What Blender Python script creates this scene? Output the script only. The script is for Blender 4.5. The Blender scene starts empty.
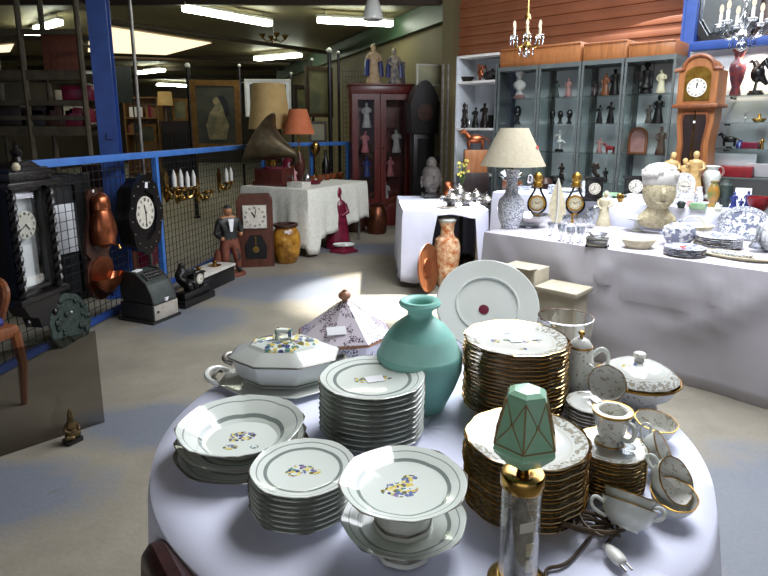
import bpy, bmesh, math, random
from mathutils import Vector, Matrix, Euler
from math import pi, sin, cos, radians, hypot, sqrt
RN = random.Random(7)
SC = bpy.context.scene
COL = SC.collection

# ---------------------------------------------------------------- camera
PITCH, F, CY, EYE = radians(11.5), 580.0, 246.0, 1.5
cd = bpy.data.cameras.new('camera')
cam = bpy.data.objects.new('camera', cd); COL.objects.link(cam)
cam.location = (0, 0, EYE); cam.rotation_euler = (pi/2 - PITCH, 0, 0)
cd.sensor_width = 36; cd.sensor_fit = 'HORIZONTAL'; cd.lens = 36*F/768
cd.shift_y = -(288-CY)/768; cd.clip_start = .05; cd.clip_end = 200
SC.camera = cam

def ray(u, v):
    x = (u-384)/F; y = -(v-CY)/F
    return Vector((x, cos(PITCH)+y*sin(PITCH), -sin(PITCH)+y*cos(PITCH)))
def P(u, v, z=0.0):                     # pixel ray meets the horizontal plane z
    d = ray(u, v); t = (z-EYE)/d.z
    return Vector((d.x*t, d.y*t, z))
def PD(u, v, Y):                        # pixel ray at depth Y
    d = ray(u, v); return d*(Y/d.y)+Vector((0, 0, EYE))
def ZV(v, Y): return PD(384, v, Y).z
D = Vector((.734, -.68, 0)); N = Vector((.68, .734, 0))   # direction of the table row and its normal
A0 = Vector((.736, 4.203, 0))
RROW = math.atan2(D.y, D.x)
def PN(u, v, n):                        # pixel ray meets the vertical plane n behind the front table edge
    d = ray(u, v); t = (A0.dot(N)+n)/(d.x*N.x+d.y*N.y)
    return Vector((d.x*t, d.y*t, EYE+d.z*t))
def RS(s, n, z=0): p = A0+D*s+N*n; return Vector((p.x, p.y, z))
def SU(u, n): p = PN(u, 128, n); return (p-A0).dot(D)

# ---------------------------------------------------------------- materials
def lin(c): c /= 255.0; return c/12.92 if c <= .04045 else ((c+.055)/1.055)**2.4
def S(r, g, b): return (lin(r), lin(g), lin(b), 1)
class NT:
    def __init__(s, name):
        m = bpy.data.materials.new(name); m.use_nodes = True
        s.m = m; s.t = m.node_tree; s.t.nodes.clear()
        s.out = s.n('ShaderNodeOutputMaterial')
    def n(s, k, **kw):
        nd = s.t.nodes.new(k)
        for a, b in kw.items(): setattr(nd, a, b)
        return nd
    def l(s, a, b): s.t.links.new(a, b)
    def math(s, op, a, b=None, c=None):
        nd = s.n('ShaderNodeMath', operation=op)
        for i, x in enumerate((a, b, c)):
            if x is None: continue
            if isinstance(x, (int, float)): nd.inputs[i].default_value = x
            else: s.l(x, nd.inputs[i])
        return nd.outputs[0]
    def mix(s, fac, a, b):
        nd = s.n('ShaderNodeMix', data_type='RGBA')
        for i, x in ((0, fac), (6, a), (7, b)):
            if isinstance(x, (int, float, tuple)): nd.inputs[i].default_value = x
            else: s.l(x, nd.inputs[i])
        return nd.outputs[2]
    def noise(s, vec, scale, detail=3, rough=.6):
        nd = s.n('ShaderNodeTexNoise'); nd.inputs['Scale'].default_value = scale
        nd.inputs['Detail'].default_value = detail; nd.inputs['Roughness'].default_value = rough
        if vec is not None: s.l(vec, nd.inputs['Vector'])
        return nd
    def obj(s): return s.n('ShaderNodeTexCoord').outputs['Object']
    def ramp(s, fac, stops, const=False):
        nd = s.n('ShaderNodeValToRGB'); cr = nd.color_ramp
        cr.interpolation = 'CONSTANT' if const else 'LINEAR'
        while len(cr.elements) < len(stops): cr.elements.new(.5)
        for e, (p, c) in zip(cr.elements, stops): e.position = p; e.color = c
        s.l(fac, nd.inputs[0]); return nd.outputs[0]
    def bsdf(s, col, rough=.5, metal=0, bump=None, bstr=.3, bdist=.01, **kw):
        b = s.n('ShaderNodeBsdfPrincipled')
        for k, x in (('Base Color', col), ('Roughness', rough), ('Metallic', metal)):
            if isinstance(x, (int, float, tuple)): b.inputs[k].default_value = x
            else: s.l(x, b.inputs[k])
        for k, x in kw.items():
            b.inputs[k.replace('_', ' ')].default_value = x
        if bump is not None:
            bn = s.n('ShaderNodeBump'); bn.inputs['Strength'].default_value = bstr; bn.inputs['Distance'].default_value = bdist
            s.l(bump, bn.inputs['Height']); s.l(bn.outputs[0], b.inputs['Normal'])
        s.l(b.outputs[0], s.out.inputs[0]); return b
M = {}
def mat(name, c, c2=None, sc=12, rough=.5, metal=0, bump=0, stretch=None, **kw):
    t = NT(name); v = t.obj()
    if stretch:
        mp = t.n('ShaderNodeMapping'); mp.inputs['Scale'].default_value = stretch; t.l(v, mp.inputs[0]); v = mp.outputs[0]
    nz = t.noise(v, sc)
    if c2 is None: c2 = tuple(min(1, x*.82) for x in c[:3])+(1,)
    f = t.ramp(nz.outputs[0], [(.35, (0, 0, 0, 1)), (.65, (1, 1, 1, 1))])
    t.bsdf(t.mix(f, c, c2), rough, metal, nz.outputs[0] if bump else None, bump, .01, **kw)
    M[name] = t.m; return t.m
def wood(name, c, c2, sc=6, rough=.4): return mat(name, c, c2, sc, rough, stretch=(8, 8, .8))
def emis(name, c, st):
    t = NT(name); e = t.n('ShaderNodeEmission'); e.inputs[0].default_value = c; e.inputs[1].default_value = st
    t.l(e.outputs[0], t.out.inputs[0]); M[name] = t.m
def glass(name, tint=(1, 1, 1, 1), refl=.6, base=.06, rough=.02):
    t = NT(name); tr = t.n('ShaderNodeBsdfTransparent'); tr.inputs[0].default_value = tint
    g = t.n('ShaderNodeBsdfGlossy'); g.inputs['Roughness'].default_value = rough
    lw = t.n('ShaderNodeLayerWeight'); lw.inputs[0].default_value = .45
    f = t.math('MULTIPLY_ADD', lw.outputs['Facing'], refl, base)
    f = t.math('MINIMUM', f, 1.0)
    mx = t.n('ShaderNodeMixShader'); t.l(f, mx.inputs[0]); t.l(tr.outputs[0], mx.inputs[1]); t.l(g.outputs[0], mx.inputs[2])
    t.l(mx.outputs[0], t.out.inputs[0]); M[name] = t.m
def china(name, R, bands=(), flower=None, garland=None, base=S(218, 224, 217), rough=.12, fscale=130, garland_col=S(120, 112, 96)):
    """glazed china: rings at given fractions of R, a spray of enamel flowers, a garland band, all in object space"""
    t = NT(name); v = t.obj(); sp = t.n('ShaderNodeSeparateXYZ'); t.l(v, sp.inputs[0])
    X, Y = sp.outputs[0], sp.outputs[1]
    r = t.math('SQRT', t.math('ADD', t.math('MULTIPLY', X, X), t.math('MULTIPLY', Y, Y)))
    col = base; metal = 0.0
    for r0, r1, c, mt in bands:
        f = t.math('COMPARE', r, (r0+r1)/2*R, (r1-r0)/2*R)
        col = t.mix(f, col, c)
        if mt: metal = f if metal == 0.0 else t.math('MAXIMUM', metal, f)
    if garland:
        r0, r1, sc, th = garland
        f = t.math('COMPARE', r, (r0+r1)/2*R, (r1-r0)/2*R)
        nz = t.noise(v, sc, 2); f = t.math('MULTIPLY', f, t.math('GREATER_THAN', nz.outputs[0], th))
        col = t.mix(t.math('MULTIPLY', f, .85), col, garland_col)
    if flower:
        for fx, fy, fr in flower:
            dx = t.math('SUBTRACT', X, fx*R); dy = t.math('SUBTRACT', Y, fy*R)
            rr = t.math('SQRT', t.math('ADD', t.math('MULTIPLY', dx, dx), t.math('MULTIPLY', t.math('MULTIPLY', dy, dy), 1.9)))
            nz = t.noise(v, 30, 2); rr = t.math('ADD', rr, t.math('MULTIPLY', t.math('SUBTRACT', nz.outputs[0], .5), fr*R*1.3))
            f = t.math('LESS_THAN', rr, fr*R)
            vo = t.n('ShaderNodeTexVoronoi'); vo.inputs['Scale'].default_value = fscale; t.l(v, vo.inputs['Vector'])
            f = t.math('MULTIPLY', f, t.math('LESS_THAN', vo.outputs['Distance'], .62))
            ss = t.n('ShaderNodeSeparateColor'); t.l(vo.outputs['Color'], ss.inputs[0])
            fc = t.ramp(ss.outputs[0], [(0, S(216, 196, 104)), (.25, S(112, 122, 164)), (.42, S(76, 82, 124)), (.55, S(226, 212, 140)), (.66, S(98, 136, 132)), (.8, S(140, 124, 156)), (.9, S(120, 112, 60))], True)
            col = t.mix(f, col, fc)
    t.bsdf(col, rough, metal, Coat_Weight=.3)
    M[name] = t.m; return t.m

# ---------------------------------------------------------------- mesh building
def ngon(n, soft=1.0, at=.4):
    def f(th, q):
        k = cos(pi/n)/cos((th % (2*pi/n))-pi/n)
        return 1-soft*(1-k)*(1 if q > at else q/at)
    return f
def scallop(n, a):
    return lambda th, q: 1+a*abs(sin(n*th/2))*max(0, (q-.7)/.3) - a*.5*max(0, (q-.7)/.3)
class MB:
    def __init__(s): s.b = bmesh.new(); s.mi = 0
    def _f(s, vs):
        try:
            f = s.b.faces.new(vs); f.material_index = s.mi; f.smooth = True; return f
        except ValueError: return None
    def box(s, c, size, rot=None, bev=0, M4=None):
        m = Matrix.Translation(c)
        if rot is not None: m = m @ (Euler(rot).to_matrix().to_4x4() if not isinstance(rot, Matrix) else rot.to_4x4())
        if M4 is not None: m = M4 @ m
        m = m @ Matrix.Diagonal((size[0], size[1], size[2], 1))
        r = bmesh.ops.create_cube(s.b, size=1, matrix=m)
        fs = {f for v in r['verts'] for f in v.link_faces}
        for f in fs: f.material_index = s.mi; f.smooth = True
        if bev:
            es = list({e for v in r['verts'] for e in v.link_edges})
            q = bmesh.ops.bevel(s.b, geom=es, offset=bev, segments=2, profile=.5, affect='EDGES')
            for f in q['faces']: f.material_index = s.mi; f.smooth = True
        return s
    def lathe(s, prof, n=32, c=(0, 0, 0), rf=None, sx=1, sy=1, M4=None, mids=None, closed=False):
        c = Vector(c); R = max(p[0] for p in prof) or 1; rings = []
        for r, z in prof:
            if r <= 1e-6: ring = [s.b.verts.new(s._t(c+Vector((0, 0, z)), M4))]
            else:
                ring = []
                for i in range(n):
                    th = 2*pi*i/n; k = rf(th, r/R) if rf else 1
                    ring.append(s.b.verts.new(s._t(c+Vector((r*k*cos(th)*sx, r*k*sin(th)*sy, z)), M4)))
            rings.append(ring)
        if closed: rings.append(rings[0])
        keep = s.mi
        for j in range(len(rings)-1):
            a, b = rings[j], rings[j+1]
            if mids: s.mi = mids[j]
            for i in range(n):
                k = (i+1) % n
                if len(a) == 1 and len(b) == 1: continue
                if len(a) == 1: s._f([a[0], b[i], b[k]])
                elif len(b) == 1: s._f([a[i], b[0], a[k]])
                else: s._f([a[i], b[i], b[k], a[k]])
        s.mi = keep
        return s
    def _t(s, p, M4): return M4 @ p if M4 is not None else p
    def tube(s, pts, r, n=8, closed=False, M4=None, sq=(1, 1)):
        pts = [Vector(p) for p in pts]; L = len(pts)
        rr = list(r) if isinstance(r, (list, tuple)) else [r]*L
        if not closed and 4 <= L <= 9:                    # round off hand-laid bends
            for _ in range(2):
                q, w = [pts[0]], [rr[0]]
                for a, c, e, f in zip(pts, pts[1:], rr, rr[1:]): q += [a*.75+c*.25, a*.25+c*.75]; w += [e*.75+f*.25, e*.25+f*.75]
                pts, rr = q+[pts[-1]], w+[rr[-1]]
            L = len(pts)
        rings = []; up = None
        for i, p in enumerate(pts):
            if closed: t = pts[(i+1) % L]-pts[i-1]
            else: t = pts[min(i+1, L-1)]-pts[max(i-1, 0)]
            if t.length < 1e-9: t = Vector((0, 0, 1))
            t.normalize()
            if up is None:
                up = Vector((0, 0, 1)) if abs(t.z) < .9 else Vector((1, 0, 0))
            a = t.cross(up)
            if a.length < 1e-6: a = t.orthogonal()
            a.normalize(); b = a.cross(t).normalized(); up = b
            rings.append([s.b.verts.new(s._t(p+(a*cos(2*pi*k/n)*sq[0]+b*sin(2*pi*k/n)*sq[1])*rr[i], M4)) for k in range(n)])
        if closed: rings.append(rings[0])
        for a, b in zip(rings, rings[1:]):
            for k in range(n): s._f([a[k], a[(k+1) % n], b[(k+1) % n], b[k]])
        if not closed:
            s._f(list(reversed(rings[0]))); s._f(rings[-1])
        return s
    def sph(s, c, r, sx=1, sy=1, sz=1, n=12, M4=None):
        prof = [(r*sin(pi*i/(n//2+2)), -r*cos(pi*i/(n//2+2))*sz) for i in range(n//2+3)]
        prof[0] = (0, -r*sz); prof[-1] = (0, r*sz)
        return s.lathe(prof, n, c, sx=sx, sy=sy, M4=M4)
    def prism(s, poly, d, M4=None):
        """polygon in local XZ extruded along +Y by d"""
        a = [s.b.verts.new(s._t(Vector((x, 0, z)), M4)) for x, z in poly]
        b = [s.b.verts.new(s._t(Vector((x, d, z)), M4)) for x, z in poly]
        s._f(a); s._f(list(reversed(b))); L = len(poly)
        for i in range(L): s._f([a[(i+1) % L], a[i], b[i], b[(i+1) % L]])
        return s
    def frame(s, x0, x1, z0, z1, w, d, y=0):
        """rectangular picture-frame ring, front at y, depth d"""
        for c, sz in ((((x0+x1)/2, y+d/2, z1-w/2), (x1-x0, d, w)), (((x0+x1)/2, y+d/2, z0+w/2), (x1-x0, d, w)),
                      ((x0+w/2, y+d/2, (z0+z1)/2), (w, d, z1-z0-2*w)), ((x1-w/2, y+d/2, (z0+z1)/2), (w, d, z1-z0-2*w))):
            s.box(c, sz)
        return s
    def ringplate(s, outer, inner, d, M4=None):
        """flat ring between two equal-length XZ polygons, extruded along +Y"""
        L = len(outer); V = []
        for poly in (outer, inner):
            for y in (0, d): V.append([s.b.verts.new(s._t(Vector((x, y, z)), M4)) for x, z in poly])
        of, ob, nf, nb = V
        for i in range(L):
            j = (i+1) % L
            s._f([of[i], of[j], nf[j], nf[i]]); s._f([ob[j], ob[i], nb[i], nb[j]])
            s._f([of[j], of[i], ob[i], ob[j]]); s._f([nf[i], nf[j], nb[j], nb[i]])
        return s
    def grid(s, fn, nu, nv, closed_u=False):
        V = [[s.b.verts.new(fn(i, j)) for j in range(nv)] for i in range(nu)]
        for i in range(nu if closed_u else nu-1):
            for j in range(nv-1):
                k = (i+1) % nu; s._f([V[i][j], V[k][j], V[k][j+1], V[i][j+1]])
        return s
    def build(s, name, m, parent=None, loc=(0, 0, 0), rz=0, ang=35, fix=True):
        if fix: bmesh.ops.recalc_face_normals(s.b, faces=s.b.faces)
        me = bpy.data.meshes.new(name); s.b.to_mesh(me); s.b.free()
        ms = m if isinstance(m, (list, tuple)) else [m]
        for x in ms: me.materials.append(M[x])
        me.set_sharp_from_angle(angle=radians(ang))
        o = bpy.data.objects.new(name, me); COL.objects.link(o)
        if parent: o.parent = parent
        o.location = loc; o.rotation_euler = (0, 0, rz)
        return o
def tag(o, label, cat, group=None, kind=None):
    if label: o['label'] = label
    if cat: o['category'] = cat
    if group: o['group'] = group
    if kind: o['kind'] = kind
    return o
def thing(name, label, cat, loc=(0, 0, 0), rz=0, group=None, rot=None):
    o = bpy.data.objects.new(name, None); COL.objects.link(o); o.empty_display_size = .05
    o.location = loc; o.rotation_euler = rot if rot else (0, 0, rz)
    return tag(o, label, cat, group)
def struct(o): o['kind'] = 'structure'; return o
def copy_tree(o, loc=None, rz=None, label=None, parent=None, group=None, rot=None):
    c = o.copy(); COL.objects.link(c)
    if parent: c.parent = parent
    for ch in list(o.children): copy_tree(ch, parent=c)
    if loc is not None: c.location = loc
    if rz is not None: c.rotation_euler = (0, 0, rz)
    if rot is not None: c.rotation_euler = rot
    if label: c['label'] = label
    if group: c['group'] = group
    return c
def skin(name, nodes, edges, m, parent=None, loc=(0, 0, 0), rz=0, sub=2, root=None, extra=None):
    """one continuous body grown over a skeleton: nodes {key:(x,y,z,r)}"""
    keys = list(nodes); me = bpy.data.meshes.new(name)
    me.from_pydata([nodes[k][:3] for k in keys], [(keys.index(a), keys.index(b)) for a, b in edges], [])
    o = bpy.data.objects.new(name, me); COL.objects.link(o)
    sk = o.modifiers.new('skin', 'SKIN'); sk.use_smooth_shade = True
    for i, k in enumerate(keys):
        r = nodes[k][3]; r = r if isinstance(r, tuple) else (r, r)
        o.data.skin_vertices[0].data[i].radius = r
        o.data.skin_vertices[0].data[i].use_root = (i == (keys.index(root) if root else 0))
    sb = o.modifiers.new('sub', 'SUBSURF'); sb.levels = sub; sb.render_levels = sub
    dg = bpy.context.evaluated_depsgraph_get(); dg.update()
    nm = bpy.data.meshes.new_from_object(o.evaluated_get(dg)); nm.name = name
    o.modifiers.clear(); o.data = nm; bpy.data.meshes.remove(me)
    if extra:
        q = MB(); q.b.from_mesh(nm); extra(q); bmesh.ops.recalc_face_normals(q.b, faces=q.b.faces); q.b.to_mesh(nm); q.b.free()
    nm.materials.clear(); nm.materials.append(M[m])
    for p in nm.polygons: p.use_smooth = True
    if parent: o.parent = parent
    o.location = loc; o.rotation_euler = (0, 0, rz)
    return o
ORD = ['top', 'second', 'third', 'fourth', 'fifth', 'sixth', 'seventh', 'eighth', 'ninth', 'tenth', 'eleventh', 'twelfth', 'thirteenth',
       'fourteenth', 'fifteenth', 'sixteenth', 'seventeenth', 'eighteenth', 'nineteenth', 'twentieth']
def circ(r, n=24, cx=0, cz=0, sx=1, sz=1): return [(cx+r*sx*cos(2*pi*i/n), cz+r*sz*sin(2*pi*i/n)) for i in range(n)]
def dial(parent, c, r, hour, minute, dark='ink', face='dial_white', name='dial', sx=1.0):
    """clock face in the local XZ plane facing -Y, with strokes for the hours and two hands"""
    x0, y0, z0 = c
    b = MB(); b.prism([(x0+x, z0+z) for x, z in circ(r, 32)], .006, Matrix.Translation((0, y0, 0)))
    o = b.build(name, face, parent)
    b = MB()
    for h in range(12):
        a = pi/2-h*pi/6
        for k in ((-.05, .05) if h % 3 else (-.09, 0, .09)):
            aa = a+k; q = .8*r
            b.box((x0+q*cos(aa), y0-.001, z0+q*sin(aa)), (r*.2, .002, r*.035), rot=(0, -a, 0))
    b.build('hour_marks', dark, o)
    b = MB()
    for L, w, a in ((.5, .09, pi/2-(hour+minute/60)*pi/6), (.72, .06, pi/2-minute*pi/30)):
        b.box((x0+L*r/2*cos(a), y0-.004, z0+L*r/2*sin(a)), (L*r, .002, w*r), rot=(0, -a, 0))
    b.sph((x0, y0-.004, z0), r*.07, n=8)
    b.build('clock_hands', dark, o)
    return o

# palette
mat('ink', S(20, 20, 24)); mat('dial_white', S(226, 222, 210), S(208, 202, 188), 30, .35)
mat('cloth_white', S(228, 231, 250), S(221, 224, 245), 5, .85, bump=.12); mat('cloth_white_shaded', S(190, 187, 194), S(180, 177, 185), 3, .9, bump=.25)  # second cloth is the white one with its shade put into the colour
mat('cloth_lace', S(236, 236, 226), S(216, 216, 204), 40, .9, bump=.2)
mat('white_glaze', S(216, 220, 214), S(210, 214, 208), 8, .12); mat('white_matt', S(214, 212, 206), None, 8, .5)
mat('cream', S(214, 206, 178), S(190, 180, 150), 20, .5); mat('cream_rough', S(196, 186, 156), S(160, 150, 120), 45, .85, bump=.8)
mat('gold', S(190, 150, 70), S(150, 110, 45), 20, .3, .9); mat('brass', S(196, 160, 90), S(150, 116, 60), 12, .22, 1)
mat('copper', S(176, 104, 70), S(136, 76, 50), 8, .3, .9); mat('silver', S(190, 188, 184), S(150, 150, 150), 14, .22, .9)
mat('dark_metal', S(40, 40, 42), None, 12, .5, .6); mat('steel', S(150, 148, 142), S(120, 118, 112), 12, .4, .8)
mat('black_gloss', S(16, 16, 18), S(26, 24, 24), 10, .25); mat('black_wood', S(24, 20, 20), S(14, 12, 12), 8, .35, stretch=(8, 8, .8))
wood('oak', S(134, 78, 44), S(100, 56, 32)); wood('pine', S(160, 104, 62), S(136, 86, 48)); wood('mahogany', S(66, 16, 16), S(40, 10, 12), rough=.3)
wood('walnut', S(74, 44, 32), S(48, 28, 22)); wood('dark_brown', S(44, 28, 26), S(28, 18, 18)); wood('chair_wood', S(62, 38, 38), S(44, 26, 28), rough=.35)
mat('blue_paint', S(44, 78, 150), S(36, 66, 132), 6, .5, bump=.05); mat('blue_rail', S(70, 124, 200), S(58, 108, 184), 6, .5)
mat('wire', S(50, 52, 58), None, 8, .5, .5); mat('paper', S(236, 236, 238), S(228, 228, 232), 10, .8)
mat('bronze', S(52, 44, 38), S(34, 30, 28), 25, .45, .6); mat('dark_bronze', S(26, 26, 28), S(40, 36, 34), 25, .4, .5)
mat('verdigris', S(52, 66, 58), S(32, 44, 42), 35, .6, bump=.8); mat('maroon', S(124, 30, 56), S(92, 20, 42), 10, .25)
mat('marble', S(220, 216, 206), S(196, 192, 184), 9, .3); mat('pink_stone', S(166, 124, 118), S(140, 100, 98), 14, .6)
mat('skin_paint', S(176, 128, 92), S(150, 100, 70), 18, .5); mat('red', S(150, 26, 34), S(120, 20, 28), 9, .35); mat('pink', S(206, 120, 124), S(230, 190, 190), 60, .7)
mat('blue_dark', S(34, 44, 104), S(54, 66, 130), 30, .3); mat('green_glass_paint', S(110, 150, 110), S(150, 180, 150), 18, .3)
mat('grey_cabinet', S(92, 98, 96), S(82, 88, 88), 6, .5); mat('white_panel', S(198, 203, 208), S(184, 190, 196), 4, .6)
mat('grey_green', S(84, 94, 88), S(72, 82, 78), 6, .6); mat('plastic_white', S(226, 226, 220), None, 10, .35)
mat('label_red', S(214, 70, 50), None, 10, .6); mat('stone_grey', S(74, 68, 62), S(50, 47, 44), 30, .8, bump=.5)
glass('clear', (1, 1, 1, 1), .55, .05); glass('pane', (.97, .985, .98, 1), .18, .02); glass('smoked', (.60, .58, .55, 1), .12, .02); glass('crystal', (.84, .87, .90, 1), .9, .16, .06)
glass('tube_glass', (.97, .97, .94, 1), .45, .04)
# ---------------------------------------------------------------- setting
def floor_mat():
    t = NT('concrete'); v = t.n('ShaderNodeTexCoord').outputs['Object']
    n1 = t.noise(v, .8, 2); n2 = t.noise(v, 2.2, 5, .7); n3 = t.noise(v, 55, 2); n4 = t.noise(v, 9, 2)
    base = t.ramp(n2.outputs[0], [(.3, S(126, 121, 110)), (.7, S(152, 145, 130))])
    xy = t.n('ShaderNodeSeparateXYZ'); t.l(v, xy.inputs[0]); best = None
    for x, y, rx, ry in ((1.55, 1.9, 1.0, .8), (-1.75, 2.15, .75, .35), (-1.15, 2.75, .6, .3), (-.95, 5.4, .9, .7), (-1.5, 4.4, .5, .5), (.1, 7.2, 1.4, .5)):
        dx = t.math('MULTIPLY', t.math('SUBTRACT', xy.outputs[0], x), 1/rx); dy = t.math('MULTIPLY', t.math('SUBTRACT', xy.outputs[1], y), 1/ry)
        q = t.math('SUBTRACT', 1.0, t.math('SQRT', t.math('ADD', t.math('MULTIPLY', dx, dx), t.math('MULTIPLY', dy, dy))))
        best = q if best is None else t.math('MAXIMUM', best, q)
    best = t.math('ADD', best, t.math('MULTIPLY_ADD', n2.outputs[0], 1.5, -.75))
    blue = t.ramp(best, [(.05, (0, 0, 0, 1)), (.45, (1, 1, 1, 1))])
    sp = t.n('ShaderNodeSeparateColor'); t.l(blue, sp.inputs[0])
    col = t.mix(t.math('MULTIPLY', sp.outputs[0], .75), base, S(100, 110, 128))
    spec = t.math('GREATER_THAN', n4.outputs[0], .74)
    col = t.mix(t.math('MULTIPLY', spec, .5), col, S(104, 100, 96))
    grain = t.math('MULTIPLY_ADD', n3.outputs[0], .3, .85)
    mx = t.n('ShaderNodeVectorMath', operation='SCALE'); t.l(col, mx.inputs[0]); t.l(grain, mx.inputs['Scale'])
    t.bsdf(mx.outputs[0], .55, 0, n3.outputs[0], .1); M['concrete'] = t.m
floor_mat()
def corrug(name, c, c2, axis, scale):
    t = NT(name); v = t.obj(); w = t.n('ShaderNodeTexWave', wave_type='BANDS', bands_direction=axis); w.inputs['Scale'].default_value = scale
    t.l(v, w.inputs['Vector']); nz = t.noise(v, 2)
    t.bsdf(t.mix(nz.outputs[0], c, c2), .55, 0, w.outputs[0], .5, .03); M[name] = t.m
mat('ceiling_panel', S(122, 112, 80), S(104, 96, 70), 1.2, .6); mat('wall_yellow', S(122, 111, 78), S(106, 97, 70), .8, .7)
mat('wall_dark', S(66, 55, 42), S(52, 44, 34), 1, .8); mat('shutter', S(162, 100, 68), S(146, 88, 58), 2, .5)
mat('green_steel', S(52, 74, 52), S(44, 62, 46), 3, .5)
emis('tube_light', S(246, 255, 232), 22); emis('sky_panel', S(255, 232, 190), 1.5); emis('candle_glow', S(255, 240, 220), 1.2)

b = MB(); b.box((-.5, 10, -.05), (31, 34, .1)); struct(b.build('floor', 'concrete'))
CZ = 3.3
# ceiling with an opening for the roof light over the stalls
b = MB(); b.box((-6, 10, CZ+.05), (13, 32, .1)); b.box((7.5, 10, CZ+.05), (6, 32, .1))
b.box((2.5, 16.6, CZ+.05), (4, 18.8, .1)); b.box((2.5, -2.9, CZ+.05), (4, 6.2, .1)); struct(b.build('ceiling', 'ceiling_panel'))
b = MB()
for y in (8.6, 15.4, 18, 21): b.box((-4.4, y, CZ-.06), (13, .07, .12))
struct(b.build('trim_1', 'wall_dark')).name = 'trim_1'
b = MB(); b.box((-12, 10, 1.7), (.1, 32, 3.4)); struct(b.build('wall_left', 'wall_dark'))
b = MB(); b.box((-.5, 26, 1.7), (31, .1, 3.4)); struct(b.build('wall_far', 'wall_dark'))
b = MB(); b.box((9.4, 10, 1.7), (.1, 32, 3.4)); struct(b.build('wall_right', 'wall_dark'))
# slanting yellow wall behind the cabinets and its green beam
W0, W1 = Vector((1.0, 8.35, 0)), Vector((-3.3, 19, 0))
def wall_seg(name, p, q, z0, z1, th, m):
    d = q-p; L = d.length; b = MB(); b.box((L/2, th/2, (z0+z1)/2), (L, th, z1-z0))
    o = b.build(name, m, loc=(p.x, p.y, 0), rz=math.atan2(d.y, d.x)); return struct(o)
wall_seg('wall_back', W1, W0, 0, CZ, .1, 'wall_yellow')
off = Vector((-.09, -.04, 0))
wall_seg('trim_2', W1+off, W0+off, CZ-.34, CZ-.02, .08, 'green_steel')
# orange horizontal-board wall / shutter behind the glass cases
Q0, Q1 = Vector((1.02, 8.3, 0)), Vector((1.02, 8.3, 0))+D*6.5
wl = (Q1-Q0).length
b = MB()
nb = 26
for i in range(nb):
    z = 1.0+i*.12
    b.prism([(0, z), (0, z+.105), (.02, z+.118), (wl, z+.118), (wl, z)], .05)
    b.box((wl/2, -.012, z+.055), (wl, .03, .07), bev=.01)
o = b.build('wall_shutter', 'shutter', loc=(Q0.x, Q0.y, 0), rz=RROW); struct(o)
b = MB(); b.box((-.08, -.05, 2.2), (.2, .18, 4.4)); struct(b.build('trim_3', 'wall_yellow', loc=Q0, rz=RROW))
p = PN(606, 41, 2.6); b = MB(); b.box((2.2, 0, 0), (4.6, .1, .17)); struct(b.build('trim_4', 'grey_green', loc=RS(1.1, 2.75, 2.53), rz=RROW))
# blue steel posts and beam
cb = P(106, 299)
b = MB(); b.box((0, 0, CZ/2), (.15, .02, CZ)); b.box((0, .15, CZ/2), (.15, .02, CZ)); b.box((0.0, .075, CZ/2), (.025, .15, CZ)); b.box((0, .075, .01), (.24, .24, .02))
b.box((.02, -.018, ZV(136, 5)), (.05, .012, .05))
struct(b.build('trim_5', 'blue_paint', loc=(-2.36, 5.05, 0), rz=radians(14)))
pc = PN(690, 40, 2.35)
b = MB(); b.box((0, 0, 2.2), (.1, .14, 4.4)); b.box((-.05, 0, 2.2), (.02, .16, 4.4)); struct(b.build('trim_6', 'blue_paint', loc=(pc.x, pc.y, 0), rz=RROW))
s0 = SU(697, 2.2); zb = PN(733, 43.5, 2.2).z
b = MB(); b.box((1.5, 0, 0), (3.0, .09, .075), bev=.006); struct(b.build('trim_7', 'blue_paint', loc=RS(s0-.12, 2.2, zb), rz=RROW))
# white lit wall of the shelf bay at the right
b = MB(); b.box((1.3, 0, zb/2), (2.9, .05, zb)); struct(b.build('wall_bay', 'white_panel', loc=RS(SU(712, 2.25)-.1, 2.3, 0), rz=RROW))
b = MB(); b.box((1.3, 0, zb+1.2), (2.9, .05, 2.4)); struct(b.build('wall_upper', 'walnut', loc=RS(SU(712, 2.25)-.1, 2.5, 0), rz=RROW))
# translucent roof panels seen at the left
pts = [(P(104, 27, CZ-.13), P(113, 53, CZ-.13)), (P(215, 43, CZ-.13), P(160, 55, CZ-.13))]
b = MB(); vs = [b.b.verts.new(q) for q in (P(90, 24, CZ-.02), P(212, 43, CZ-.02), P(166, 55, CZ-.02), P(88, 52, CZ-.02))]; b._f(vs)
struct(b.build('window_1', 'sky_panel'))
b = MB(); vs = [b.b.verts.new(q) for q in (P(-6, 46, CZ-.02), P(14, 44, CZ-.02), P(10, 52, CZ-.02), P(-6, 53, CZ-.02))]; b._f(vs); struct(b.build('window_2', 'sky_panel'))
# pipes along the ceiling
for i, (q0, q1) in enumerate((((112, 22), (330, 53)), ((112, 58), (290, 64)))):
    a, c = P(*q0, CZ-.2), P(*q1, CZ-.2); b = MB(); b.tube([a, c], .04); struct(b.build('trim_%d' % (8+i), 'wall_dark'))

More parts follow.
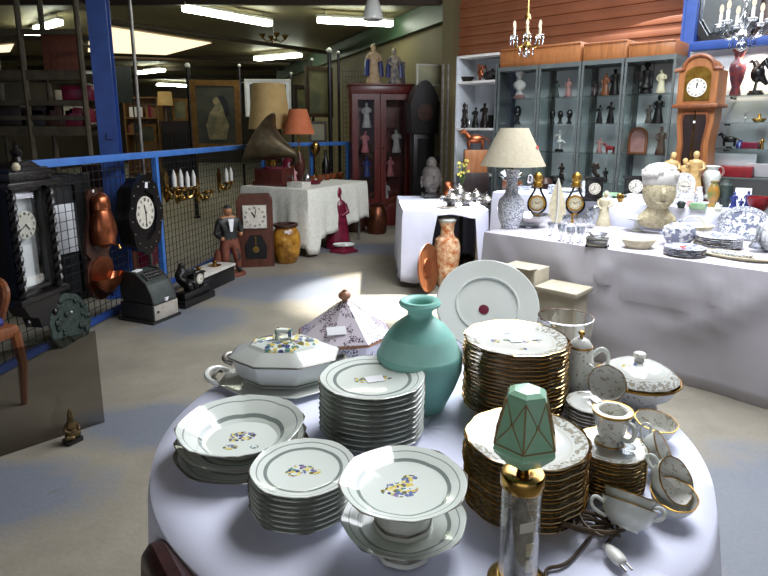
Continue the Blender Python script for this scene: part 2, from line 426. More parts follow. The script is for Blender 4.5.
def tubelight(q0, q1, lab, w=.13):
    a, c = P(*q0, CZ-.16), P(*q1, CZ-.16); d = c-a; L = d.length
    t = thing('fluorescent_light', lab, 'ceiling light', (a+c)/2, math.atan2(d.y, d.x), 'fluorescent ceiling lights')
    b = MB(); b.box((0, 0, .06), (L, w*.8, .04)); b.build('housing', 'white_matt', t)
    b = MB(); b.box((0, 0, 0), (L*.985, w, .08), bev=.02); b.build('diffuser', 'tube_light', t)
    b = MB()
    for x in (-L*.4, L*.4): b.tube([(x, 0, .08), (x, 0, .16)], .008, 6)
    b.build('hanger', 'steel', t)
tubelight((183, 8), (271, 24), 'longest fluorescent ceiling light, slanting down to the right, upper left')
tubelight((317, 20), (393, 24), 'level fluorescent ceiling light beside the small glass pendant shade')
tubelight((256, 59), (300, 55), 'fluorescent ceiling light above the big beige lampshade', .2)
tubelight((29, 36), (43, 31), 'short lit tube low of the pair seen through the scaffold rack', .16)
tubelight((36, 29), (60, 22), 'upper lit tube of the pair seen through the scaffold rack', .12)
tubelight((137, 73), (163, 70), 'small far fluorescent light just right of the thin steel pole', .2)
tubelight((157, 84.5), (187, 86), 'far fluorescent light directly above the small beige lamp on the bookcase', .22)
tubelight((86, 81), (97, 80), 'tiny far tube light half hidden behind the blue column', .22)

# ---------------------------------------------------------------- light
w = bpy.data.worlds.new('world'); SC.world = w; w.use_nodes = True
w.node_tree.nodes['Background'].inputs[0].default_value = S(214, 226, 255); w.node_tree.nodes['Background'].inputs[1].default_value = .35
def area(name, loc, tgt, sx, sy, e, c=(1, 1, 1)):
    l = bpy.data.lights.new(name, 'AREA'); l.shape = 'RECTANGLE'; l.size = sx; l.size_y = sy; l.energy = e; l.color = c; l.specular_factor = .35
    o = bpy.data.objects.new(name, l); COL.objects.link(o); o.location = loc
    o.rotation_euler = (Vector(tgt)-Vector(loc)).to_track_quat('-Z', 'Y').to_euler(); return o
def spot(name, loc, tgt, e, deg, blend=.3, c=(1, 1, 1), r=.05):
    l = bpy.data.lights.new(name, 'SPOT'); l.energy = e; l.spot_size = radians(deg); l.spot_blend = blend; l.color = c; l.shadow_soft_size = r
    o = bpy.data.objects.new(name, l); COL.objects.link(o); o.location = loc
    o.rotation_euler = (Vector(tgt)-Vector(loc)).to_track_quat('-Z', 'Y').to_euler(); return o
area('roof_light', (2.7, 4.9, 3.6), (1.7, 3.3, .7), 3.2, 3.6, 285, (.92, .95, 1))
area('showcase_fill', (1.5, 3.4, 3.3), (1.9, 5.9, 1.2), 1.4, .6, 105, (.92, .95, 1))  # added fill aimed at the showcases to brighten their insides
area('table_fill', (1.0, 2.5, 3.55), (.5, 1.3, .7), 1.6, 1.6, 130, (.95, .97, 1))  # added fill to brighten the round table
spot('sun_through_roof', (1.7, 6.3, 3.6), P(394, 292), 4200, 25, .5, (1, .97, .9), .06)
area('front_fill', (-1.2, -4.2, 2.4), (-.5, 5, .6), 5, 2.6, 55, (1, .97, .92))  # added front fill from behind the camera, its source unseen
SC.view_settings.view_transform = 'Standard'; SC.view_settings.look = 'None'; SC.view_settings.gamma = 1; SC.view_settings.exposure = 0
SC.cycles.use_denoising = True; SC.cycles.max_bounces = 8; SC.cycles.transparent_max_bounces = 24; SC.cycles.caustics_reflective = False; SC.cycles.caustics_refractive = False
SC.cycles.sample_clamp_indirect = 6
# ---------------------------------------------------------------- round table in front
TZ = .75; TC = Vector((.1026, 1.3682, 0)); TR = .655
t = thing('round_table', 'round table under a white cloth, laden with china', 'table', TC)
b = MB(); b.lathe([(0, .705), (.63, .705), (.645, .715), (.645, .73), (.635, .736), (0, .736)], 64); b.build('tabletop', 'walnut', t)
for k in range(4):
    a = pi/4+k*pi/2; b = MB(); b.tube([(.47*cos(a), .47*sin(a), .715), (.5*cos(a), .5*sin(a), 0)], [.03, .02], 8); b.build('leg', 'walnut', t)
def cloth_pt(i, j, n=160):
    th = 2*pi*i/n; rot = th-radians(-20)
    half = .785; dr = min(half/max(abs(cos(rot-pi/4)), abs(sin(rot-pi/4)), 1e-3), 1.02)-TR
    ad = abs((math.degrees(th)-214+180) % 360-180); dr = min(dr, .095+.4*max(0, min(1, (ad-38)/30)))
    wav = .012*sin(9*th+.6)+.008*sin(17*th+2)
    if j <= 8:
        r = TR*j/8; z = TZ-.004+.0022*sin(14*r*cos(th-.4)+3*sin(3*th))*min(1, r*3)
        if j == 0: r = 1e-4
        return Vector((r*cos(th), r*sin(th), z if j < 7 else TZ-.004))
    q = (j-8)/8; fl = .12+.88*max(0, min(1, (ad-34)/40)); r = TR+.006*min(1, q*6)+q*(.028+wav*1.8)*fl
    return Vector((r*cos(th), r*sin(th), TZ-.004-.01*min(1, q*8)-q*dr*.92))
b = MB(); b.grid(lambda i, j: cloth_pt(i, j), 160, 17, True)
o = b.build('tablecloth', 'cloth_white', loc=TC, ang=80); tag(o, 'white cloth draped over the round table in the foreground', 'tablecloth')
md = o.modifiers.new('thick', 'SOLIDIFY'); md.thickness = .003; md.offset = -1

GREY = S(128, 138, 134); LINE = S(150, 156, 154); RIM = S(120, 116, 108)
def solve_stack(u, v, w, vb, rim0, z0=TZ):
    """height and radius of a stack from its top rim ellipse centre, rim width and the front of its lowest rim"""
    best = None
    for k in range(10, 400):
        h = k*.001; c = P(u, v, z0+h); zc = c.y*cos(PITCH)+(EYE-z0-h)*sin(PITCH); R = w/2/F*zc
        yf = c.y-R; ang = math.atan2(EYE-z0-rim0, yf); vv = CY+F*math.tan(ang-PITCH)
        if best is None or abs(vv-vb) < best[0]: best = (abs(vv-vb), h, R, c)
    return best[1], best[2], best[3]
def plate_mesh(R, h, n=64, rf=None, name='plate', m=('white_glaze', 'white_glaze'), deep=0):
    b = MB()
    if deep:
        prof = [(0, .003), (R*.42, .003), (R*.44, 0), (R*.5, 0), (R*.52, .005), (R*.76, h*.55), (R*.99, h-.003), (R, h), (R*.985, h+.001), (R*.78, h*.66), (R*.7, h*.5), (R*.55, .010), (0, .008)]
        mid = [1]*6+[0]*6
    else:
        prof = [(0, .003), (R*.52, .003), (R*.54, 0), (R*.6, 0), (R*.63, .005), (R*.8, h*.48), (R*.985, h-.003), (R, h-.001), (R*.985, h), (R*.84, h*.68), (R*.70, .0095), (R*.62, .007), (0, .0065)]
        mid = [1]*6+[0]*6
    b.lathe(prof, n, rf=rf, mids=mid)
    return b
def stack(name, u, v, w, vb, n, m, label, group, cat='plate', rf=None, rim=.018, rz=0, jitter=.002, z0=TZ, hmul=1, tag_on_top=False, rots=0):
    h, R, c = solve_stack(u, v, w, vb, rim, z0)
    top = h-rim; step = top/(n-1)*1.0
    proto = None; out = []
    for k in range(n):
        kk = n-1-k
        ord_ = 'bottom' if k == 0 else ORD[kk]
        lab = '%s plate %s' % (ord_, label) if cat == 'plate' else '%s saucer %s' % (ord_, label)
        if kk > 0 and k > 0: lab = '%s %s from the top %s' % (ord_, cat, label)
        x = c.x+RN.uniform(-jitter, jitter); y = c.y+RN.uniform(-jitter, jitter); z = z0+step*k
        if k == 0:
            bb = plate_mesh(R, rim, rf=rf); proto = bb.build(name, m, loc=(x, y, z), rz=rz); tag(proto, lab, cat, group); o = proto
        else:
            o = copy_tree(proto, (x, y, z), rz+RN.uniform(-rots, rots), lab)
        out.append(o)
    return out, R, c, z0+h

oct8 = ngon(8, .55, .75)
def flat_rf(th, q): return oct8(th, q)
# octagonal china with grey-green bands and a spray of enamel pansies
h_, R1, c_ = solve_stack(302.5, 464.5, 108, 535, .018)
china('pansy_dessert', R1, [(.965, 1.02, RIM, 0), (.84, .865, LINE, 0), (.665, .73, GREY, 0)], [(-.08, .02, .25), (.2, -.1, .14)])
st, _, _, _ = stack('octagonal_plate', 302.5, 464.5, 108, 535, 8, ('pansy_dessert', 'white_glaze'), 'of the short octagonal pansy stack at the front left', 'short front stack of octagonal pansy plates', rf=flat_rf, rz=.2)
h_, R2, c2_ = solve_stack(372.5, 375.5, 108, 453, .018)
china('pansy_dinner', R2, [(.965, 1.02, RIM, 0), (.84, .86, LINE, 0), (.665, .73, GREY, 0)], [(-.18, .02, .17), (.24, .04, .15)])
st, R2, c2_, z2_ = stack('octagonal_plate', 372.5, 375.5, 108, 453, 11, ('pansy_dinner', 'white_glaze'), 'of the tall octagonal stack before the teal vase', 'tall stack of octagonal pansy plates', rf=flat_rf, rz=.1)
def price(parent, x, y, z, w=.04, d=.03, rz=.2):
    b = MB(); b.box((0, 0, 0), (w, d, .001)); o = b.build('price_tag', 'paper', parent, (x, y, z), rz); return o
st[-1].data = st[-1].data; price(st[-1], .006, 0, .0085, .045, .035)

# gold-rimmed scalloped china
sc12 = scallop(12, .035)
GOLDC = S(196, 164, 108)
mat('gilt_underside', S(222, 200, 160), S(196, 168, 122), 20, .25, .15)
def gold_china(name, R, fl=None): china(name, R, [(.955, 1.1, GOLDC, 1), (.70, .715, S(206, 200, 180), 0)], fl, (.76, .95, 105, .5), S(216, 219, 214), fscale=110, garland_col=S(150, 142, 124))
h4, R4, c4 = solve_stack(526, 435.5, 122, 533, .02)
gold_china('gilt_front', R4)
stack('scalloped_plate', 526, 435.5, 122, 533, 14, ('gilt_front', 'gilt_underside'), 'of the gilt stack right behind the green-shaded lamp', 'front stack of gilt-rimmed plates', rf=sc12, rim=.02, jitter=.0025)
h3, R3, c3 = solve_stack(516.5, 336, 103, 424, .02)
gold_china('gilt_back', R3, [(-.42, 0, .12), (.42, 0, .12), (-.1, .42, .08), (.05, -.42, .09), (-.16, .05, .08), (.2, -.05, .08)])
st, _, _, _ = stack('scalloped_plate', 516.5, 336, 103, 424, 18, ('gilt_back', 'gilt_underside'), 'of the tallest gilt stack before the white charger', 'tallest stack of gilt-rimmed plates', rf=sc12, rim=.02, jitter=.003)
price(st[-1], 0, 0, .0085, .03, .026, .1)
h5, R5, c5 = solve_stack(611, 444, 70, 500, .014)
gold_china('gilt_saucer', R5)
st5, R5, c5, z5 = stack('gilt_saucer', 611, 444, 70, 500, 11, ('gilt_saucer', 'gilt_underside'), 'of the saucer stack under the cream pitcher', 'saucers under the cream pitcher', 'saucer', rf=sc12, rim=.014, jitter=.0015)
st6, R6, c6, z6 = stack('gilt_saucer', 592, 402, 50, 432, 6, ('gilt_saucer', 'gilt_underside'), 'of the small saucer stack beside the coffee pot', 'saucers beside the coffee pot', 'saucer', rf=sc12, rim=.012, jitter=.0015)

# two footed comports, one standing in the other
china('pansy_comport', .116, [(.965, 1.02, RIM, 0), (.845, .865, LINE, 0), (.67, .73, GREY, 0)], [(-.03, -.05, .27), (.13, .22, .12)])
def comport(label, u, v, w, z, hh, rz):
    c = P(u, v, z+hh); zc = c.y*cos(PITCH)+(EYE-z-hh)*sin(PITCH); R = w/2/F*zc
    t = thing('footed_comport', label, 'cake stand', (c.x, c.y, z), rz, 'octagonal footed comports')
    b = MB(); f = R/.116
    b.lathe([(0, hh-.022), (R*.4, hh-.022), (R*.7, hh-.018), (R*.985, hh-.003), (R, hh-.001), (R*.985, hh), (R*.84, hh-.006), (R*.71, hh-.013), (R*.64, hh-.016), (0, hh-.0165)], 64, rf=flat_rf, mids=[1]*4+[0]*5)
    b.build('bowl', ('pansy_comport', 'white_glaze'), t)
    b = MB(); b.lathe([(0, hh-.0225), (R*.3, hh-.0225), (R*.27, hh*.5), (R*.36, .014), (R*.46, .006), (R*.47, 0), (R*.44, 0), (R*.3, .006), (0, .008)], 48, rf=ngon(8, .5, .8)); ft = b.build('foot', 'white_glaze', t)
    b = MB(); b.lathe([(R*.438, .0095), (R*.452, .008), (R*.456, .0095), (R*.442, .0115)], 48, rf=ngon(8, .5, .5), closed=True); b.build('grey_band', 'steel', ft)
    return t
comport('lower footed comport, with the other one standing in its bowl', 404, 515, 128, TZ, .068, .1)
comport('upper footed comport, pansy spray in its bowl, standing inside the lower one', 403.5, 479, 132, TZ+.0525, .0875, .12)

# serving dishes at the left: platter, dish, deep round bowl
z = TZ
cc = P(241, 422.5, TZ+.078); zc = cc.y*cos(PITCH)+(EYE-TZ-.078)*sin(PITCH); RB = 64/F*zc
china('pansy_bowl', RB, [(.965, 1.03, RIM, 0), (.855, .875, LINE, 0), (.60, .66, GREY, 0)], [(.0, .1, .22), (-.16, -.2, .1), (.2, -.26, .08)])
b = plate_mesh(RB*1.05, .022, rf=flat_rf); o = b.build('octagonal_platter', ('pansy_bowl', 'white_glaze'), loc=(cc.x+.002, cc.y-.004, TZ), rz=.3); tag(o, 'wide octagonal platter at the bottom of the front-left dish pile', 'platter')
b = plate_mesh(RB*1.02, .034, rf=flat_rf, deep=1); o = b.build('octagonal_dish', ('pansy_bowl', 'white_glaze'), loc=(cc.x, cc.y, TZ+.012), rz=.25); tag(o, 'octagonal dish in the middle of the front-left dish pile', 'dish')
b = plate_mesh(RB, .052, rf=flat_rf, deep=1); o = b.build('octagonal_serving_bowl', ('pansy_bowl', 'white_glaze'), loc=(cc.x, cc.y, TZ+.026), rz=.2); tag(o, 'deep octagonal serving bowl with pansies, on top of the front-left dish pile', 'bowl')

# white octagonal tureen, lid with flowered band
TU = Vector((P(283, 383, TZ+.012).x, 1.64, TZ+.012))
ocx = ngon(8, 1, .1)
def ofn(th, q): return ocx(th+pi/8, 1)
china('lid_flowers', .1, (), [(-.6, .1, .5), (.62, 0, .5), (0, -.55, .5), (-.1, .55, .5)], None, fscale=70)
TX, TY = 1.32, .95
b = MB(); b.lathe([(0, .002), (.10, .002), (.102, 0), (.108, 0), (.118, .006), (.142, .012), (.146, .014), (.142, .016), (.118, .0115), (0, .0095)], 8*6, rf=ofn, sx=TX, sy=TY)
t0 = thing('tureen_platter', 'long octagonal tray under the white tureen, tab handles at its ends', 'platter', (TU.x-.01, TU.y-.015, TZ), -.05)
b.build('tray', 'white_glaze', t0)
for s in (-1, 1):
    b = MB(); b.tube([(s*.172, -.05, .014), (s*.205, -.046, .026), (s*.222, -.02, .032), (s*.222, .02, .032), (s*.205, .046, .026), (s*.172, .05, .014)], .008, 8)
    b.build('handle', 'white_glaze', t0)
    b = MB(); b.tube([(s*.186, -.03, .018), (s*.2, -.03, .026), (s*.2, .03, .026), (s*.186, .03, .018)], .006, 6); b.build('handle_band', 'steel', t0)
t = thing('octagonal_tureen', 'white octagonal tureen with a flower band round its lid handle', 'tureen', TU, -.05)
b = MB(); b.lathe([(0, .004), (.088, .004), (.09, 0), (.096, 0), (.098, .008), (.112, .03), (.118, .066), (.121, .07), (.113, .072), (.105, .03), (0, .012)], 48, rf=ofn, sx=TX, sy=TY); b.build('body', 'white_glaze', t, ang=25)
b = MB(); b.lathe([(.0985, .0078), (.1, .0085), (.1015, .0125), (.0995, .0125)], 48, rf=ofn, sx=TX, sy=TY, closed=True); b.build('grey_band', 'steel', t)
ld = MB(); ld.lathe([(0, .074), (.126, .074), (.128, .077), (.124, .081), (.086, .104), (.082, .107)], 48, rf=ofn, sx=TX, sy=TY); lid = ld.build('lid', 'white_glaze', t, ang=20)
b = MB(); b.lathe([(.1285, .0735), (.1305, .077), (.1275, .0785), (.1265, .0745)], 48, rf=ofn, sx=TX, sy=TY, closed=True); b.build('lid_rim_band', 'steel', lid)
b = MB(); b.lathe([(.083, .1065), (.076, .113), (.05, .121), (.0, .124)], 48, rf=ofn, sx=TX, sy=TY); b.build('lid_top', 'lid_flowers', lid, ang=15)
b = MB(); b.box((0, 0, .148), (.05, .022, .012), bev=.003)
for s in (-1, 1): b.box((s*.019, 0, .134), (.01, .02, .026), bev=.002)
b.build('lid_handle', 'lid_flowers', lid)
for s in (-1, 1):
    b = MB(); b.tube([(s*.15, -.03, .052), (s*.176, -.03, .062), (s*.184, 0, .064), (s*.176, .03, .062), (s*.15, .03, .052)], .007, 8); b.build('handle', 'steel', t)

# faience tureen with a tent-shaped lid
c = P(343, 346, TZ+.08); FT = Vector((c.x, 1.825, TZ))
def faience(name):
    t = NT(name); v = t.obj(); n1 = t.noise(v, 26, 2); vo = t.n('ShaderNodeTexVoronoi'); vo.inputs['Scale'].default_value = 190; t.l(v, vo.inputs['Vector'])
    f = t.math('MULTIPLY', t.math('GREATER_THAN', n1.outputs[0], .515), t.math('LESS_THAN', vo.outputs['Distance'], .5))
    ss = t.n('ShaderNodeSeparateColor'); t.l(vo.outputs['Color'], ss.inputs[0])
    fc = t.ramp(ss.outputs[0], [(0, S(74, 64, 84)), (.4, S(96, 70, 98)), (.7, S(112, 104, 92)), (.85, S(72, 74, 66))], True)
    t.bsdf(t.mix(f, S(206, 196, 206), fc), .2, Coat_Weight=.3); M[name] = t.m
faience('faience_glaze'); mat('faience_rim', S(170, 124, 96), S(150, 100, 74), 20, .3)
t = thing('faience_tureen', 'lilac-sprigged faience tureen with tent-shaped lid and orange knob', 'tureen', FT, .15)
o8 = ngon(8, 1, .05)
ff = lambda th, q: o8(th+pi/8, 1)
b = MB(); b.lathe([(0, .004), (.09, .004), (.092, 0), (.10, 0), (.105, .01), (.128, .035), (.136, .07), (.14, .078), (.13, .078), (.12, .03), (0, .015)], 48, rf=ff, sx=1.08); b.build('body', 'faience_glaze', t, ang=20)
b = MB(); b.lathe([(0, .082), (.145, .082), (.149, .086), (.146, .092), (.11, .118), (.06, .158), (.026, .186), (.012, .195), (0, .196)], 48, rf=ff, sx=1.08); lid = b.build('lid', 'faience_glaze', t, ang=20)
b = MB(); b.lathe([(.1475, .081), (.152, .085), (.149, .0905), (.144, .083)], 48, rf=ff, sx=1.08, closed=True); b.build('lid_rim', 'faience_rim', lid)
b = MB(); b.lathe([(0, .19), (.011, .192), (.009, .199), (.019, .207), (.021, .215), (.016, .224), (.008, .228), (.006, .233), (0, .235)], 20); b.build('knob', 'faience_rim', lid)
b = MB(); b.box((0, 0, 0), (.06, .001, .03)); o = b.build('price_tag', 'paper', t, (-.035, -.097, .129)); o.rotation_euler = (radians(-52), 0, .1)
b = MB(); b.tube([(.15, 0, .03), (.18, 0, .05), (.175, 0, .075), (.145, 0, .07)], .008, 8); b.build('handle', 'faience_glaze', t)

# teal vase
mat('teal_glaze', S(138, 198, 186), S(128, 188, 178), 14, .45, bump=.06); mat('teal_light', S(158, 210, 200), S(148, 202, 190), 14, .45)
c = P(418, 400, TZ); VX = Vector((P(418, 398, TZ).x, 1.49, TZ))
t = thing('teal_vase', 'matt teal vase with a narrow neck and angular shoulders', 'vase', VX)
b = MB(); b.lathe([(0, .004), (.060, .004), (.063, 0), (.072, 0), (.077, .012), (.100, .062), (.1155, .106), (.1165, .118), (.1165, .150), (.113, .156)], 56); b.build('body', 'teal_glaze', t, ang=40)
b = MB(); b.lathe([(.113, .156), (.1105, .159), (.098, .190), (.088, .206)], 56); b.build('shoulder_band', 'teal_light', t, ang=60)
b = MB(); b.lathe([(.088, .206), (.070, .228), (.042, .250), (.034, .256), (.033, .270), (.040, .277), (.054, .286), (.057, .293), (.052, .300), (.040, .299), (.030, .29), (.027, .262), (.03, .25)], 56); b.build('neck', 'teal_glaze', t, ang=50)

# big white charger leaning on a wire stand
t = thing('white_charger', 'big white charger leaning upright, dark seal at its centre', 'charger', (0, 0, 0))
R = .178; base = Vector((P(487, 330, TZ+.1).x+.012, 1.84, TZ+.008)); th = radians(46)
t.location = base; t.rotation_euler = (th, 0, radians(-6))
b = MB(); b.lathe([(0, -.006), (R*.55, -.006), (R*.6, 0), (R, .012), (R*1.005, .016), (R*.985, .019), (R*.63, .012), (R*.615, .016), (R*.59, .016), (R*.575, .009), (0, .008)], 80, c=(0, R, 0)); b.build('plate', 'white_glaze', t)
b = MB(); b.lathe([(0, .0085), (.018, .0085), (.018, .0105), (0, .0115)], 24, c=(-.012, R-.02, 0)); b.build('seal', 'maroon', t)
b = MB()
for s in (-1, 1):
    b.tube([(s*.06, -.03, .018), (s*.06, -.03, .003), (s*.055, .02, .003), (s*.05, .16, .003)], .003, 6); b.tube([(s*.05, .16, .003), (s*.05, .135, .147)], .003, 6)
b.tube([(-.05, .135, .147), (.05, .135, .147)], .003, 6); b.tube([(-.055, .02, .003), (.055, .02, .003)], .003, 6)
o = b.build('wire_plate_stand', 'steel', loc=(base.x, base.y, TZ), rz=radians(-6)); tag(o, 'thin wire stand holding up the big white charger', 'plate stand')

# tall clear glass vases behind the coffee pot
def glass_vase(u, v, r, h, lab):
    c = P(u, v, TZ); t = thing('glass_vase', lab, 'vase', (c.x, c.y, TZ))
    b = MB(); b.lathe([(0, 0), (r*.86, 0), (r*.9, .004), (r*.88, h*.5), (r, h), (r-.003, h), (r*.85, h*.5), (r*.84, .012), (0, .01)], 32); b.build('body', 'clear', t)
    b = MB(); b.lathe([(r-.004, h), (r+.001, h), (r, h+.003), (r-.003, h+.003)], 32, closed=True); b.build('rim', 'crystal', t)
glass_vase(562, 374, .083, .185, 'wide clear glass vase behind the coffee pot and gilt plates')

# coffee pot
gold_china('gilt_pot', .05)
def gilt_body(name, R):
    t = NT(name); v = t.obj(); n1 = t.noise(v, 85, 2); sp = t.n('ShaderNodeSeparateXYZ'); t.l(v, sp.inputs[0])
    f = t.math('MULTIPLY', t.math('GREATER_THAN', n1.outputs[0], .60), .75)
    t.bsdf(t.mix(f, S(218, 218, 212), S(158, 146, 124)), .12, Coat_Weight=.3); M[name] = t.m
gilt_body('gilt_sprig', .05)
CPt = P(577, 400, TZ); 
t = thing('coffee_pot', 'tall white coffee pot with gilt lid beside the tallest gilt stack', 'coffee pot', (CPt.x, CPt.y, TZ), -.2); t.scale = (1.05, 1.05, 1.17)
b = MB(); b.lathe([(0, .003), (.034, 0), (.038, 0), (.038, .008), (.033, .016), (.036, .05), (.035, .10), (.032, .13), (.029, .137), (.026, .137), (.028, .10), (0, .02)], 36); b.build('body', 'gilt_sprig', t)
b = MB(); b.lathe([(.0375, .002), (.0392, .004), (.0385, .009), (.037, .008)], 36, closed=True); b.lathe([(.0285, .134), (.0305, .1345), (.030, .139), (.028, .139)], 36, closed=True); b.build('gilt_bands', 'gold', t)
b = MB(); b.lathe([(0, .139), (.029, .139), (.028, .143), (.02, .153), (.01, .158), (0, .159)], 32); lid = b.build('lid', 'gilt_sprig', t)
b = MB(); b.lathe([(0, .157), (.005, .158), (.004, .163), (.009, .168), (.007, .174), (0, .176)], 16); b.build('knob', 'gold', lid)
b = MB(); b.tube([(.03, 0, .115), (.05, 0, .135), (.068, 0, .128), (.072, 0, .10), (.058, 0, .07), (.045, 0, .05), (.034, 0, .04)], [.006, .006, .0055, .005, .005, .005, .006], 10); b.build('handle', 'white_glaze', t)
b = MB(); b.tube([(-.032, 0, .05), (-.052, 0, .07), (-.058, 0, .10), (-.07, 0, .125)], [.012, .009, .007, .006], 10); b.build('spout', 'white_glaze', t)

def cup(label, loc, rot, R=.046, h=.045, grp='gilt-edged teacups', name='teacup', hang=0.0):
    t = thing(name, label, 'cup', loc, group=grp, rot=rot)
    b = MB(); b.lathe([(0, .003), (R*.4, .003), (R*.42, 0), (R*.5, 0), (R*.52, .005), (R*.78, h*.3), (R*.93, h*.65), (R, h), (R*.97, h), (R*.88, h*.62), (R*.7, h*.28), (0, .009)], 40, rf=scallop(8, .03), mids=[0]*7+[1]*4)
    b.build('bowl', ('white_glaze', 'gilt_sprig'), t)
    b = MB(); b.lathe([(R*.965, h-.0005), (R*1.012, h-.0012), (R*1.012, h+.001), (R*.97, h+.0012)], 40, rf=scallop(8, .03), closed=True); b.build('gilt_rim', 'gold', t)
    a = hang; pts = []
    for x, z in ((R*.9, h*.72), (R*1.28, h*.86), (R*1.42, h*.6), (R*1.25, h*.32), (R*.75, h*.24)): pts.append((x*cos(a), x*sin(a), z))
    b = MB(); b.tube(pts, .0035, 8); b.build('handle', 'white_glaze', t)
    return t
def rim_cup(label, u, v, wpx, z, tilt, az, **kw):
    """place a cup so that its rim centre is seen at (u,v), leaning towards azimuth az"""
    c = P(u, v, z); zc = c.y*cos(PITCH)+(EYE-z)*sin(PITCH); R = wpx/2/F*zc; h = R*.95
    ax = Vector((-sin(az), cos(az), 0)); rot = Matrix.Rotation(tilt, 3, ax)
    loc = c-rot @ Vector((0, 0, h)); low = 1e9
    for k in range(48):
        for r_, z_ in ((R*.5, 0), (R*.78, h*.3), (R*.93, h*.65), (R, h)):
            p = rot @ Vector((r_*cos(k*pi/24), r_*sin(k*pi/24), z_)); low = min(low, p.z)
    base = kw.pop('base', TZ); lz = base-low+.0015
    return cup(label, (loc.x, loc.y, lz), rot.to_euler(), R, h, **kw)
rim_cup('upright teacup just right of the cream pitcher with dark-edged rim', 656, 424, 40, TZ+.042, .12, -1.2, hang=2.6)
rim_cup('teacup lying on its side behind the others at the table edge', 664, 457, 44, TZ+.04, 1.05, -.5, hang=2.2)
rim_cup('upper teacup tipped open to the viewer at the right edge of the table', 676, 484, 46, TZ+.062, .95, -1.0, base=TZ+.022, hang=2.5)
rim_cup('lower teacup under the tipped one at the right edge', 674, 497, 44, TZ+.04, .25, -1.6, hang=3.3)
rim_cup('lower of two nested teacups lying in front of the saucers', 629, 509, 52, TZ+.042, .6, .95, hang=3.0)
rim_cup('upper of two nested teacups lying in front of the saucers', 630, 497, 48, TZ+.06, .6, .95, base=TZ+.017, hang=5.6)
rim_cup('teacup tipped up on the small saucers beside the coffee pot', 607, 386, 36, z6+.04, .95, -1.9, base=z6-.001, hang=2.0)

# cream pitcher on the saucers
b5 = P(610, 444, z5-.006); CR = Vector((P(610, 442, z5-.006).x, P(610, 442, z5-.006).y, z5-.0075))
t = thing('cream_pitcher', 'white cream pitcher with floral sprigs standing on the saucer stack', 'pitcher', CR, -1.1)
b = MB(); b.lathe([(0, .003), (.026, 0), (.031, 0), (.031, .006), (.024, .014), (.03, .03), (.037, .055), (.040, .072), (.041, .076), (.030, .077), (.027, .074), (.03, .05), (0, .014)], 36, mids=[0]*12); b.build('body', 'gilt_sprig', t)
b = MB(); b.lathe([(.0405, .0705), (.0423, .0735), (.0418, .0768), (.0395, .0765)], 36, closed=True); b.lathe([(.0305, .0005), (.0322, .002), (.0315, .006), (.030, .005)], 36, closed=True); b.build('gilt_bands', 'gold', t)
b = MB(); b.tube([(.037, 0, .064), (.056, 0, .066), (.06, 0, .045), (.05, 0, .026), (.03, 0, .024)], .005, 8); b.build('handle', 'white_glaze', t)
b = MB(); b.prism([(-.036, .056), (-.058, .082), (-.036, .078)], .02, Matrix.Translation((0, -.01, 0))); b.build('spout', 'white_glaze', t)
c = P(628, 452, z5-.004); b = MB(); b.lathe([(0, .001), (.014, 0), (.016, .002), (.02, .014), (.019, .014), (.014, .004), (0, .003)], 24); o = b.build('glass_salt_dish', 'crystal', loc=(c.x-.002, c.y+.004, z5-.0075)); tag(o, 'small clear glass dish on the saucers beside the cream pitcher', 'dish')

# lidded vegetable tureen on the right
VT = Vector((.69, 1.475, TZ))
t = thing('round_tureen', 'white lidded tureen with gilt rim at the right edge of the round table', 'tureen', VT, .3)
gold_china('gilt_lid', .108, [(-.35, -.1, .2), (.25, .25, .22)])
b = MB(); b.lathe([(0, .003), (.048, 0), (.055, 0), (.055, .008), (.044, .016), (.06, .03), (.088, .05), (.1, .079), (.098, .081), (.07, .05), (0, .025)], 48, rf=scallop(16, .02)); b.build('body', 'gilt_sprig', t)
b = MB(); b.lathe([(0, .067), (.104, .066), (.108, .069), (.104, .074), (.088, .09), (.055, .108), (.02, .116), (0, .117)], 56, rf=scallop(16, .015)); lid = b.build('lid', 'gilt_lid', t); lid.location.z = .017
b = MB(); b.lathe([(.1055, .064), (.1095, .0665), (.109, .071), (.105, .069)], 56, rf=scallop(16, .015), closed=True); b.build('gilt_rim', 'gold', lid)
b = MB(); b.lathe([(0, .114), (.013, .116), (.012, .126), (.015, .131), (.017, .136), (.014, .139), (0, .138)], 20); b.build('knob', 'gilt_sprig', lid)
for s in (-1, 1):
    b = MB(); b.tube([(s*.09, -.02, .068), (s*.118, -.016, .075), (s*.118, .016, .075), (s*.09, .02, .068)], .006, 8); b.build('handle', 'white_glaze', t)

# small lamp with a green faceted shade
LP = Vector((P(517, 585, TZ).x, P(517, 585, TZ).y, TZ))
t = thing('table_lamp', 'small lamp with green faceted glass shade on a clear tube', 'lamp', LP, .25)
b = MB(); b.lathe([(0, .0), (.048, 0), (.05, .004), (.05, .010), (.046, .014), (.036, .018), (.034, .022), (0, .022)], 40); b.build('base', 'brass', t)
b = MB(); b.lathe([(.0325, .022), (.0325, .192), (.0305, .192), (.0305, .022)], 40, closed=True); b.build('glass_tube', 'tube_glass', t)
b = MB(); b.lathe([(0, .186), (.034, .186), (.0355, .189), (.0355, .206), (.033, .210), (.024, .2115), (.010, .209), (.009, .222), (.012, .226), (0, .226)], 40); b.build('brass_cap', 'brass', t)
mat('mill_stone', S(128, 128, 126), S(86, 86, 88), 50, .8, bump=.4)
b = MB(); b.lathe([(0, .022), (.0245, .022), (.023, .07), (.0205, .115), (.0225, .118), (.0225, .124), (.019, .128), (.012, .15), (.003, .166), (0, .167)], 8); mill = b.build('miniature_tower', 'mill_stone', t, ang=10)
b = MB()
for zz in (.055, .085): b.box((.006, -.0245, zz), (.013, .002, .022)); b.box((.006, -.0255, zz), (.0016, .002, .022)); b.box((.006, -.0255, zz), (.013, .002, .0016))
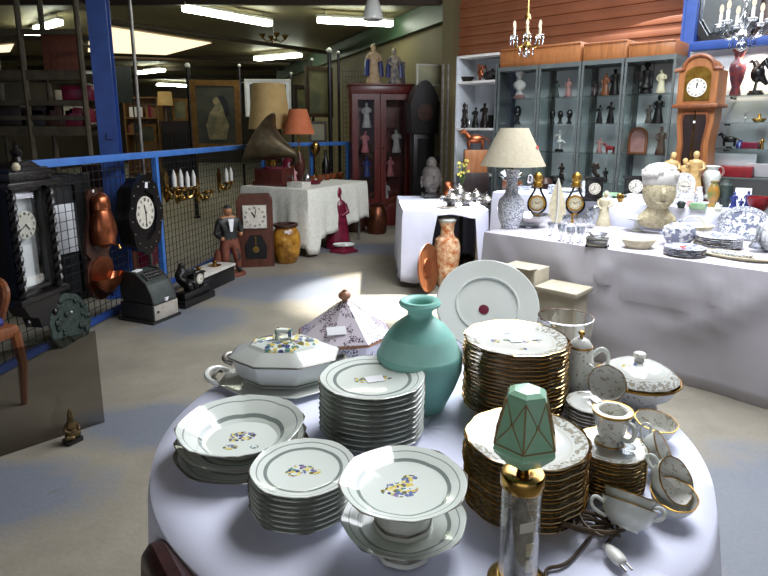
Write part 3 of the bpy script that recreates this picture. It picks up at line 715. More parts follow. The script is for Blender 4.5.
b.build('tower_window', 'cream', mill)
b = MB(); b.box((.0, -.0232, .125), (.026, .001, .017)); b.build('price_tag', 'paper', t)
b = MB(); b.tube([(-.016, -.012, .186), (-.004, -.018, .163), (.008, -.012, .175)], .0012, 5); b.build('tag_string', 'ink', t)
mat('jade_glass', S(150, 208, 172), S(168, 216, 184), 16, .25, bump=.1, Transmission_Weight=.1, Coat_Weight=.4); mat('came', S(168, 140, 98), None, 20, .5, .2)
hx = ngon(6, 1, .01)
b = MB(); prof = [(0.018, .222), (.030, .230), (.0525, .254), (.0545, .260), (.052, .270), (.0335, .343), (.031, .348), (.022, .353), (0, .354)]
b.lathe(prof, 6, rf=None); b.build('glass_shade', 'jade_glass', t, ang=5)
shade = t.children[-1]
b = MB()
for k in range(6):
    a0, a1 = k*pi/3, (k+1)*pi/3
    q = lambda r, z, a: Vector((r*cos(a), r*sin(a), z))
    p0, p1, p2, p3 = q(.0530, .2685, a0), q(.0530, .2685, a1), q(.0340, .342, a0), q(.0340, .342, a1)
    mid = (p0+p1+p2+p3)/4
    for e in (p0, p1, p2, p3): b.tube([e, mid*1.012 if False else Vector((mid.x*1.02, mid.y*1.02, mid.z))], .0009, 5)
    b.tube([p0, p2], .0014, 5); b.tube([p0, p1], .0012, 5); b.sph((mid.x*1.02, mid.y*1.02, mid.z), .0028, n=8)
b.build('lead_came', 'came', shade)
# cord and plug
mat('cord_brown', S(78, 62, 40), S(60, 46, 30), 30, .6)
t = thing('lamp_cord', 'coiled brown lamp cord lying beside the green-shaded lamp', 'cord', (0, 0, 0))
c0 = P(585, 535, TZ)
pts = [Vector((LP.x+.05, LP.y+.005, TZ+.006)), P(545, 568, TZ+.004), P(563, 566, TZ+.004), P(575, 556, TZ+.004)]
rnd = random.Random(4)
for k in range(64):
    a = k*.62+.4; g = k/64
    rx, ry = .036+.018*sin(k*.37)+rnd.uniform(-.006, .006), .03+.015*cos(k*.53)
    cx, cy = c0.x+.012*sin(k*.21)+.02*g, c0.y+.01*cos(k*.3)
    pts.append(Vector((cx+rx*cos(a)*1.25, cy+ry*sin(a), TZ+.005+.02*abs(sin(k*.31))+.016*g)))
pp = P(606, 545, TZ+.014); pts += [P(622, 538, TZ+.012), P(615, 533, TZ+.02), pp]
def smooth(ps, it=2):
    for _ in range(it):
        q = [ps[0]]
        for a, c in zip(ps, ps[1:]): q += [a*.75+c*.25, a*.25+c*.75]
        ps = q+[ps[-1]]
    return ps
b = MB(); b.tube(smooth(pts), .0032, 6); b.build('cable', 'cord_brown', t)
pl = P(616, 556, TZ+.012); dv = (pl-pp).normalized()
b = MB(); b.tube([pp, pp+dv*.008, pp+dv*.022, pp+dv*.04, pp+dv*.044], [.005, .009, .013, .012, .008], 12, sq=(1.1, .75)); o = b.build('plug', 'plastic_white', t); tag(o, 'white plug', None)
b = MB(); side = dv.cross(Vector((0, 0, 1)))
for s in (-1, 1): b.tube([pp+dv*.043+side*.006*s, pp+dv*.06+side*.006*s], .0022, 6)
b.build('plug_pin', 'steel', o)

# dark chair pushed against the round table, front left
cp = P(180, 556, .70)
t = thing('dining_chair', 'dark brown chair tucked against the front left of the round table', 'chair', (-.305, .825, .02), radians(128))
# local: back at -Y edge plane y=0, seat towards -Y away from the table
b = MB(); b.box((0, -.22, .44), (.42, .42, .04), bev=.012); b.build('seat', 'chair_wood', t)
for x in (-.19, .19):
    b = MB(); b.tube([(x, -.41, .44), (x, -.42, 0)], [.022, .016], 8); b.build('leg', 'chair_wood', t)
    b = MB(); b.tube([(x, -.01, 0), (x, -.01, .44), (x*.98, .012, .66)], [.017, .022, .022], 8); b.build('leg', 'chair_wood', t)
b = MB(); b.tube([(-.20, .012, .64), (-.185, .012, .685), (-.1, .018, .697), (0, .02, .70), (.1, .018, .697), (.185, .012, .685), (.20, .012, .64)], .032, 10, sq=(1.0, 1.1)); b.build('top_rail', 'chair_wood', t)
b = MB(); b.box((0, .0, .56), (.10, .016, .24), bev=.005); b.build('splat', 'chair_wood', t)
# ---------------------------------------------------------------- cloth-covered tables
def cloth_table(label_t, label_c, origin, rz, L, Dp, z, drop, amp=.015, nf=9, disp=None, cm='cloth_white', names=('trestle_table', 'tablecloth')):
    """origin = front-left corner; local x along the front, y to the back; drop(side, t) = hanging length"""
    t = thing(names[0], label_t, 'table', origin, rz)
    b = MB(); b.box((L/2, Dp/2, z-.02), (L-.02, Dp-.02, .03)); b.build('tabletop', 'walnut', t)
    for x in (.08, L-.08):
        for y in (.08, Dp-.08):
            b = MB(); b.tube([(x, y, z-.035), (x, y, 0)], .02, 8); b.build('leg', 'steel', t)
    per = []; nx, ny = int(L/.04), int(Dp/.05)
    for i in range(nx): per.append((i/nx*L, 0, 0, i/nx, (0, -1)))
    for i in range(ny): per.append((L, i/ny*Dp, 1, i/ny, (1, 0)))
    for i in range(nx): per.append((L-i/nx*L, Dp, 2, i/nx, (0, 1)))
    for i in range(ny): per.append((0, Dp-i/ny*Dp, 3, i/ny, (-1, 0)))
    n = len(per); NV = 14
    def pt(i, j):
        x, y, sd, tt, nr = per[i]
        prev = per[i-1]; 
        nx_, ny_ = nr
        if i > 0 and prev[2] != sd: nx_, ny_ = (nr[0]+prev[4][0])*.7, (nr[1]+prev[4][1])*.7
        if i == 0: nx_, ny_ = -.7, -.7
        if j <= 4:
            f = j/4; zz = z+.002*sin(9*x+5*y)*(0 if j > 3 else 1)
            return Vector((L/2+(x-L/2)*(f if j else .001), Dp/2+(y-Dp/2)*(f if j else .001), zz))
        q = (j-4)/(NV-4); dr = drop(sd, tt)
        s = (i/n)*2*pi*nf
        o = .01*min(1, q*8)+q*(amp*1.3+amp*sin(s)+amp*.6*sin(2.3*s+1))
        if disp: o += disp(x, z-dr*q, sd)*min(1, q*5)
        return Vector((x+nx_*o, y+ny_*o, z-.006*min(1, q*8)-dr*q))
    b = MB(); b.grid(pt, n, NV+1, True); o = b.build('tablecloth', cm, loc=origin, rz=rz, ang=70)
    md = o.modifiers.new('thick', 'SOLIDIFY'); md.thickness = .003; md.offset = -1
    tag(o, label_c, 'tablecloth'); return t, o
def swag(x, zz, sd):
    if sd: return 0
    d1 = hypot(x-1.22, (zz-1.02)*1.15); d2 = hypot(x-.3, zz-1.25); d3 = hypot(x-.95, (zz-1.4)*.9)
    g = lambda d, w: math.exp(-(d/w)**2)
    return .036*g(d1-.58, .025)+.024*g(d2-.9, .03)+.022*g(d3-1.05, .04)+.012*sin(7*(x+.8*zz))+.02*g(d1-.74, .05)
H1, H2, H3 = .75, .75, .93
cloth_table('long trestle table at the right under a floor-length cloth', 'long white cloth hanging to the floor at the right', RS(0, 0), RROW, 2.5, .9, H1, lambda s, t: .742 if s != 2 else .3, .006, 8, swag, 'cloth_white_shaded')
G0 = P(403, 210, H2); G0.z = 0; RT2 = radians(1.5)
def d2(s, t):
    if s == 0:
        sm = lambda a, b, x: max(0, min(1, (x-a)/(b-a)))**2*(3-2*max(0, min(1, (x-a)/(b-a))))
        return .055+.02*sin(t*9)+.62*(1-sm(.30, .38, t))+.62*sm(.86, .92, t)
    return .7
cloth_table('small table in the middle carrying silverware and the stone head', 'bright white cloth parted at the front, orange vase beneath', G0, RT2, .80, 1.15, H2, d2, .010, 12)
cloth_table('raised back table before the glass cases', 'white cloth over the raised table before the glass cases', RS(-.55, .98), RROW, 1.95, .5, H3, lambda s, t: .5, .008, 12, names=('raised_table', 'tablecloth'))

# ---------------------------------------------------------------- small builders
def at(u, v, z):
    p = P(u, v, z); return p, (p.y*cos(PITCH)+(EYE-z)*sin(PITCH))/F
def face_cam(p): return math.atan2(p.y, p.x)-pi/2
def pot(name, label, cat, p, prof, m, n=24, rz=0, parent=None, group=None, rf=None, sx=1, sy=1):
    b = MB(); b.lathe(prof, n, rf=rf, sx=sx, sy=sy); o = b.build(name, m, parent, p, rz)
    if not parent: tag(o, label, cat, group)
    return o
def S_(prof, k): return [(r*k, z*k) for r, z in prof]
def statuette(name, label, cat, p, h, m, style='robed', rz=0, base=None, group=None, seed=0):
    """small statue of height h; body one mesh, optional plinth as a part"""
    r = random.Random(seed); t = None; bh = h*.12 if base else 0
    b = MB()
    def robed(x0, y0, hh, z0, lean=0):
        w = hh*.17
        b.lathe([(0, z0), (w*1.15, z0), (w*1.2, z0+hh*.05), (w*.85, z0+hh*.3), (w*.7, z0+hh*.5), (w*.62, z0+hh*.58), (w*.95, z0+hh*.72), (w*.9, z0+hh*.78), (w*.3, z0+hh*.82), (w*.28, z0+hh*.86), (0, z0+hh*.87)], 14, c=(x0, y0, 0), sy=.75)
        b.sph((x0+lean*hh*.03, y0-hh*.01, z0+hh*.915), hh*.068, sz=1.22, n=12); b.sph((x0+lean*hh*.03, y0+hh*.012, z0+hh*.935), hh*.07, sz=1.1, n=10)
        s = 1 if r.random() < .5 else -1
        b.tube([(x0+w*.9, y0, z0+hh*.74), (x0+w*1.08, y0-hh*.05, z0+hh*.6), (x0+w*.5, y0-hh*.12, z0+hh*.56+.06*hh*r.random())], [hh*.045, hh*.038, hh*.03], 7)
        b.tube([(x0-w*.9, y0, z0+hh*.74), (x0-w*1.1, y0-hh*.03, z0+hh*.62), (x0-w*(.9 if s > 0 else .5), y0-hh*.1, z0+hh*(.72 if s > 0 else .5))], [hh*.045, hh*.038, hh*.03], 7)
    H = h-bh
    if style == 'robed': robed(0, 0, H, bh, r.uniform(-1, 1))
    elif style == 'pair': robed(-H*.15, 0, H, bh, 1); robed(H*.17, .02*H, H*.86, bh, -1)
    elif style == 'bust':
        b.lathe([(0, bh), (H*.16, bh), (H*.15, bh+H*.05), (H*.08, bh+H*.1), (H*.08, bh+H*.16), (H*.2, bh+H*.22), (H*.25, bh+H*.34), (H*.2, bh+H*.44), (H*.1, bh+H*.5), (H*.09, bh+H*.6), (0, bh+H*.62)], 16, sy=.62)
        b.sph((0, -H*.02, bh+H*.77), H*.155, sz=1.3, n=14); b.sph((0, H*.025, bh+H*.81), H*.17, sz=1.15, n=12); b.tube([(0, -H*.15, bh+H*.83), (0, -H*.2, bh+H*.765), (0, -H*.15, bh+H*.75)], H*.022, 6)
    elif style == 'head':
        b.lathe([(0, bh), (H*.13, bh), (H*.12, bh+H*.3), (0, bh+H*.32)], 12); b.sph((0, 0, bh+H*.62), H*.24, sz=1.55, n=14); b.tube([(0, -H*.22, bh+H*.7), (0, -H*.29, bh+H*.56), (0, -H*.2, bh+H*.54)], H*.03, 6)
    elif style == 'dancer':
        b.tube([(0, 0, bh), (H*.02, 0, bh+H*.25), (0, 0, bh+H*.45), (-H*.04, 0, bh+H*.62), (0, 0, bh+H*.78)], [H*.03, H*.045, H*.075, H*.06, H*.05], 10)
        b.tube([(0, 0, bh+H*.44), (H*.18, -.02*H, bh+H*.42), (H*.3, 0, bh+H*.28)], [H*.06, H*.05, H*.03], 8)
        b.tube([(.03*H, 0, bh+H*.76), (H*.2, -.05*H, bh+H*.8), (H*.28, -.08*H, bh+H*.95)], [H*.035, H*.03, H*.022], 7); b.tube([(-.03*H, 0, bh+H*.76), (-H*.2, -.04*H, bh+H*.66), (-H*.3, -.1*H, bh+H*.6)], [H*.035, H*.03, H*.022], 7)
        b.sph((0, -.01*H, bh+H*.88), H*.07, sz=1.2); b.lathe([(H*.05, bh+H*.52), (H*.17, bh+H*.36), (H*.16, bh+H*.35), (0, bh+H*.45)], 12)
    elif style == 'bird':
        b.sph((0, 0, bh+H*.5), H*.2, sx=1, sy=.8, sz=1.35); b.tube([(0, 0, bh+H*.62), (-H*.08, 0, bh+H*.8), (-H*.14, 0, bh+H*.88), (-H*.27, 0, bh+H*.84)], [H*.13, H*.09, H*.085, H*.015], 9)
        for s in (-1, 1): b.tube([(0, s*H*.12, bh+H*.66), (H*.2, s*H*.2, bh+H*.86), (H*.33, s*H*.2, bh+H*.55)], [H*.06, H*.1, H*.03], 7, sq=(.5, 1))
        b.tube([(H*.1, 0, bh+H*.4), (H*.28, 0, bh+H*.16)], [H*.12, H*.05], 8)
        for s in (-1, 1): b.tube([(0, s*H*.06, bh+H*.3), (-H*.03, s*H*.07, bh)], H*.035, 6)
    elif style == 'animal':
        b.sph((0, 0, bh+H*.52), H*.24, sx=1.9, sz=.95); b.tube([(-H*.34, 0, bh+H*.6), (-H*.52, 0, bh+H*.85), (-H*.6, 0, bh+H*.92), (-H*.78, 0, bh+H*.8)], [H*.15, H*.11, H*.12, H*.06], 9)
        for x in (-.32, .32):
            for s in (-1, 1): b.tube([(x*H, s*H*.12, bh+H*.48), (x*H*1.1, s*H*.12, bh+H*.22), (x*H, s*H*.12, bh)], [H*.1, H*.06, H*.05], 7)
        b.tube([(H*.42, 0, bh+H*.6), (H*.62, 0, bh+H*.5), (H*.66, 0, bh+H*.25)], [H*.05, H*.04, H*.03], 6)
    elif style == 'warrior':
        robed(0, 0, H*.86, bh); b.lathe([(H*.13, bh+H*.3), (H*.2, bh+H*.18), (H*.19, bh+H*.16), (H*.1, bh+H*.3)], 12, closed=True); b.lathe([(H*.1, bh+H*.8), (H*.085, bh+H*.88), (H*.03, bh+H*.95), (0, bh+H)], 10)
        b.box((H*.2, -.05*H, bh+H*.45), (H*.02, H*.02, H*.9)); b.box((-H*.2, -H*.06, bh+H*.5), (H*.2, H*.03, H*.28), bev=H*.01)
    if base:
        t = thing(name, label, cat, p, rz, group); b.build('figure', m, t, ang=60)
        b2 = MB(); b2.lathe([(0, 0), (h*.2, 0), (h*.2, bh*.5), (h*.17, bh*.6), (h*.16, bh), (0, bh)], 16, sy=.8); b2.build('plinth', base, t); return t
    o = b.build(name, m, None, p, rz, ang=60); return tag(o, label, cat, group)

# ---------------------------------------------------------------- glass showcases
ZTOP = PN(560, 63, 1.88).z
shz = [PN(603, v, 2.0).z for v in (182, 153, 123.5, 95.5)]
bounds = [496, 536, 578, 620, 671]
def showcase(u0, u1, label):
    s0, s1 = SU(u0, 1.88), SU(u1, 1.88); w = s1-s0-.012; dp = .36
    t = thing('glass_showcase', label, 'display cabinet', RS(s0, 1.88), RROW, 'glass showcases')
    b = MB(); b.box((w/2, dp/2, .1), (w, dp, .2)); b.build('base', 'grey_cabinet', t)
    b = MB(); b.box((w/2, dp-.008, (ZTOP+.2)/2), (w, .016, ZTOP-.2)); b.build('back_panel', 'case_back', t)
    b = MB(); b.box((w/2, dp/2, ZTOP-.02), (w, dp, .04)); b.build('top', 'grey_cabinet', t)
    for x in (.006, w-.006):
        b = MB(); b.box((x, dp/2, (ZTOP+.16)/2), (.005, dp-.05, ZTOP-.24)); b.build('side_pane', 'pane', t)
    for x in (.01, w-.01):
        b = MB(); b.box((x, .01, (ZTOP+.16)/2), (.018, .018, ZTOP-.24)); b.build('post', 'grey_cabinet', t)
        b = MB(); b.box((x, dp-.03, (ZTOP+.16)/2), (.02, .06, ZTOP-.24)); b.build('post', 'grey_cabinet', t)
    b = MB(); b.box((w/2, .004, (ZTOP+.16)/2), (w-.04, .004, ZTOP-.24)); b.build('door_pane', 'pane', t)
    for z in shz:
        b = MB(); b.box((w/2, dp/2, z-.004), (w-.02, dp-.06, .007)); b.build('shelf', 'shelf_glass', t)
    return t
mat('case_back', S(232, 236, 240), S(222, 226, 230), 4, .7)
glass('shelf_glass', (.80, .86, .84, 1), .5, .08)
for i in range(4):
    showcase(bounds[i], bounds[i+1]+.0, ['glass showcase holding the white bust, first after the open shelf', 'glass showcase holding three small black busts in a row', 'glass showcase holding a seated pair of dark figures', 'glass showcase next to the tall pine clock, armoured figure inside'][i])
# open white corner shelf
s0, s1 = SU(455, 1.9), SU(496, 1.9); w = s1-s0-.01; zt = PN(470, 55, 1.9).z
t = thing('open_shelf_unit', 'open white shelf unit left of the glass showcases', 'shelf unit', RS(s0, 1.9), RROW)
b = MB(); b.box((w/2, .35, zt/2), (w, .02, zt)); b.build('back_panel', 'white_panel', t)
b = MB(); b.box((.012, .17, zt/2), (.024, .34, zt)); b.build('side_panel', 'white_panel', t)
b = MB(); b.box((w-.012, .17, zt/2-.06), (.024, .34, zt-.12)); b.build('side_panel', 'grey_cabinet', t)
oshz = [PN(476, v, 2.05).z for v in (128, 82)]+[zt, PN(476, 172, 2.05).z]
for z in oshz:
    b = MB(); b.box((w/2, .165, z-.012), (w-.05 if z < zt else w, .33, .024)); b.build('shelf', 'white_matt', t)
def shelf_item(name, lab, cat, u, v, hpx, m, style, z=None, n=2.02, base=None, seed=0, rz=None, group=None):
    p = PN(u, v, n); k = p.y*.985/F
    if z is not None: p.z = z
    return statuette(name, lab, cat, p, hpx*k, m, style, RROW if rz is None else rz, base, group, seed)
zz = oshz[1]
p = PN(467, 82, 2.03); p.z = zz; k = p.y/F
pot('boat_dish', 'low dark boat-shaped dish on the top shelf of the white unit', 'dish', p, [(0, .01), (.03, 0), (.04, 0), (.09, .06), (.085, .06), (0, .02)], 'bronze', sx=1, sy=.6)
shelf_item('copper_bird', 'copper bird on the top shelf of the white unit', 'figurine', 480, 82, 17, 'copper', 'bird', zz)
p = PN(492, 82, 2.03); p.z = zz
pot('dark_tureen', 'dark lidded pot on the top shelf of the white unit', 'pot', p, [(0, 0), (.06, 0), (.10, .04), (.105, .06), (.09, .085), (.04, .105), (.012, .11), (.015, .125), (0, .13)], 'dark_bronze')
zz = oshz[0]
for q in ((464, 127, 25, 'bronze', 'warrior', 'crouching dark warrior statue at the left of the white unit middle shelf'), (475, 127, 20, 'dark_bronze', 'robed', 'smaller dark robed statue on the white unit middle shelf'), (484, 127, 24, 'bronze', 'robed', 'tall slim bronze statue on the white unit middle shelf')):
    shelf_item('statue', q[5], 'statue', q[0], q[1], q[2], q[3], q[4], zz, seed=q[0], base='black_gloss')
p = PN(492, 127, 2.05); p.z = zz; b = MB(); b.box((0, 0, .07), (.05, .1, .14), bev=.004); tag(b.build('dark_box', 'dark_bronze', loc=p, rz=RROW), 'upright dark box at the right of the white unit middle shelf', 'box')
p = PN(469, 128, 1.97); p.z = zz; pot('small_bottle', 'tiny pale bottle before the statues in the white unit', 'bottle', p, [(0, 0), (.015, 0), (.016, .06), (.006, .08), (.006, .1), (0, .1)], 'silver', 12)
# showcase contents; rows of (u, base v, px height, material, style, shelf, label, plinth)
rows = [
 (519, 98, 31, 'white_matt', 'bust', 3, 'white marble bust on pink plinth inside the first glass showcase', 'pink_stone'),
 (517, 124, 18, 'black_gloss', 'head', 2, 'single black head under the white bust', 'black_gloss'),
 (556, 97, 16, 'verdigris', 'robed', 3, 'small greenish lady on top shelf of the second showcase', None),
 (568, 97, 18, 'pink_stone', 'robed', 3, 'pinkish figurine on top shelf of the second showcase', None),
 (552, 124, 14, 'black_gloss', 'head', 2, 'left one of the three black busts in the showcase', 'black_gloss'),
 (560, 124, 13, 'black_gloss', 'head', 2, 'middle one of the three black busts in the showcase', 'black_gloss'),
 (569, 124, 14, 'black_gloss', 'head', 2, 'right one of the three black busts in the showcase', 'black_gloss'),
 (559, 153, 22, 'white_matt', 'dancer', 1, 'white dancing figure on a dark plinth in the second showcase', 'black_gloss'),
 (561, 180, 16, 'bronze', 'robed', 0, 'bronze figure on the lower shelf under the white dancer', None),
 (596, 95, 15, 'dark_brown', 'pair', 3, 'dark brown carved group on top shelf of the third showcase', None),
 (605, 95, 21, 'oak', 'robed', 3, 'reddish pointed figure between the dark carvings', None),
 (614, 95, 25, 'dark_bronze', 'robed', 3, 'tallest dark figure on top shelf of the third showcase', None),
 (599, 123, 18, 'black_gloss', 'robed', 2, 'left figure of the seated dark pair in the third showcase', 'black_gloss'),
 (610, 123, 21, 'black_gloss', 'robed', 2, 'right figure of the seated dark pair in the third showcase', 'black_gloss'),
 (599, 152, 15, 'pink_stone', 'robed', 1, 'pale pink figurine on lower shelf of the third showcase', None),
 (610, 152, 10, 'red', 'animal', 1, 'small red figurine beside the pale pink one', None),
 (605, 181, 14, 'bronze', 'robed', 0, 'little bronze figure low in the third showcase', None),
 (645, 97, 33, 'dark_bronze', 'warrior', 3, 'big dark armoured figure in the fourth showcase', None),
 (660, 97, 23, 'cream', 'robed', 3, 'cream carved figure beside the armoured one', None),
 (648, 126, 18, 'stone_grey', 'robed', 2, 'small grey standing figure in the fourth showcase', None),
 (657, 126, 27, 'dark_bronze', 'robed', 2, 'tall dark slender figure in the fourth showcase', None),
 (660, 157, 27, 'walnut', 'robed', 1, 'red-brown carved figure low in the fourth showcase', None)]
for u, v, hp, m, st, sh, lab, base in rows:
    shelf_item('statue' if st != 'bust' else 'bust', lab, 'statue', u, v, hp, m, st, shz[sh], 2.03, base, seed=u)
p = PN(636, 157, 2.05); p.z = shz[1]
t = thing('arched_wooden_picture', 'arched wooden frame standing low in the fourth showcase', 'frame', p, RROW)
k = p.y/F; ar = lambda w_, h_: [(-w_, 0), (w_, 0)]+[(w_*cos(a), h_-w_+w_*sin(a)) for a in [i*pi/12 for i in range(0, 13)]]
b = MB(); b.ringplate(ar(9*k, 26*k), [(x*.78, 1.5*k+z*.86) for x, z in ar(9*k, 26*k)], .03); b.build('frame', 'oak', t)
b = MB(); b.prism([(x*.8, 1*k+z*.88) for x, z in ar(9*k, 26*k)], .01, Matrix.Translation((0, .015, 0))); b.build('panel', 'pink_stone', t)
# wooden chests lying on the showcases
for (u0, u1, lab) in ((578, 621, 'left one of two orange wooden chests on the showcases'), (622, 668, 'right one of two orange wooden chests on the showcases, nearest the clock'), (497, 576, 'long orange board box behind the small chandelier')):
    s0, s1 = SU(u0, 1.9), SU(u1, 1.9); z1 = PN(u0, 44 if u0 > 500 else 50, 1.9).z
    t = thing('wooden_chest', lab, 'chest', RS(s0, 1.9, ZTOP), RROW)
    b = MB(); b.box(((s1-s0)/2, .25, (z1-ZTOP)/2), (s1-s0-.01, .5, z1-ZTOP), bev=.004); b.build('body', 'pine', t)
    b = MB(); b.box(((s1-s0)/2, -.003, (z1-ZTOP)*.9), (s1-s0-.012, .006, .012)); b.build('lid_edge', 'oak', t)

# ---------------------------------------------------------------- long-case clock
p = PN(694, 128, 1.72); p.z = 0; zc_ = lambda v: PN(694, v, 1.72).z; k = PN(694, 128, 1.72).y/F
t = thing('grandfather_clock', 'tall pine long-case clock with a white dial at the end of the showcases', 'clock', p, RROW)
W = 17.5*k; D_ = .22; zt, zh, zd = zc_(57), zc_(104.5), zc_(88)
ht = zt-zh
hood = [(-W, zh)]+[(W, zh)]+[(W, zh+ht*.72)]+[(W*.75*cos(a), zh+ht*.72+ht*.28*sin(a)) for a in [i*pi/14 for i in range(15)]]+[(-W, zh+ht*.72)]
b = MB(); b.prism(hood, D_+.06, Matrix.Translation((0, -.03, 0))); hd = b.build('hood', 'pine', t)
b = MB(); b.box((0, D_/2-.01, zh-.012), (2*W+.05, D_+.1, .03), bev=.006); b.build('waist_moulding', 'oak', t)
b = MB()
b.tube([(-W-.03, -.035, zh+ht*.72), (-W*.78, -.035, zh+ht*.74)]+[((W*.78)*cos(a), -.035, zh+ht*.73+ht*.29*sin(a)) for a in [pi-i*pi/14 for i in range(15)]]+[(W*.78, -.035, zh+ht*.74), (W+.03, -.035, zh+ht*.72)], .016, 8); b.build('arched_moulding', 'oak', t)
aw = W*.66
b = MB(); b.prism([(-aw, zh+.03), (aw, zh+.03)]+[(aw*cos(a), zh+ht*.60+aw*.75*sin(a)) for a in [i*pi/14 for i in range(15)]], .01, Matrix.Translation((0, -.036, 0))); fc = b.build('dial_plate', 'gold', t)
dial(fc, (0, -.046, zd), 8.7*k, 12, 2, name='dial')
zb = zc_(205)
vio = [(.95, zh-.02), (.95, zh-.12), (.80, zh-.30), (.86, zh-.5), (1.0, zh-.72), (.95, zh-.95), (.86, zh-1.05)]
def viol(f, top=0, lo=0): 
    R_ = [(x*W*f, z) for x, z in vio]; return R_+[(-x, z) for x, z in reversed(R_)]
b = MB(); b.prism(viol(1), D_); b.build('waist', 'pine', t)
dv_ = [(.55, zh-.08), (.62, zh-.14), (.45, zh-.32), (.5, zh-.5), (.66, zh-.7), (.6, zh-.9), (.45, zh-.97)]
win = [(x*W, z) for x, z in dv_]; win = win+[(-x, z) for x, z in reversed(win)]
b = MB(); b.prism(win, .006, Matrix.Translation((0, -.006, 0))); wd = b.build('door_window', 'dark_brown', t)
b = MB(); b.ringplate([(x*1.18, zh-.52+(z-zh+.52)*1.05) for x, z in win], win, .014, Matrix.Translation((0, -.012, 0))); b.build('door_frame', 'oak', t)
b = MB(); b.prism([(x, zh-.66+z) for x, z in circ(.06, 24)], .006, Matrix.Translation((0, -.013, 0))); b.box((0, -.010, zh-.35), (.012, .004, .6)); b.build('pendulum', 'brass', wd)
b = MB(); b.box((0, -.013, zh-.14), (.018, .002, .018)); b.build('price_tag', 'paper', wd)
b = MB(); b.box((0, D_/2, .24), (2*W*1.02, D_+.02, .48), bev=.006); b.box((0, D_/2, .04), (2*W*1.12, D_+.06, .08)); b.box((0, D_/2, (zh-1.05+.48)/2), (2*W*.86, D_, max(.05, zh-1.05-.48)+.02)); b.build('pedestal', 'pine', t)

# ---------------------------------------------------------------- lit shelf bay on the right
for i, (v, u0) in enumerate(((95.5, 717), (122.5, 714), (148.5, 716), (177, 700))):
    z = PN(740, v, 2.1).z; s0 = SU(u0, 2.1)
    t = thing('wall_shelf', ['topmost glass shelf on the lit wall, vase and eagle on it', 'second glass shelf on the lit wall, two tiny brass pieces on it', 'third glass shelf on the lit wall, under the brass pieces', 'lowest dark shelf on the right wall, red box on it'][i], 'shelf', RS(s0, 2.0, z), RROW, 'shelves on the lit wall')
    b = MB(); b.box((.8, .13, -.005), (1.6, .26, .01)); b.build('shelf_board', 'shelf_glass' if i < 3 else 'grey_cabinet', t)
    for x in (.08, .8, 1.5):
        b = MB(); b.box((x, .18, -.018), (.012, .16, .016)); b.build('bracket', 'dark_metal', t)
bz = [PN(740, v, 2.1).z for v in (95.5, 122.5, 148.5, 177)]
def bay(u, z, n=2.12): q = PN(u, 128, n); q.z = z; return q, q.y/F
mat('imari', S(120, 50, 44), S(60, 50, 66), 28, .25)
q, k = bay(731, bz[0])
t = thing('tall_vase', 'tall dark red vase with flared neck on the topmost lit shelf', 'vase', q)
b = MB(); b.lathe(S_([(0, 0), (5, 0), (5, 2), (3.6, 8), (6, 16), (7.6, 25), (6.5, 30), (4, 33), (3.6, 36)], k), 24); b.build('body', 'imari', t)
b = MB(); b.lathe(S_([(3.6, 36), (5, 40), (7, 43), (6.6, 43), (4.5, 39.8), (3.2, 36)], k), 24, closed=True); b.build('flared_rim', 'imari', t)
q, k = bay(751, bz[0]); statuette('eagle_statue', 'black eagle statue on a stepped base on the topmost lit shelf', 'statue', q, 36*k, 'black_gloss', 'bird', RROW, 'black_gloss')
q, k = bay(771, bz[0]); statuette('bird_statue', 'dark statue cut by the right picture edge, on the topmost lit shelf', 'statue', q, 32*k, 'dark_bronze', 'bird', RROW, 'dark_bronze')
q, k = bay(744, bz[1]); statuette('small_figurine', 'tiny silvery figurine on the second lit shelf', 'figurine', q, 11*k, 'silver', 'dancer', RROW)
q, k = bay(758, bz[1]); pot('brass_burner', 'tiny low brass burner on the second lit shelf', 'burner', q, S_([(0, 0), (4, 0), (6.5, 3), (6, 4), (2, 4), (1.2, 6), (1.8, 7.5), (0, 9)], k), 'brass', 16)
q, k = bay(731, bz[2]); statuette('horse_statue', 'dark rearing animal bronze on the third lit shelf', 'statue', q, 15*k, 'dark_bronze', 'animal', RROW, 'dark_bronze')
q, k = bay(742, bz[2]); pot('blue_jar', 'little blue jar on the third lit shelf', 'jar', q, S_([(0, 0), (3, 0), (4, 3), (3, 6), (1.5, 7), (2, 8), (0, 8)], k), 'blue_dark', 16)
q, k = bay(753, bz[2]); b = MB(); b.box((0, 0, 3.2*k), (14*k, 10*k, 6.4*k), bev=.004); tag(b.build('maroon_casket', 'maroon', loc=q, rz=RROW), 'small maroon casket on the third lit shelf', 'box')
q, k = bay(764, bz[2]); statuette('brass_figurine', 'brass figurine next to the maroon casket', 'figurine', q, 11*k, 'brass', 'robed', RROW)
q, k = bay(731, bz[3]); b = MB(); b.box((0, 0, 5.2*k), (48*k, 18*k, 10.4*k), bev=.006); tag(b.build('red_box', 'red', loc=q, rz=RROW), 'long red box on the lowest wall shelf', 'box')
q, k = bay(738, bz[3]+10.5*k); b = MB(); b.box((0, 0, 6*k), (38*k, 2.5*k, 12*k), bev=.002); tag(b.build('pale_board', 'white_panel', loc=q, rz=RROW), 'pale board standing on top of the red box', 'board')
q, k = bay(764, bz[3]); b = MB(); b.box((0, 0, 0), (20*k, .004, 15*k), rot=(.5, 0, 0)); o = b.build('paper_sheet', 'paper', loc=q+Vector((0, 0, 7.5*k)), rz=RROW); tag(o, 'white paper sheet propped at the right of the red box', 'paper')

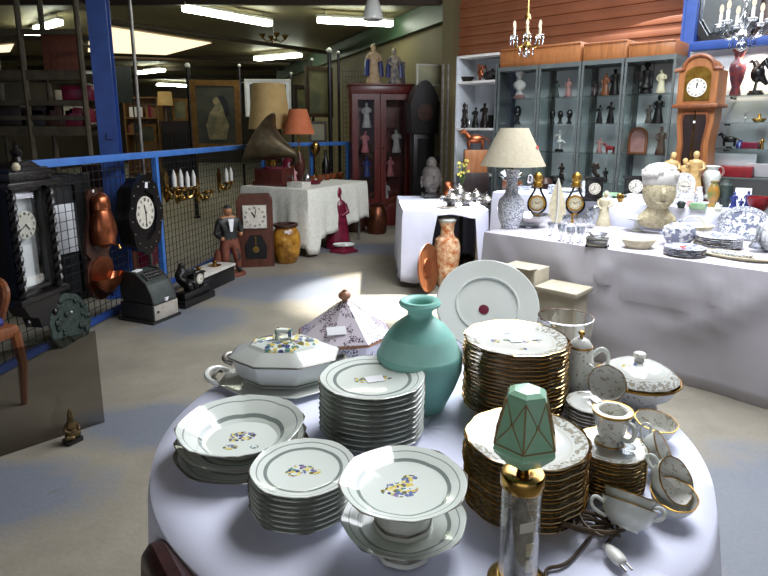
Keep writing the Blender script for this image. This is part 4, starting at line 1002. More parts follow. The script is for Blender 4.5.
# octagonal mirror above the blue beam
zc1 = PN(735, -2, 2.42).z; q = PN(727, 0, 2.36); q.z = 0
oc = lambda w_, h_: [(-w_, -h_*.55), (-w_*.6, -h_), (w_*.6, -h_), (w_, -h_*.55), (w_, h_*.55), (w_*.6, h_), (-w_*.6, h_), (-w_, h_*.55)]
t = thing('wall_mirror', 'octagonal dark-framed mirror above the blue beam behind the crystal chandelier', 'mirror', (q.x, q.y, zc1), RROW)
mat('mirror', S(150, 156, 156), None, 5, .12, .6)
b = MB(); b.ringplate(oc(.26, .36), oc(.205, .30), .05); b.build('frame', 'black_wood', t, ang=20)
b = MB(); b.prism(oc(.215, .31), .01, Matrix.Translation((0, .02, 0))); g = b.build('mirror_glass', 'mirror', t, ang=20)
b = MB(); b.ringplate(oc(.205, .30), oc(.185, .275), .006, Matrix.Translation((0, .012, 0))); b.build('bevelled_edge', 'crystal', g, ang=20)

def chandelier(label, u, vb, n, hpx, rpx, m, arms=6, candle='cream', chain_top=CZ, drops=3):
    p = PN(u, vb, n); k = p.y/F; h = hpx*k; r = rpx*k
    t = thing('chandelier', label, 'chandelier', p)
    b = MB(); b.lathe([(0, h*.12), (h*.05, h*.14), (h*.07, h*.2), (h*.03, h*.27), (h*.075, h*.36), (h*.03, h*.46), (h*.025, h*.6), (h*.06, h*.66), (h*.05, h*.72), (h*.02, h*.76), (h*.015, h), (0, h)], 14); b.build('stem', m, t)
    b = MB(); b.sph((0, 0, h*.06), h*.07, n=10); b.build('pendant_ball', 'crystal', t)
    b = MB(); b.tube([(0, 0, h), (0, 0, max(h+.05, chain_top-p.z))], .006, 6); b.build('chain', 'brass', t)
    for i in range(arms):
        a = 2*pi*i/arms+.3; c, s = cos(a), sin(a)
        b = MB(); b.tube([(0, 0, h*.3), (r*.35*c, r*.35*s, h*.17), (r*.7*c, r*.7*s, h*.16), (r*.97*c, r*.97*s, h*.26), (r*.97*c, r*.97*s, h*.32)], h*.014, 6); am = b.build('arm', m, t)
        b = MB(); b.lathe([(0, h*.32), (h*.05, h*.33), (h*.075, h*.36), (h*.07, h*.365), (0, h*.34)], 12, c=(r*.97*c, r*.97*s, 0)); b.build('drip_pan', 'crystal', am)
        b = MB(); b.lathe([(0, h*.345), (h*.022, h*.345), (h*.022, h*.5), (0, h*.5)], 10, c=(r*.97*c, r*.97*s, 0)); b.build('candle_tube', candle, am)
        b = MB(); b.sph((r*.97*c, r*.97*s, h*.56), h*.028, sz=2.2, n=8); b.build('bulb', 'candle_glow', am)
        b = MB()
        for j in range(drops):
            aa = a+2*pi*j/drops; x, y = r*.97*c+h*.07*cos(aa), r*.97*s+h*.07*sin(aa)
            b.lathe([(0, h*.22), (h*.016, h*.26), (h*.008, h*.32), (0, h*.345)], 6, c=(x, y, 0))
        b.lathe([(0, h*.02), (h*.022, h*.07), (h*.01, h*.13), (0, h*.16)], 6, c=(r*.5*c, r*.5*s, 0))
        b.build('crystal_drops', 'crystal', am)['kind'] = 'stuff'
    return t
chandelier('small crystal chandelier hanging before the orange shutter', 526, 57, 1.3, 52, 14, 'brass', 6, drops=6)
chandelier('larger crystal chandelier with white candles before the octagonal mirror', 741, 51, 1.5, 72, 21, 'crystal', 6, 'white_matt')
# lamps under the beam that light the shelves
for s_, e_ in ((.25, 30), (1.15, 26)):
    bp = RS(SU(712, 2.1)+s_, 2.1, 2.14)
    spot('shelf_lamp', bp, bp+Vector((.0, .0, -1))+N*.32-D*.02, e_, 120, .7, (1, .84, .60), .03)

# ---------------------------------------------------------------- goods on the long right-hand table
# lamp with blue and white vase
def bw(name, sc, c2=S(76, 88, 126), thr=.5):
    t = NT(name); v = t.obj(); n1 = t.noise(v, sc, 3)
    f = t.math('GREATER_THAN', n1.outputs[0], thr); t.bsdf(t.mix(t.math('MULTIPLY', f, .8), S(220, 222, 226), c2), .15, Coat_Weight=.3); M[name] = t.m
bw('blue_white', 95, S(96, 108, 136)); bw('blue_white_coarse', 26); bw('grey_sprig', 60, S(130, 130, 120), .56)
mat('shade_linen', S(160, 152, 132), S(150, 142, 122), 40, .85); mat('shade_beige', S(206, 176, 118), S(190, 160, 104), 6, .8); mat('shade_orange', S(214, 122, 70), S(198, 108, 60), 10, .8)
p, k = at(510, 228, H1)
t = thing('table_lamp', 'table lamp with blue and white vase base and wide linen shade', 'lamp', p)
b = MB(); b.lathe(S_([(0, 0), (8, 0), (9, 1), (9, 3), (12, 10), (13.5, 20), (12, 28), (7, 34), (5.6, 40), (5.4, 50), (7, 56), (7.5, 58), (5, 58.5), (0, 58.5)], k), 36); b.build('vase_base', 'blue_white', t)
b = MB(); b.tube([(0, 0, 58*k), (0, 0, 98*k)], 1.0*k, 8); b.build('stem', 'brass', t)
b = MB(); b.lathe(S_([(31.5, 62), (13.5, 98), (13, 98), (31, 62)], k), 48, closed=True); b.build('lamp_shade', 'shade_linen', t)
b = MB(); b.box((20*k, -12.5*k, 80*k), (3*k, .4*k, 3*k), rot=(-.45, 0, .9)); b.build('price_tag', 'label_red', t)
p, k = at(530, 227, H1)
t = thing('crystal_bowl', 'wide cut crystal bowl before the lyre clock', 'bowl', p)
b = MB(); b.lathe(S_([(0, 1), (6, 0), (7, 0), (8, 2), (17, 10), (19, 13), (18.4, 13), (15, 9.5), (7, 4), (0, 3)], k), 24, rf=scallop(12, .1)); b.build('bowl', 'crystal', t)
b = MB(); b.lathe(S_([(0, 3.2), (7, 4.2), (10, 7), (0, 7.4)], k), 20); b.build('glass_beads', 'pink_stone', t)
def lyre(u, v, hpx, lab):
    p, k = at(u, v, H1); t = thing('lyre_clock', lab, 'clock', p, face_cam(p))
    b = MB(); b.lathe(S_([(0, 0), (7, 0), (7, 2), (5, 3), (4, 6), (3, 9), (0, 9)], k), 20); b.build('base', 'gold', t)
    for s in (-1, 1):
        b = MB(); b.tube([(s*x*k, 0, z*k) for x, z in ((2, 8), (8, 13), (8.8, 19), (6.5, 25), (3, 31), (2.2, 36))], [1.1*k]*6, 8); b.build('lyre_arm', 'black_gloss', t)
    b = MB(); b.lathe(S_([(0, 34), (4, 35), (4.5, 38), (3, 40), (4.8, 43), (4, 47), (1.5, 49), (0, 50)], k), 16, sy=.6); b.build('sun_mask', 'gold', t)
    b = MB(); b.prism([(x, 19*k+z) for x, z in circ(8*k, 28)], 4*k, Matrix.Translation((0, -2*k, 0))); cs = b.build('case', 'gold', t)
    dial(cs, (0, -2*k-.008, 19*k), 6*k, 10, 10, face='cream'); return t
lyre(536, 222, 50, 'gilt lyre-shaped clock beside the linen-shaded lamp'); lyre(574, 222, 53, 'gilt lyre-shaped clock beside the black mantel clock')
p, k = at(556, 224, H1)
t = thing('leaf_vase', 'tall cream leaf-shaped vase between the two lyre clocks', 'vase', p, face_cam(p))
leaf = [(0, 0), (5, 3), (9, 10), (8, 20), (4, 34), (0, 46), (-5, 32), (-8, 18), (-7, 8), (-4, 2)]
b = MB(); b.prism([(x*k, z*k) for x, z in leaf], 5*k); b.build('leaf', 'cream', t)
b = MB(); b.tube([(0, -1*k, 0), (1*k, -1.4*k, 20*k), (0, -1*k, 45*k)], 1*k, 6); b.build('midrib', 'white_matt', t)
# drinking glasses and crystal
def goblet(u, v, hpx, rpx, lab, grp='crystal glasses beside the crystal bowl'):
    p, k = at(u, v, H1); o = pot('wine_glass', lab, 'glass', p, S_([(0, .4), (rpx*.7, 0), (rpx*.7, .5), (1, 1.2), (.9, hpx*.42), (rpx*.7, hpx*.52), (rpx, hpx*.75), (rpx*.9, hpx), (rpx*.8, hpx), (rpx*.85, hpx*.75), (rpx*.5, hpx*.55), (0, hpx*.5)], k), 'crystal', 16); tag(o, lab, 'glass', grp)
gl = [(561, 241, 17, 4.5, 'nearest crystal glass at the left of the glass group'), (570, 243, 16, 4.5, 'crystal glass at the front of the group, second from the left'), (580, 243, 16, 4.5, 'crystal glass at the front beside the silver casket'), (566, 232, 17, 4.5, 'crystal glass in the middle row, at the left'), (577, 233, 18, 4.5, 'crystal glass in the middle row, before the lyre clock'), (588, 233, 18, 4.5, 'crystal glass behind the silver casket'), (551, 236, 14, 4, 'small crystal glass right beside the crystal bowl'), (590, 228, 20, 4.5, 'rearmost crystal glass before the black mantel clock')]
for q in gl: goblet(*q)
p, k = at(583, 227, H1); b = MB(); b.tube([(-8*k, 0, 2.6*k), (0, 0, 9*k), (9*k, 0, 19*k), (13*k, 0, 20*k)], [2*k, 3*k, 3.6*k, 2*k], 10); tag(b.build('glass_horn', 'crystal', loc=p, rz=face_cam(p)), 'slanting crystal horn above the wine glasses', 'glass')
p, k = at(597, 247, H1)
t = thing('silver_casket', 'small silver casket with claw feet at the front table edge', 'casket', p, RROW+.25)
b = MB(); b.box((0, 0, 5*k), (20*k, 12*k, 6*k), bev=.8*k); b.build('body', 'silver', t)
b = MB(); b.box((0, 0, 9*k), (21*k, 13*k, 2*k), bev=.6*k); b.build('lid', 'silver', t)
for x in (-9, 9):
    for y in (-5, 5): b = MB(); b.tube([(x*k, y*k, 2.5*k), (x*1.1*k, y*1.1*k, 0)], [1.4*k, 1*k], 6); b.build('foot', 'dark_metal', t)
p2 = p+Vector((0, 0, 10.05*k)); gd_ = pot('glass_dish', 'oval glass dish on top of the silver casket', 'dish', p2, S_([(0, 0), (6, 0), (9.5, 4), (9, 4), (5.5, 1), (0, .8)], k), 'crystal', 20)
b = MB(); b.box((-2*k, 0, 4.4*k+.0), (5*k, 3*k, .4*k)); b.build('price_label', 'label_red', gd_, (0, 0, -3.2*k), .2)
p, k = at(603, 226, H1); statuette('madonna_statue', 'cream praying statue before the white second tier', 'statue', p, 35*k, 'cream', 'robed', face_cam(p), None, seed=2)
p, k = at(638, 248, H1)
t = thing('covered_dish', 'oval cream dish with gold line at the front of the right table', 'dish', p)
b = MB(); b.lathe(S_([(0, .5), (10, 0), (11, 0), (15, 5), (17, 9), (16.4, 9.6), (0, 9.6)], k), 32, sy=.7); b.build('body', 'cream', t)
b = MB(); b.lathe(S_([(0, 9.7), (16, 9.7), (15, 11), (9, 13), (0, 13.6)], k), 32, sy=.7); b.build('lid', 'white_glaze', t)
p, k = at(637, 231, H1)
t = thing('cake_stand', 'white footed cake stand behind the oval cream dish', 'cake stand', p)
b = MB(); b.lathe(S_([(0, .3), (6, 0), (6.5, .8), (3.4, 3), (3, 8), (4, 11), (0, 11)], k), 24); b.build('foot', 'white_glaze', t)
b = MB(); b.lathe(S_([(0, 11), (8, 11.2), (14.5, 14), (14, 14.4), (7, 12.2), (0, 12)], k), 32); b.build('bowl', 'white_glaze', t)
# cream stone bust with pale cap
p, k = at(655, 233, H1); k *= 1.22
t = thing('stone_bust', 'rough cream stone bust with a pale curled cap of hair', 'bust', p, face_cam(p)+.25)
nd = {'b': (0, 0, 3*k, (15*k, 10*k)), 's': (0, 0, 10*k, (13*k, 8*k)), 'n': (0, 0, 19*k, 7.5*k), 'c': (0, -1*k, 26*k, 9*k),
      'sl': (-15*k, 0, 8*k, 6.5*k), 'sr': (15*k, 0, 8*k, 6.5*k)}
skin('head_and_shoulders', nd, [('b', 's'), ('s', 'n'), ('n', 'c'), ('s', 'sl'), ('s', 'sr')], 'cream_rough', t, root='b', extra=lambda q: (q.sph((0, -1*k, 34*k), 12.6*k, sz=1.25, n=20), q.tube([(0, -13*k, 38*k), (0, -15.4*k, 32*k), (0, -12.4*k, 31*k)], 1.8*k, 8), q.tube([(-4*k, -11.6*k, 26*k), (0, -12.8*k, 25.6*k), (4*k, -11.6*k, 26*k)], 1.1*k, 6)))
b = MB(); rr = random.Random(3)
for i in range(60):
    a, e = rr.uniform(0, 2*pi), rr.uniform(.35, 1.5); R_ = 14.5*k; b.sph((R_*cos(a)*cos(e), R_*sin(a)*cos(e), 44*k+R_*.75*sin(e)), 2.6*k, n=6)
b.sph((0, 0, 45*k), 13.8*k, sz=.85, n=14); b.build('curled_hair', 'white_matt', t)
p, k = at(678, 245, H1)
t = thing('blue_tureen', 'blue and white tureen behind the small plate stack', 'tureen', p)
b = MB(); b.lathe(S_([(0, .5), (9, 0), (10, 1), (15, 8), (16.5, 14), (15, 17), (0, 17)], k), 36, sy=.8); b.build('body', 'blue_white_coarse', t)
b = MB(); b.lathe(S_([(0, 17), (15.5, 17), (15, 18.5), (8, 22), (2, 23.5), (1.8, 26), (0, 26.5)], k), 36, sy=.8); b.build('lid', 'blue_white_coarse', t)
for s in (-1, 1): b = MB(); b.tube([(s*15*k, -2*k, 11*k), (s*19*k, -2*k, 13*k), (s*19*k, 2*k, 13*k), (s*15*k, 2*k, 11*k)], 1.1*k, 6); b.build('handle', 'blue_white_coarse', t)
p, k = at(692, 238, H1)
t = thing('handled_bowl', 'wide cream bowl with an arched handle behind the blue tureen', 'bowl', p)
b = MB(); b.lathe(S_([(0, .4), (8, 0), (9, .8), (17, 9), (20, 13), (19.4, 13.4), (16, 10), (0, 3)], k), 36, sy=.75); b.build('bowl', 'cream', t)
b = MB(); b.tube([(x*k, 0, z*k) for x, z in ((-13, 10), (-11, 18), (-5, 22), (3, 22), (9, 18), (12, 10))], .9*k, 6); b.build('handle', 'white_glaze', t)
def plate_pile(u, v, rpx, n, hpx, m, lab, grp):
    p, k = at(u, v, H1); R = rpx*k; pr = None; st = hpx*k/n
    for i in range(n):
        kk = n-1-i; l_ = ('top plate ' if kk == 0 else 'bottom plate ' if i == 0 else ORD[kk]+' plate down ')+lab
        if i == 0:
            bb = plate_mesh(R, st*1.5, 40); pr = bb.build('blue_plate', m, loc=p); tag(pr, l_, 'plate', grp)
        else: pr2 = copy_tree(pr, p+Vector((RN.uniform(-.003, .003), RN.uniform(-.003, .003), st*i)), RN.uniform(0, 6), l_)
    return pr2, k
bw('blue_plate_face', 40)
p, k = plate_pile(684, 255, 19.5, 5, 8, ('blue_plate_face', 'gilt_underside'), 'of the small blue-patterned pile at the table edge', 'small pile of blue plates')
b = MB(); b.lathe([(0, 0), (3*k, 0), (3*k, .6*k), (0, .6*k)], 12); b.build('price_sticker', 'label_red', p, (-4*k, 0, 1.1*k))
plate_pile(717, 247, 22, 6, 11, ('blue_plate_face', 'gilt_underside'), 'of the larger blue pile before the standing platter', 'larger pile of blue plates')
p, k = at(741, 240, H1)
t = thing('oval_platter', 'big oval blue and white platter standing upright at the right', 'platter', p, RROW-.1, rot=(radians(-14), 0, RROW+.15))
b = MB(); b.ringplate([(x, 17*k+z) for x, z in circ(23*k, 40, sz=.75)], [(x, 17*k+z) for x, z in circ(17*k, 40, sz=.72)], 1.2*k); b.build('rim', 'blue_white', t)
b = MB(); b.prism([(x, 17*k+z) for x, z in circ(17.3*k, 40, sz=.73)], .8*k, Matrix.Translation((0, .6*k, 0))); b.build('well', 'blue_white_coarse', t)
p, k = at(738, 258, H1)
t = thing('long_dish', 'long flat dish with a blue flowered insert at the table edge', 'dish', p, RROW)
b = MB(); b.lathe(S_([(0, .6), (30, 0), (38, 3.5), (37, 4), (29, 1.4), (0, 1.4)], k), 40, sy=.45); b.build('dish', 'cream', t)
b = MB(); b.lathe(S_([(0, 1.6), (17, 1.6), (20, 4.5), (0, 5)], k), 32, sy=.45, c=(-6*k, 0, 0)); b.build('flowered_insert', 'blue_white', t)
p, k = at(757, 252, H1)
t = thing('glass_bottle', 'small clear bottle with flared foot at the right table edge', 'bottle', p+Vector((0, 0, 4*k)))
b = MB(); b.lathe(S_([(0, 0), (8, 0), (8, 2), (4, 8), (3, 16), (3.4, 22), (2.6, 22), (2.4, 16), (0, 8)], k), 20); b.build('body', 'crystal', t)
p, k = at(778, 252, H1)
t = thing('grey_tureen', 'pale green tureen cut by the right picture edge', 'tureen', p)
b = MB(); b.lathe(S_([(0, 0), (12, 0), (20, 10), (21, 18), (19, 26), (10, 34), (3, 36), (3, 40), (0, 41)], k), 36); b.build('body', 'grey_sprig', t)

# ---------------------------------------------------------------- goods on the raised back table
p, k = at(612, 197, H3); pot('green_plate', 'shallow green plate behind the cream statue', 'plate', p, S_([(0, .5), (8, 0), (9, 0), (14, 3), (13.5, 3.4), (8, 1.2), (0, 1.2)], k), 'green_glass_paint', 28)
p, k = at(635, 199, H3); b = MB(); b.box((0, 0, 2.5*k), (14*k, 9*k, 5*k), bev=.5*k); tag(b.build('white_box', 'white_matt', loc=p, rz=RROW), 'low white box beside the green plate', 'box')
def mantel(u, v, w, h, lab, top):
    p, k = at(u, v, H3); t = thing('mantel_clock', lab, 'clock', p, face_cam(p)+.2)
    b = MB(); b.box((0, 0, 2*k), (w*1.1*k, 9*k, 4*k), bev=.4*k); b.box((0, 0, h*.5*k), (w*.86*k, 7*k, h*k), bev=.4*k); b.box((0, 0, h*k), (w*1.05*k, 8.4*k, 2*k), bev=.4*k); b.build('case', 'black_gloss', t)
    dial(t, (0, -3.5*k-.008, h*.55*k), w*.3*k, 11, 40)
    if top:
        nd = {'a': (0, 0, (h+2)*k, 3*k), 'b': (-1*k, 0, (h+7)*k, 2.6*k), 'c': (0, 0, (h+12)*k, 2.4*k), 'd': (.5*k, -1*k, (h+16)*k, 1.9*k), 'e': (4*k, -1*k, (h+9)*k, 1.4*k), 'f': (-5*k, -1*k, (h+10)*k, 1.4*k), 'g': (5*k, 0, (h+2)*k, 2*k)}
        skin('figure_group', nd, [('a', 'b'), ('b', 'c'), ('c', 'd'), ('c', 'e'), ('c', 'f'), ('a', 'g')], 'bronze', t)
mantel(593, 201, 19, 23, 'black mantel clock with a bronze figure on top', True); mantel(634, 197, 22, 20, 'plain black mantel clock partly behind the stone bust', False)
p, k = at(632, 172, H3+.14); 
mat('cream_gold', S(206, 176, 120), S(170, 134, 80), 30, .4)
p, k = at(675, 199, H3); statuette('golden_statue', 'cream-gold couple statue behind the arched white clock', 'statue', p, 46*k, 'cream_gold', 'pair', face_cam(p), 'cream_gold', seed=5, group='cream-gold statues')
p, k = at(692, 200, H3); statuette('golden_statue', 'cream-gold leaning lady statue beside the two-handled vase', 'statue', p, 48*k, 'cream_gold', 'robed', face_cam(p), 'cream_gold', seed=9, group='cream-gold statues')
p, k = at(682, 204, H3)
t = thing('arched_clock', 'white arched china clock before the golden statues', 'clock', p, face_cam(p))
arch = lambda w_, h_: [(-w_, 0), (w_, 0)]+[(w_*cos(a), h_-w_+w_*sin(a)) for a in [i*pi/12 for i in range(13)]]
b = MB(); b.prism([(x*k, z*k) for x, z in arch(10, 31)], 7*k); b.build('case', 'grey_sprig', t); dial(t, (0, -.006, 18*k), 6*k, 9, 15)
p, k = at(709, 199, H3)
t = thing('amphora_vase', 'white vase with two looped pink handles', 'vase', p)
b = MB(); b.lathe(S_([(0, 0), (5, 0), (5.5, 2), (4, 5), (6, 14), (8.5, 22), (7, 27), (5, 29), (7, 32.5), (6.5, 33), (4.5, 29.5), (0, 25)], k), 24); b.build('body', 'white_glaze', t)
for s in (-1, 1): b = MB(); b.tube([(s*x*k, 0, z*k) for x, z in ((5.5, 31), (9, 32), (11.5, 28), (11, 24), (7.5, 22))], 1.2*k, 8); b.build('handle', 'pink_stone', t)
mat('amber_pot', S(176, 116, 44), S(90, 120, 70), 20, .3)
p, k = at(712, 207, H3); pot('amber_vase', 'amber and green glazed vase before the two-handled one', 'vase', p, S_([(0, 0), (5, 0), (3.5, 4), (5.5, 10), (6, 15), (4.5, 20), (3, 23), (4, 26), (3.4, 26), (0, 20)], k), 'amber_pot', 20)
p, k = at(724, 207, H3); pot('green_jar', 'dark green bulbous jar right of the amber vase', 'jar', p, S_([(0, 0), (4, 0), (5, 5), (6.5, 14), (6, 22), (3.5, 25), (3, 27), (0, 27)], k), 'verdigris', 20)
p, k = at(698, 209, H3); b = MB(); b.box((0, 0, 3*k), (15*k, 9*k, 6*k), bev=.5*k); tag(b.build('green_box', 'green_glass_paint', loc=p, rz=RROW), 'pale green box before the arched clock', 'box')
p, k = at(698, 203, H3); pot('white_jug', 'small white jug standing behind the pale green box', 'jug', p, S_([(0, 0), (4, 0), (4.6, 5), (3.4, 11), (2.6, 14), (3.2, 16), (0, 15)], k), 'grey_sprig', 18)
p, k = at(673, 204, H3); cup('small sprigged cup left of the arched clock', p, (0, 0, .4), 5*k, 7*k, 'cups on the raised table')
p, k = at(681, 208, H3); pot('dark_pot', 'tiny dark green pot before the arched clock', 'pot', p, S_([(0, 0), (3, 0), (4, 3), (3.5, 6), (2, 7), (0, 7)], k), 'verdigris', 14)
for u, v, h, lab in ((733, 209, 17, 'left dark blue figurine by the red bowl'), (740, 211, 13, 'small middle dark blue figurine by the red bowl'), (747, 209, 18, 'right dark blue figurine by the red bowl')):
    p, k = at(u, v, H3); statuette('blue_figurine', lab, 'figurine', p, h*k, 'blue_dark', 'robed', face_cam(p), None, 'dark blue figurines', u)
p, k = at(742, 204, H3); b = MB(); b.box((0, 0, 8*k), (14*k, 1*k, 16*k), rot=(-.1, 0, 0)); tag(b.build('white_card', 'paper', loc=p, rz=face_cam(p)), 'white card standing behind the blue figurines', 'card')
p, k = at(758, 211, H3); pot('red_bowl', 'red bowl at the right end of the raised table', 'bowl', p, S_([(0, 0), (5, 0), (6, 1), (10, 8), (11, 14), (10, 14), (9, 8), (0, 3)], k), 'red', 24)
# left part of the raised table
lft = [(522, 190, 'low glass dish behind the linen-shaded lamp', 'glass_dish', 'dish', [(0, 0), (6, 0), (10, 5), (9.4, 5), (0, 1.5)], 'crystal'), (545, 188, 'brown pot behind the lyre clock', 'brown_pot', 'pot', [(0, 0), (5, 0), (7, 5), (5, 10), (0, 11)], 'walnut'),
       (556, 185, 'dark basket pot in front of the second showcase', 'dark_pot', 'pot', [(0, 0), (6, 0), (8, 5), (7, 9), (0, 9)], 'dark_bronze'), (566, 192, 'white soup plate at the left of the raised table', 'white_plate', 'plate', [(0, .4), (6, 0), (11, 3), (10.6, 3.3), (6, 1), (0, 1)], 'white_glaze'),
       (578, 190, 'lilac-patterned bowl behind the second lyre clock', 'patterned_bowl', 'bowl', [(0, 0), (4, 0), (8, 6), (7.5, 6), (0, 2)], 'faience_glaze')]
for u, v, lab, nm, ct, pf, m in lft:
    p, k = at(u, v, H3); pot(nm, lab, ct, p, S_(pf, k), m, 20)

for u, v, h, r, m, nm, ct, lab in ((531, 187, 12, 5, 'silver', 'silver_beaker', 'cup', 'silver beaker behind the blue and white lamp base'), (553, 194, 9, 6, 'blue_white', 'blue_bowl', 'bowl', 'small blue and white bowl between the lyre clocks'), (585, 193, 12, 4, 'white_glaze', 'white_vase', 'vase', 'slim white vase left of the black mantel clock'), (606, 201, 6, 6, 'grey_sprig', 'sprigged_bowl', 'bowl', 'small sprigged bowl before the green plate'), (620, 202, 8, 4, 'brass', 'brass_pot', 'pot', 'little brass pot before the white box'), (664, 209, 8, 5, 'verdigris', 'green_bowl', 'bowl', 'small green bowl right behind the stone bust'), (718, 212, 7, 4, 'white_glaze', 'white_cup', 'cup', 'tiny white cup at the foot of the dark green jar'), (690, 207, 6, 4, 'pink', 'pink_bowl', 'bowl', 'small pink bowl before the arched clock')):
    p, k = at(u, v, H3); pot(nm, lab, ct, p, S_([(0, 0), (r*.5, 0), (r*.6, h*.1), (r, h*.5), (r*.8, h*.9), (r*.9, h), (r*.8, h), (0, h*.4)], k), m, 18)

# ---------------------------------------------------------------- silverware and head on the middle table
p, k = at(431, 198, H2)
t = thing('stone_sculpture', 'grey stone head with a topknot at the left end of the middle table', 'sculpture', p, face_cam(p)+.3)
b = MB(); b.box((0, 0, 2.4*k), (17*k, 13*k, 5*k), bev=.6*k); b.build('plinth', 'black_gloss', t)
nd = {'n': (0, 0, 4*k, 6.5*k), 'm': (0, 0, 9*k, 6.5*k), 'c': (0, -.5*k, 14*k, 8*k)}
skin('head', nd, [('n', 'm'), ('m', 'c')], 'stone_grey', t, root='n', extra=lambda q: (q.sph((0, -.5*k, 19*k), 9.4*k, sz=1.28, n=20), q.sph((0, .5*k, 24*k), 9.2*k, sz=.95, n=20), q.sph((0, .5*k, 34*k), 5.2*k, sz=1.3, n=14), q.tube([(0, -9.4*k, 22*k), (0, -11.2*k, 17.5*k), (0, -9*k, 16.5*k)], 1.4*k, 8), q.tube([(-3.5*k, -8.6*k, 13*k), (0, -9.8*k, 12.6*k), (3.5*k, -8.6*k, 13*k)], .9*k, 6), q.tube([(-9.6*k, 0, 22*k), (-10.4*k, 0, 17*k), (-9.2*k, 0, 11*k)], 1.2*k, 8), q.tube([(9.6*k, 0, 22*k), (10.4*k, 0, 17*k), (9.2*k, 0, 11*k)], 1.2*k, 8)))
mat('tea_silver', S(160, 158, 154), S(120, 118, 116), 18, .25, .85)
def teaware(u, v, r, h, lab, kind):
    p, k = at(u, v, H2); t = thing('silver_'+kind, lab, kind, p, face_cam(p))
    b = MB(); b.lathe(S_([(0, .4), (r*.6, 0), (r*.65, .6), (r*.5, 1.4), (r, h*.4), (r*.9, h*.65), (r*.6, h*.8), (r*.62, h*.84), (0, h*.86)], k), 24); b.build('body', 'tea_silver', t)
    if kind in ('teapot', 'jug'):
        b = MB(); b.tube([(r*.85*k, 0, h*.4*k), (r*1.3*k, 0, h*.55*k), (r*1.6*k, 0, h*.85*k)], [1.4*k, 1*k, .8*k], 8); b.build('spout', 'tea_silver', t)
    b = MB(); b.tube([(-r*.8*k, 0, h*.7*k), (-r*1.4*k, 0, h*.75*k), (-r*1.45*k, 0, h*.4*k), (-r*.85*k, 0, h*.3*k)], .8*k, 8); b.build('handle', 'tea_silver', t)
    b = MB(); b.lathe(S_([(0, h*.86), (r*.6, h*.86), (r*.4, h*.95), (1, h), (1.2, h+1.6), (0, h+2.2)], k), 20); b.build('lid', 'tea_silver', t)
teaware(451, 206, 8, 13, 'silver teapot at the front left of the silverware', 'teapot'); teaware(466, 206, 7, 12, 'silver sugar bowl in the middle of the silverware', 'bowl')
teaware(476, 202, 6.5, 12, 'silver jug behind the sugar bowl', 'jug'); teaware(487, 205, 7, 9, 'small silver pot at the right of the silverware', 'pot'); teaware(459, 201, 7, 16, 'taller silver pot behind the silver teapot', 'coffee pot')
p, k = at(447, 208, H2); pot('silver_tray', 'thin silver tray at the left front edge of the middle table', 'tray', p, S_([(0, .1), (9, 0), (11, 1), (10.6, 1.2), (9, .5), (0, .5)], k), 'tea_silver', 28)
p, k = at(449, 199, H2); pot('copper_jug', 'copper jug with white rim behind the silverware', 'jug', p, S_([(0, 0), (5, 0), (6.5, 7), (4, 13), (5.5, 17), (5, 17), (0, 12)], k), 'copper', 20)
p, k = at(474, 199, H2); b = MB(); b.box((0, 0, 2.5*k), (24*k, 12*k, 5*k), bev=.5*k); o = b.build('silver_case', 'silver', loc=(p.x, p.y, H2), rz=RT2); tag(o, 'long flat silver case behind the small silver pot', 'case')
p, k = at(474, 197.5, H2); b = MB(); b.box((0, 0, 12.5*k), (26*k, 13*k, 25*k), bev=.4*k); o = b.build('storage_chest', 'dark_brown', loc=p, rz=RT2); tag(o, 'dark trunk behind the silverware, wooden box on it', 'box'); p.z += 25.1*k
b = MB(); b.box((0, 0, 11*k), (22*k, 13*k, 22*k), bev=.4*k); o = b.build('wooden_box', 'pine', loc=p, rz=RT2); tag(o, 'light wooden box standing on the dark trunk behind the silverware', 'box'); wbz = p.z+22*k; wbp = p
statuette('copper_horse', 'copper animal figure on top of the light wooden box', 'figurine', (wbp.x, wbp.y, wbz), 20*k, 'copper', 'animal', RT2)
p, k = at(461, 200, H2)
t = thing('flower_bouquet', 'bouquet of yellow flowers in a dark vase left of the wooden box', 'flowers', p)
b = MB(); b.lathe(S_([(0, 0), (4, 0), (5, 5), (3, 10), (4, 12), (0, 11)], k), 16); b.build('vase', 'dark_bronze', t)
mat('petal_yellow', S(206, 190, 90), S(150, 150, 70), 50, .6); mat('leaf_green', S(70, 90, 50), S(46, 64, 36), 30, .6)
rr = random.Random(5); b = MB(); b2 = MB()
for i in range(16):
    a, R_, z = rr.uniform(0, 6.28), rr.uniform(1, 7), rr.uniform(24, 40); x, y = R_*cos(a)*k, R_*sin(a)*k
    b.tube([(0, 0, 11*k), (x*.4, y*.4, 20*k), (x, y, z*k)], .35*k, 5); b2.sph((x, y, z*k), 1.5*k, n=7)
b.build('stems', 'leaf_green', t)['kind'] = 'stuff'; b2.build('blossoms', 'petal_yellow', t)['kind'] = 'stuff'
p, k = at(512, 188.5, H3)
b = MB(); b.box((0, 0, 4*k), (17*k, 10*k, 8*k), bev=.6*k); tag(b.build('brown_box', 'oak', loc=p, rz=RROW), 'brown box below the tilted crystal basket', 'box')
b = MB(); b.lathe(S_([(0, 0), (7, 0), (12, 5), (11.4, 5.2), (6.6, 1), (0, 1)], k), 24, rf=scallop(12, .1)); o = b.build('crystal_basket', 'crystal', loc=p+Vector((-2*k, 0, 9.6*k))); o.rotation_euler = (.35, -.2, 0); tag(o, 'crystal basket dish tilted on top of the brown box', 'dish')

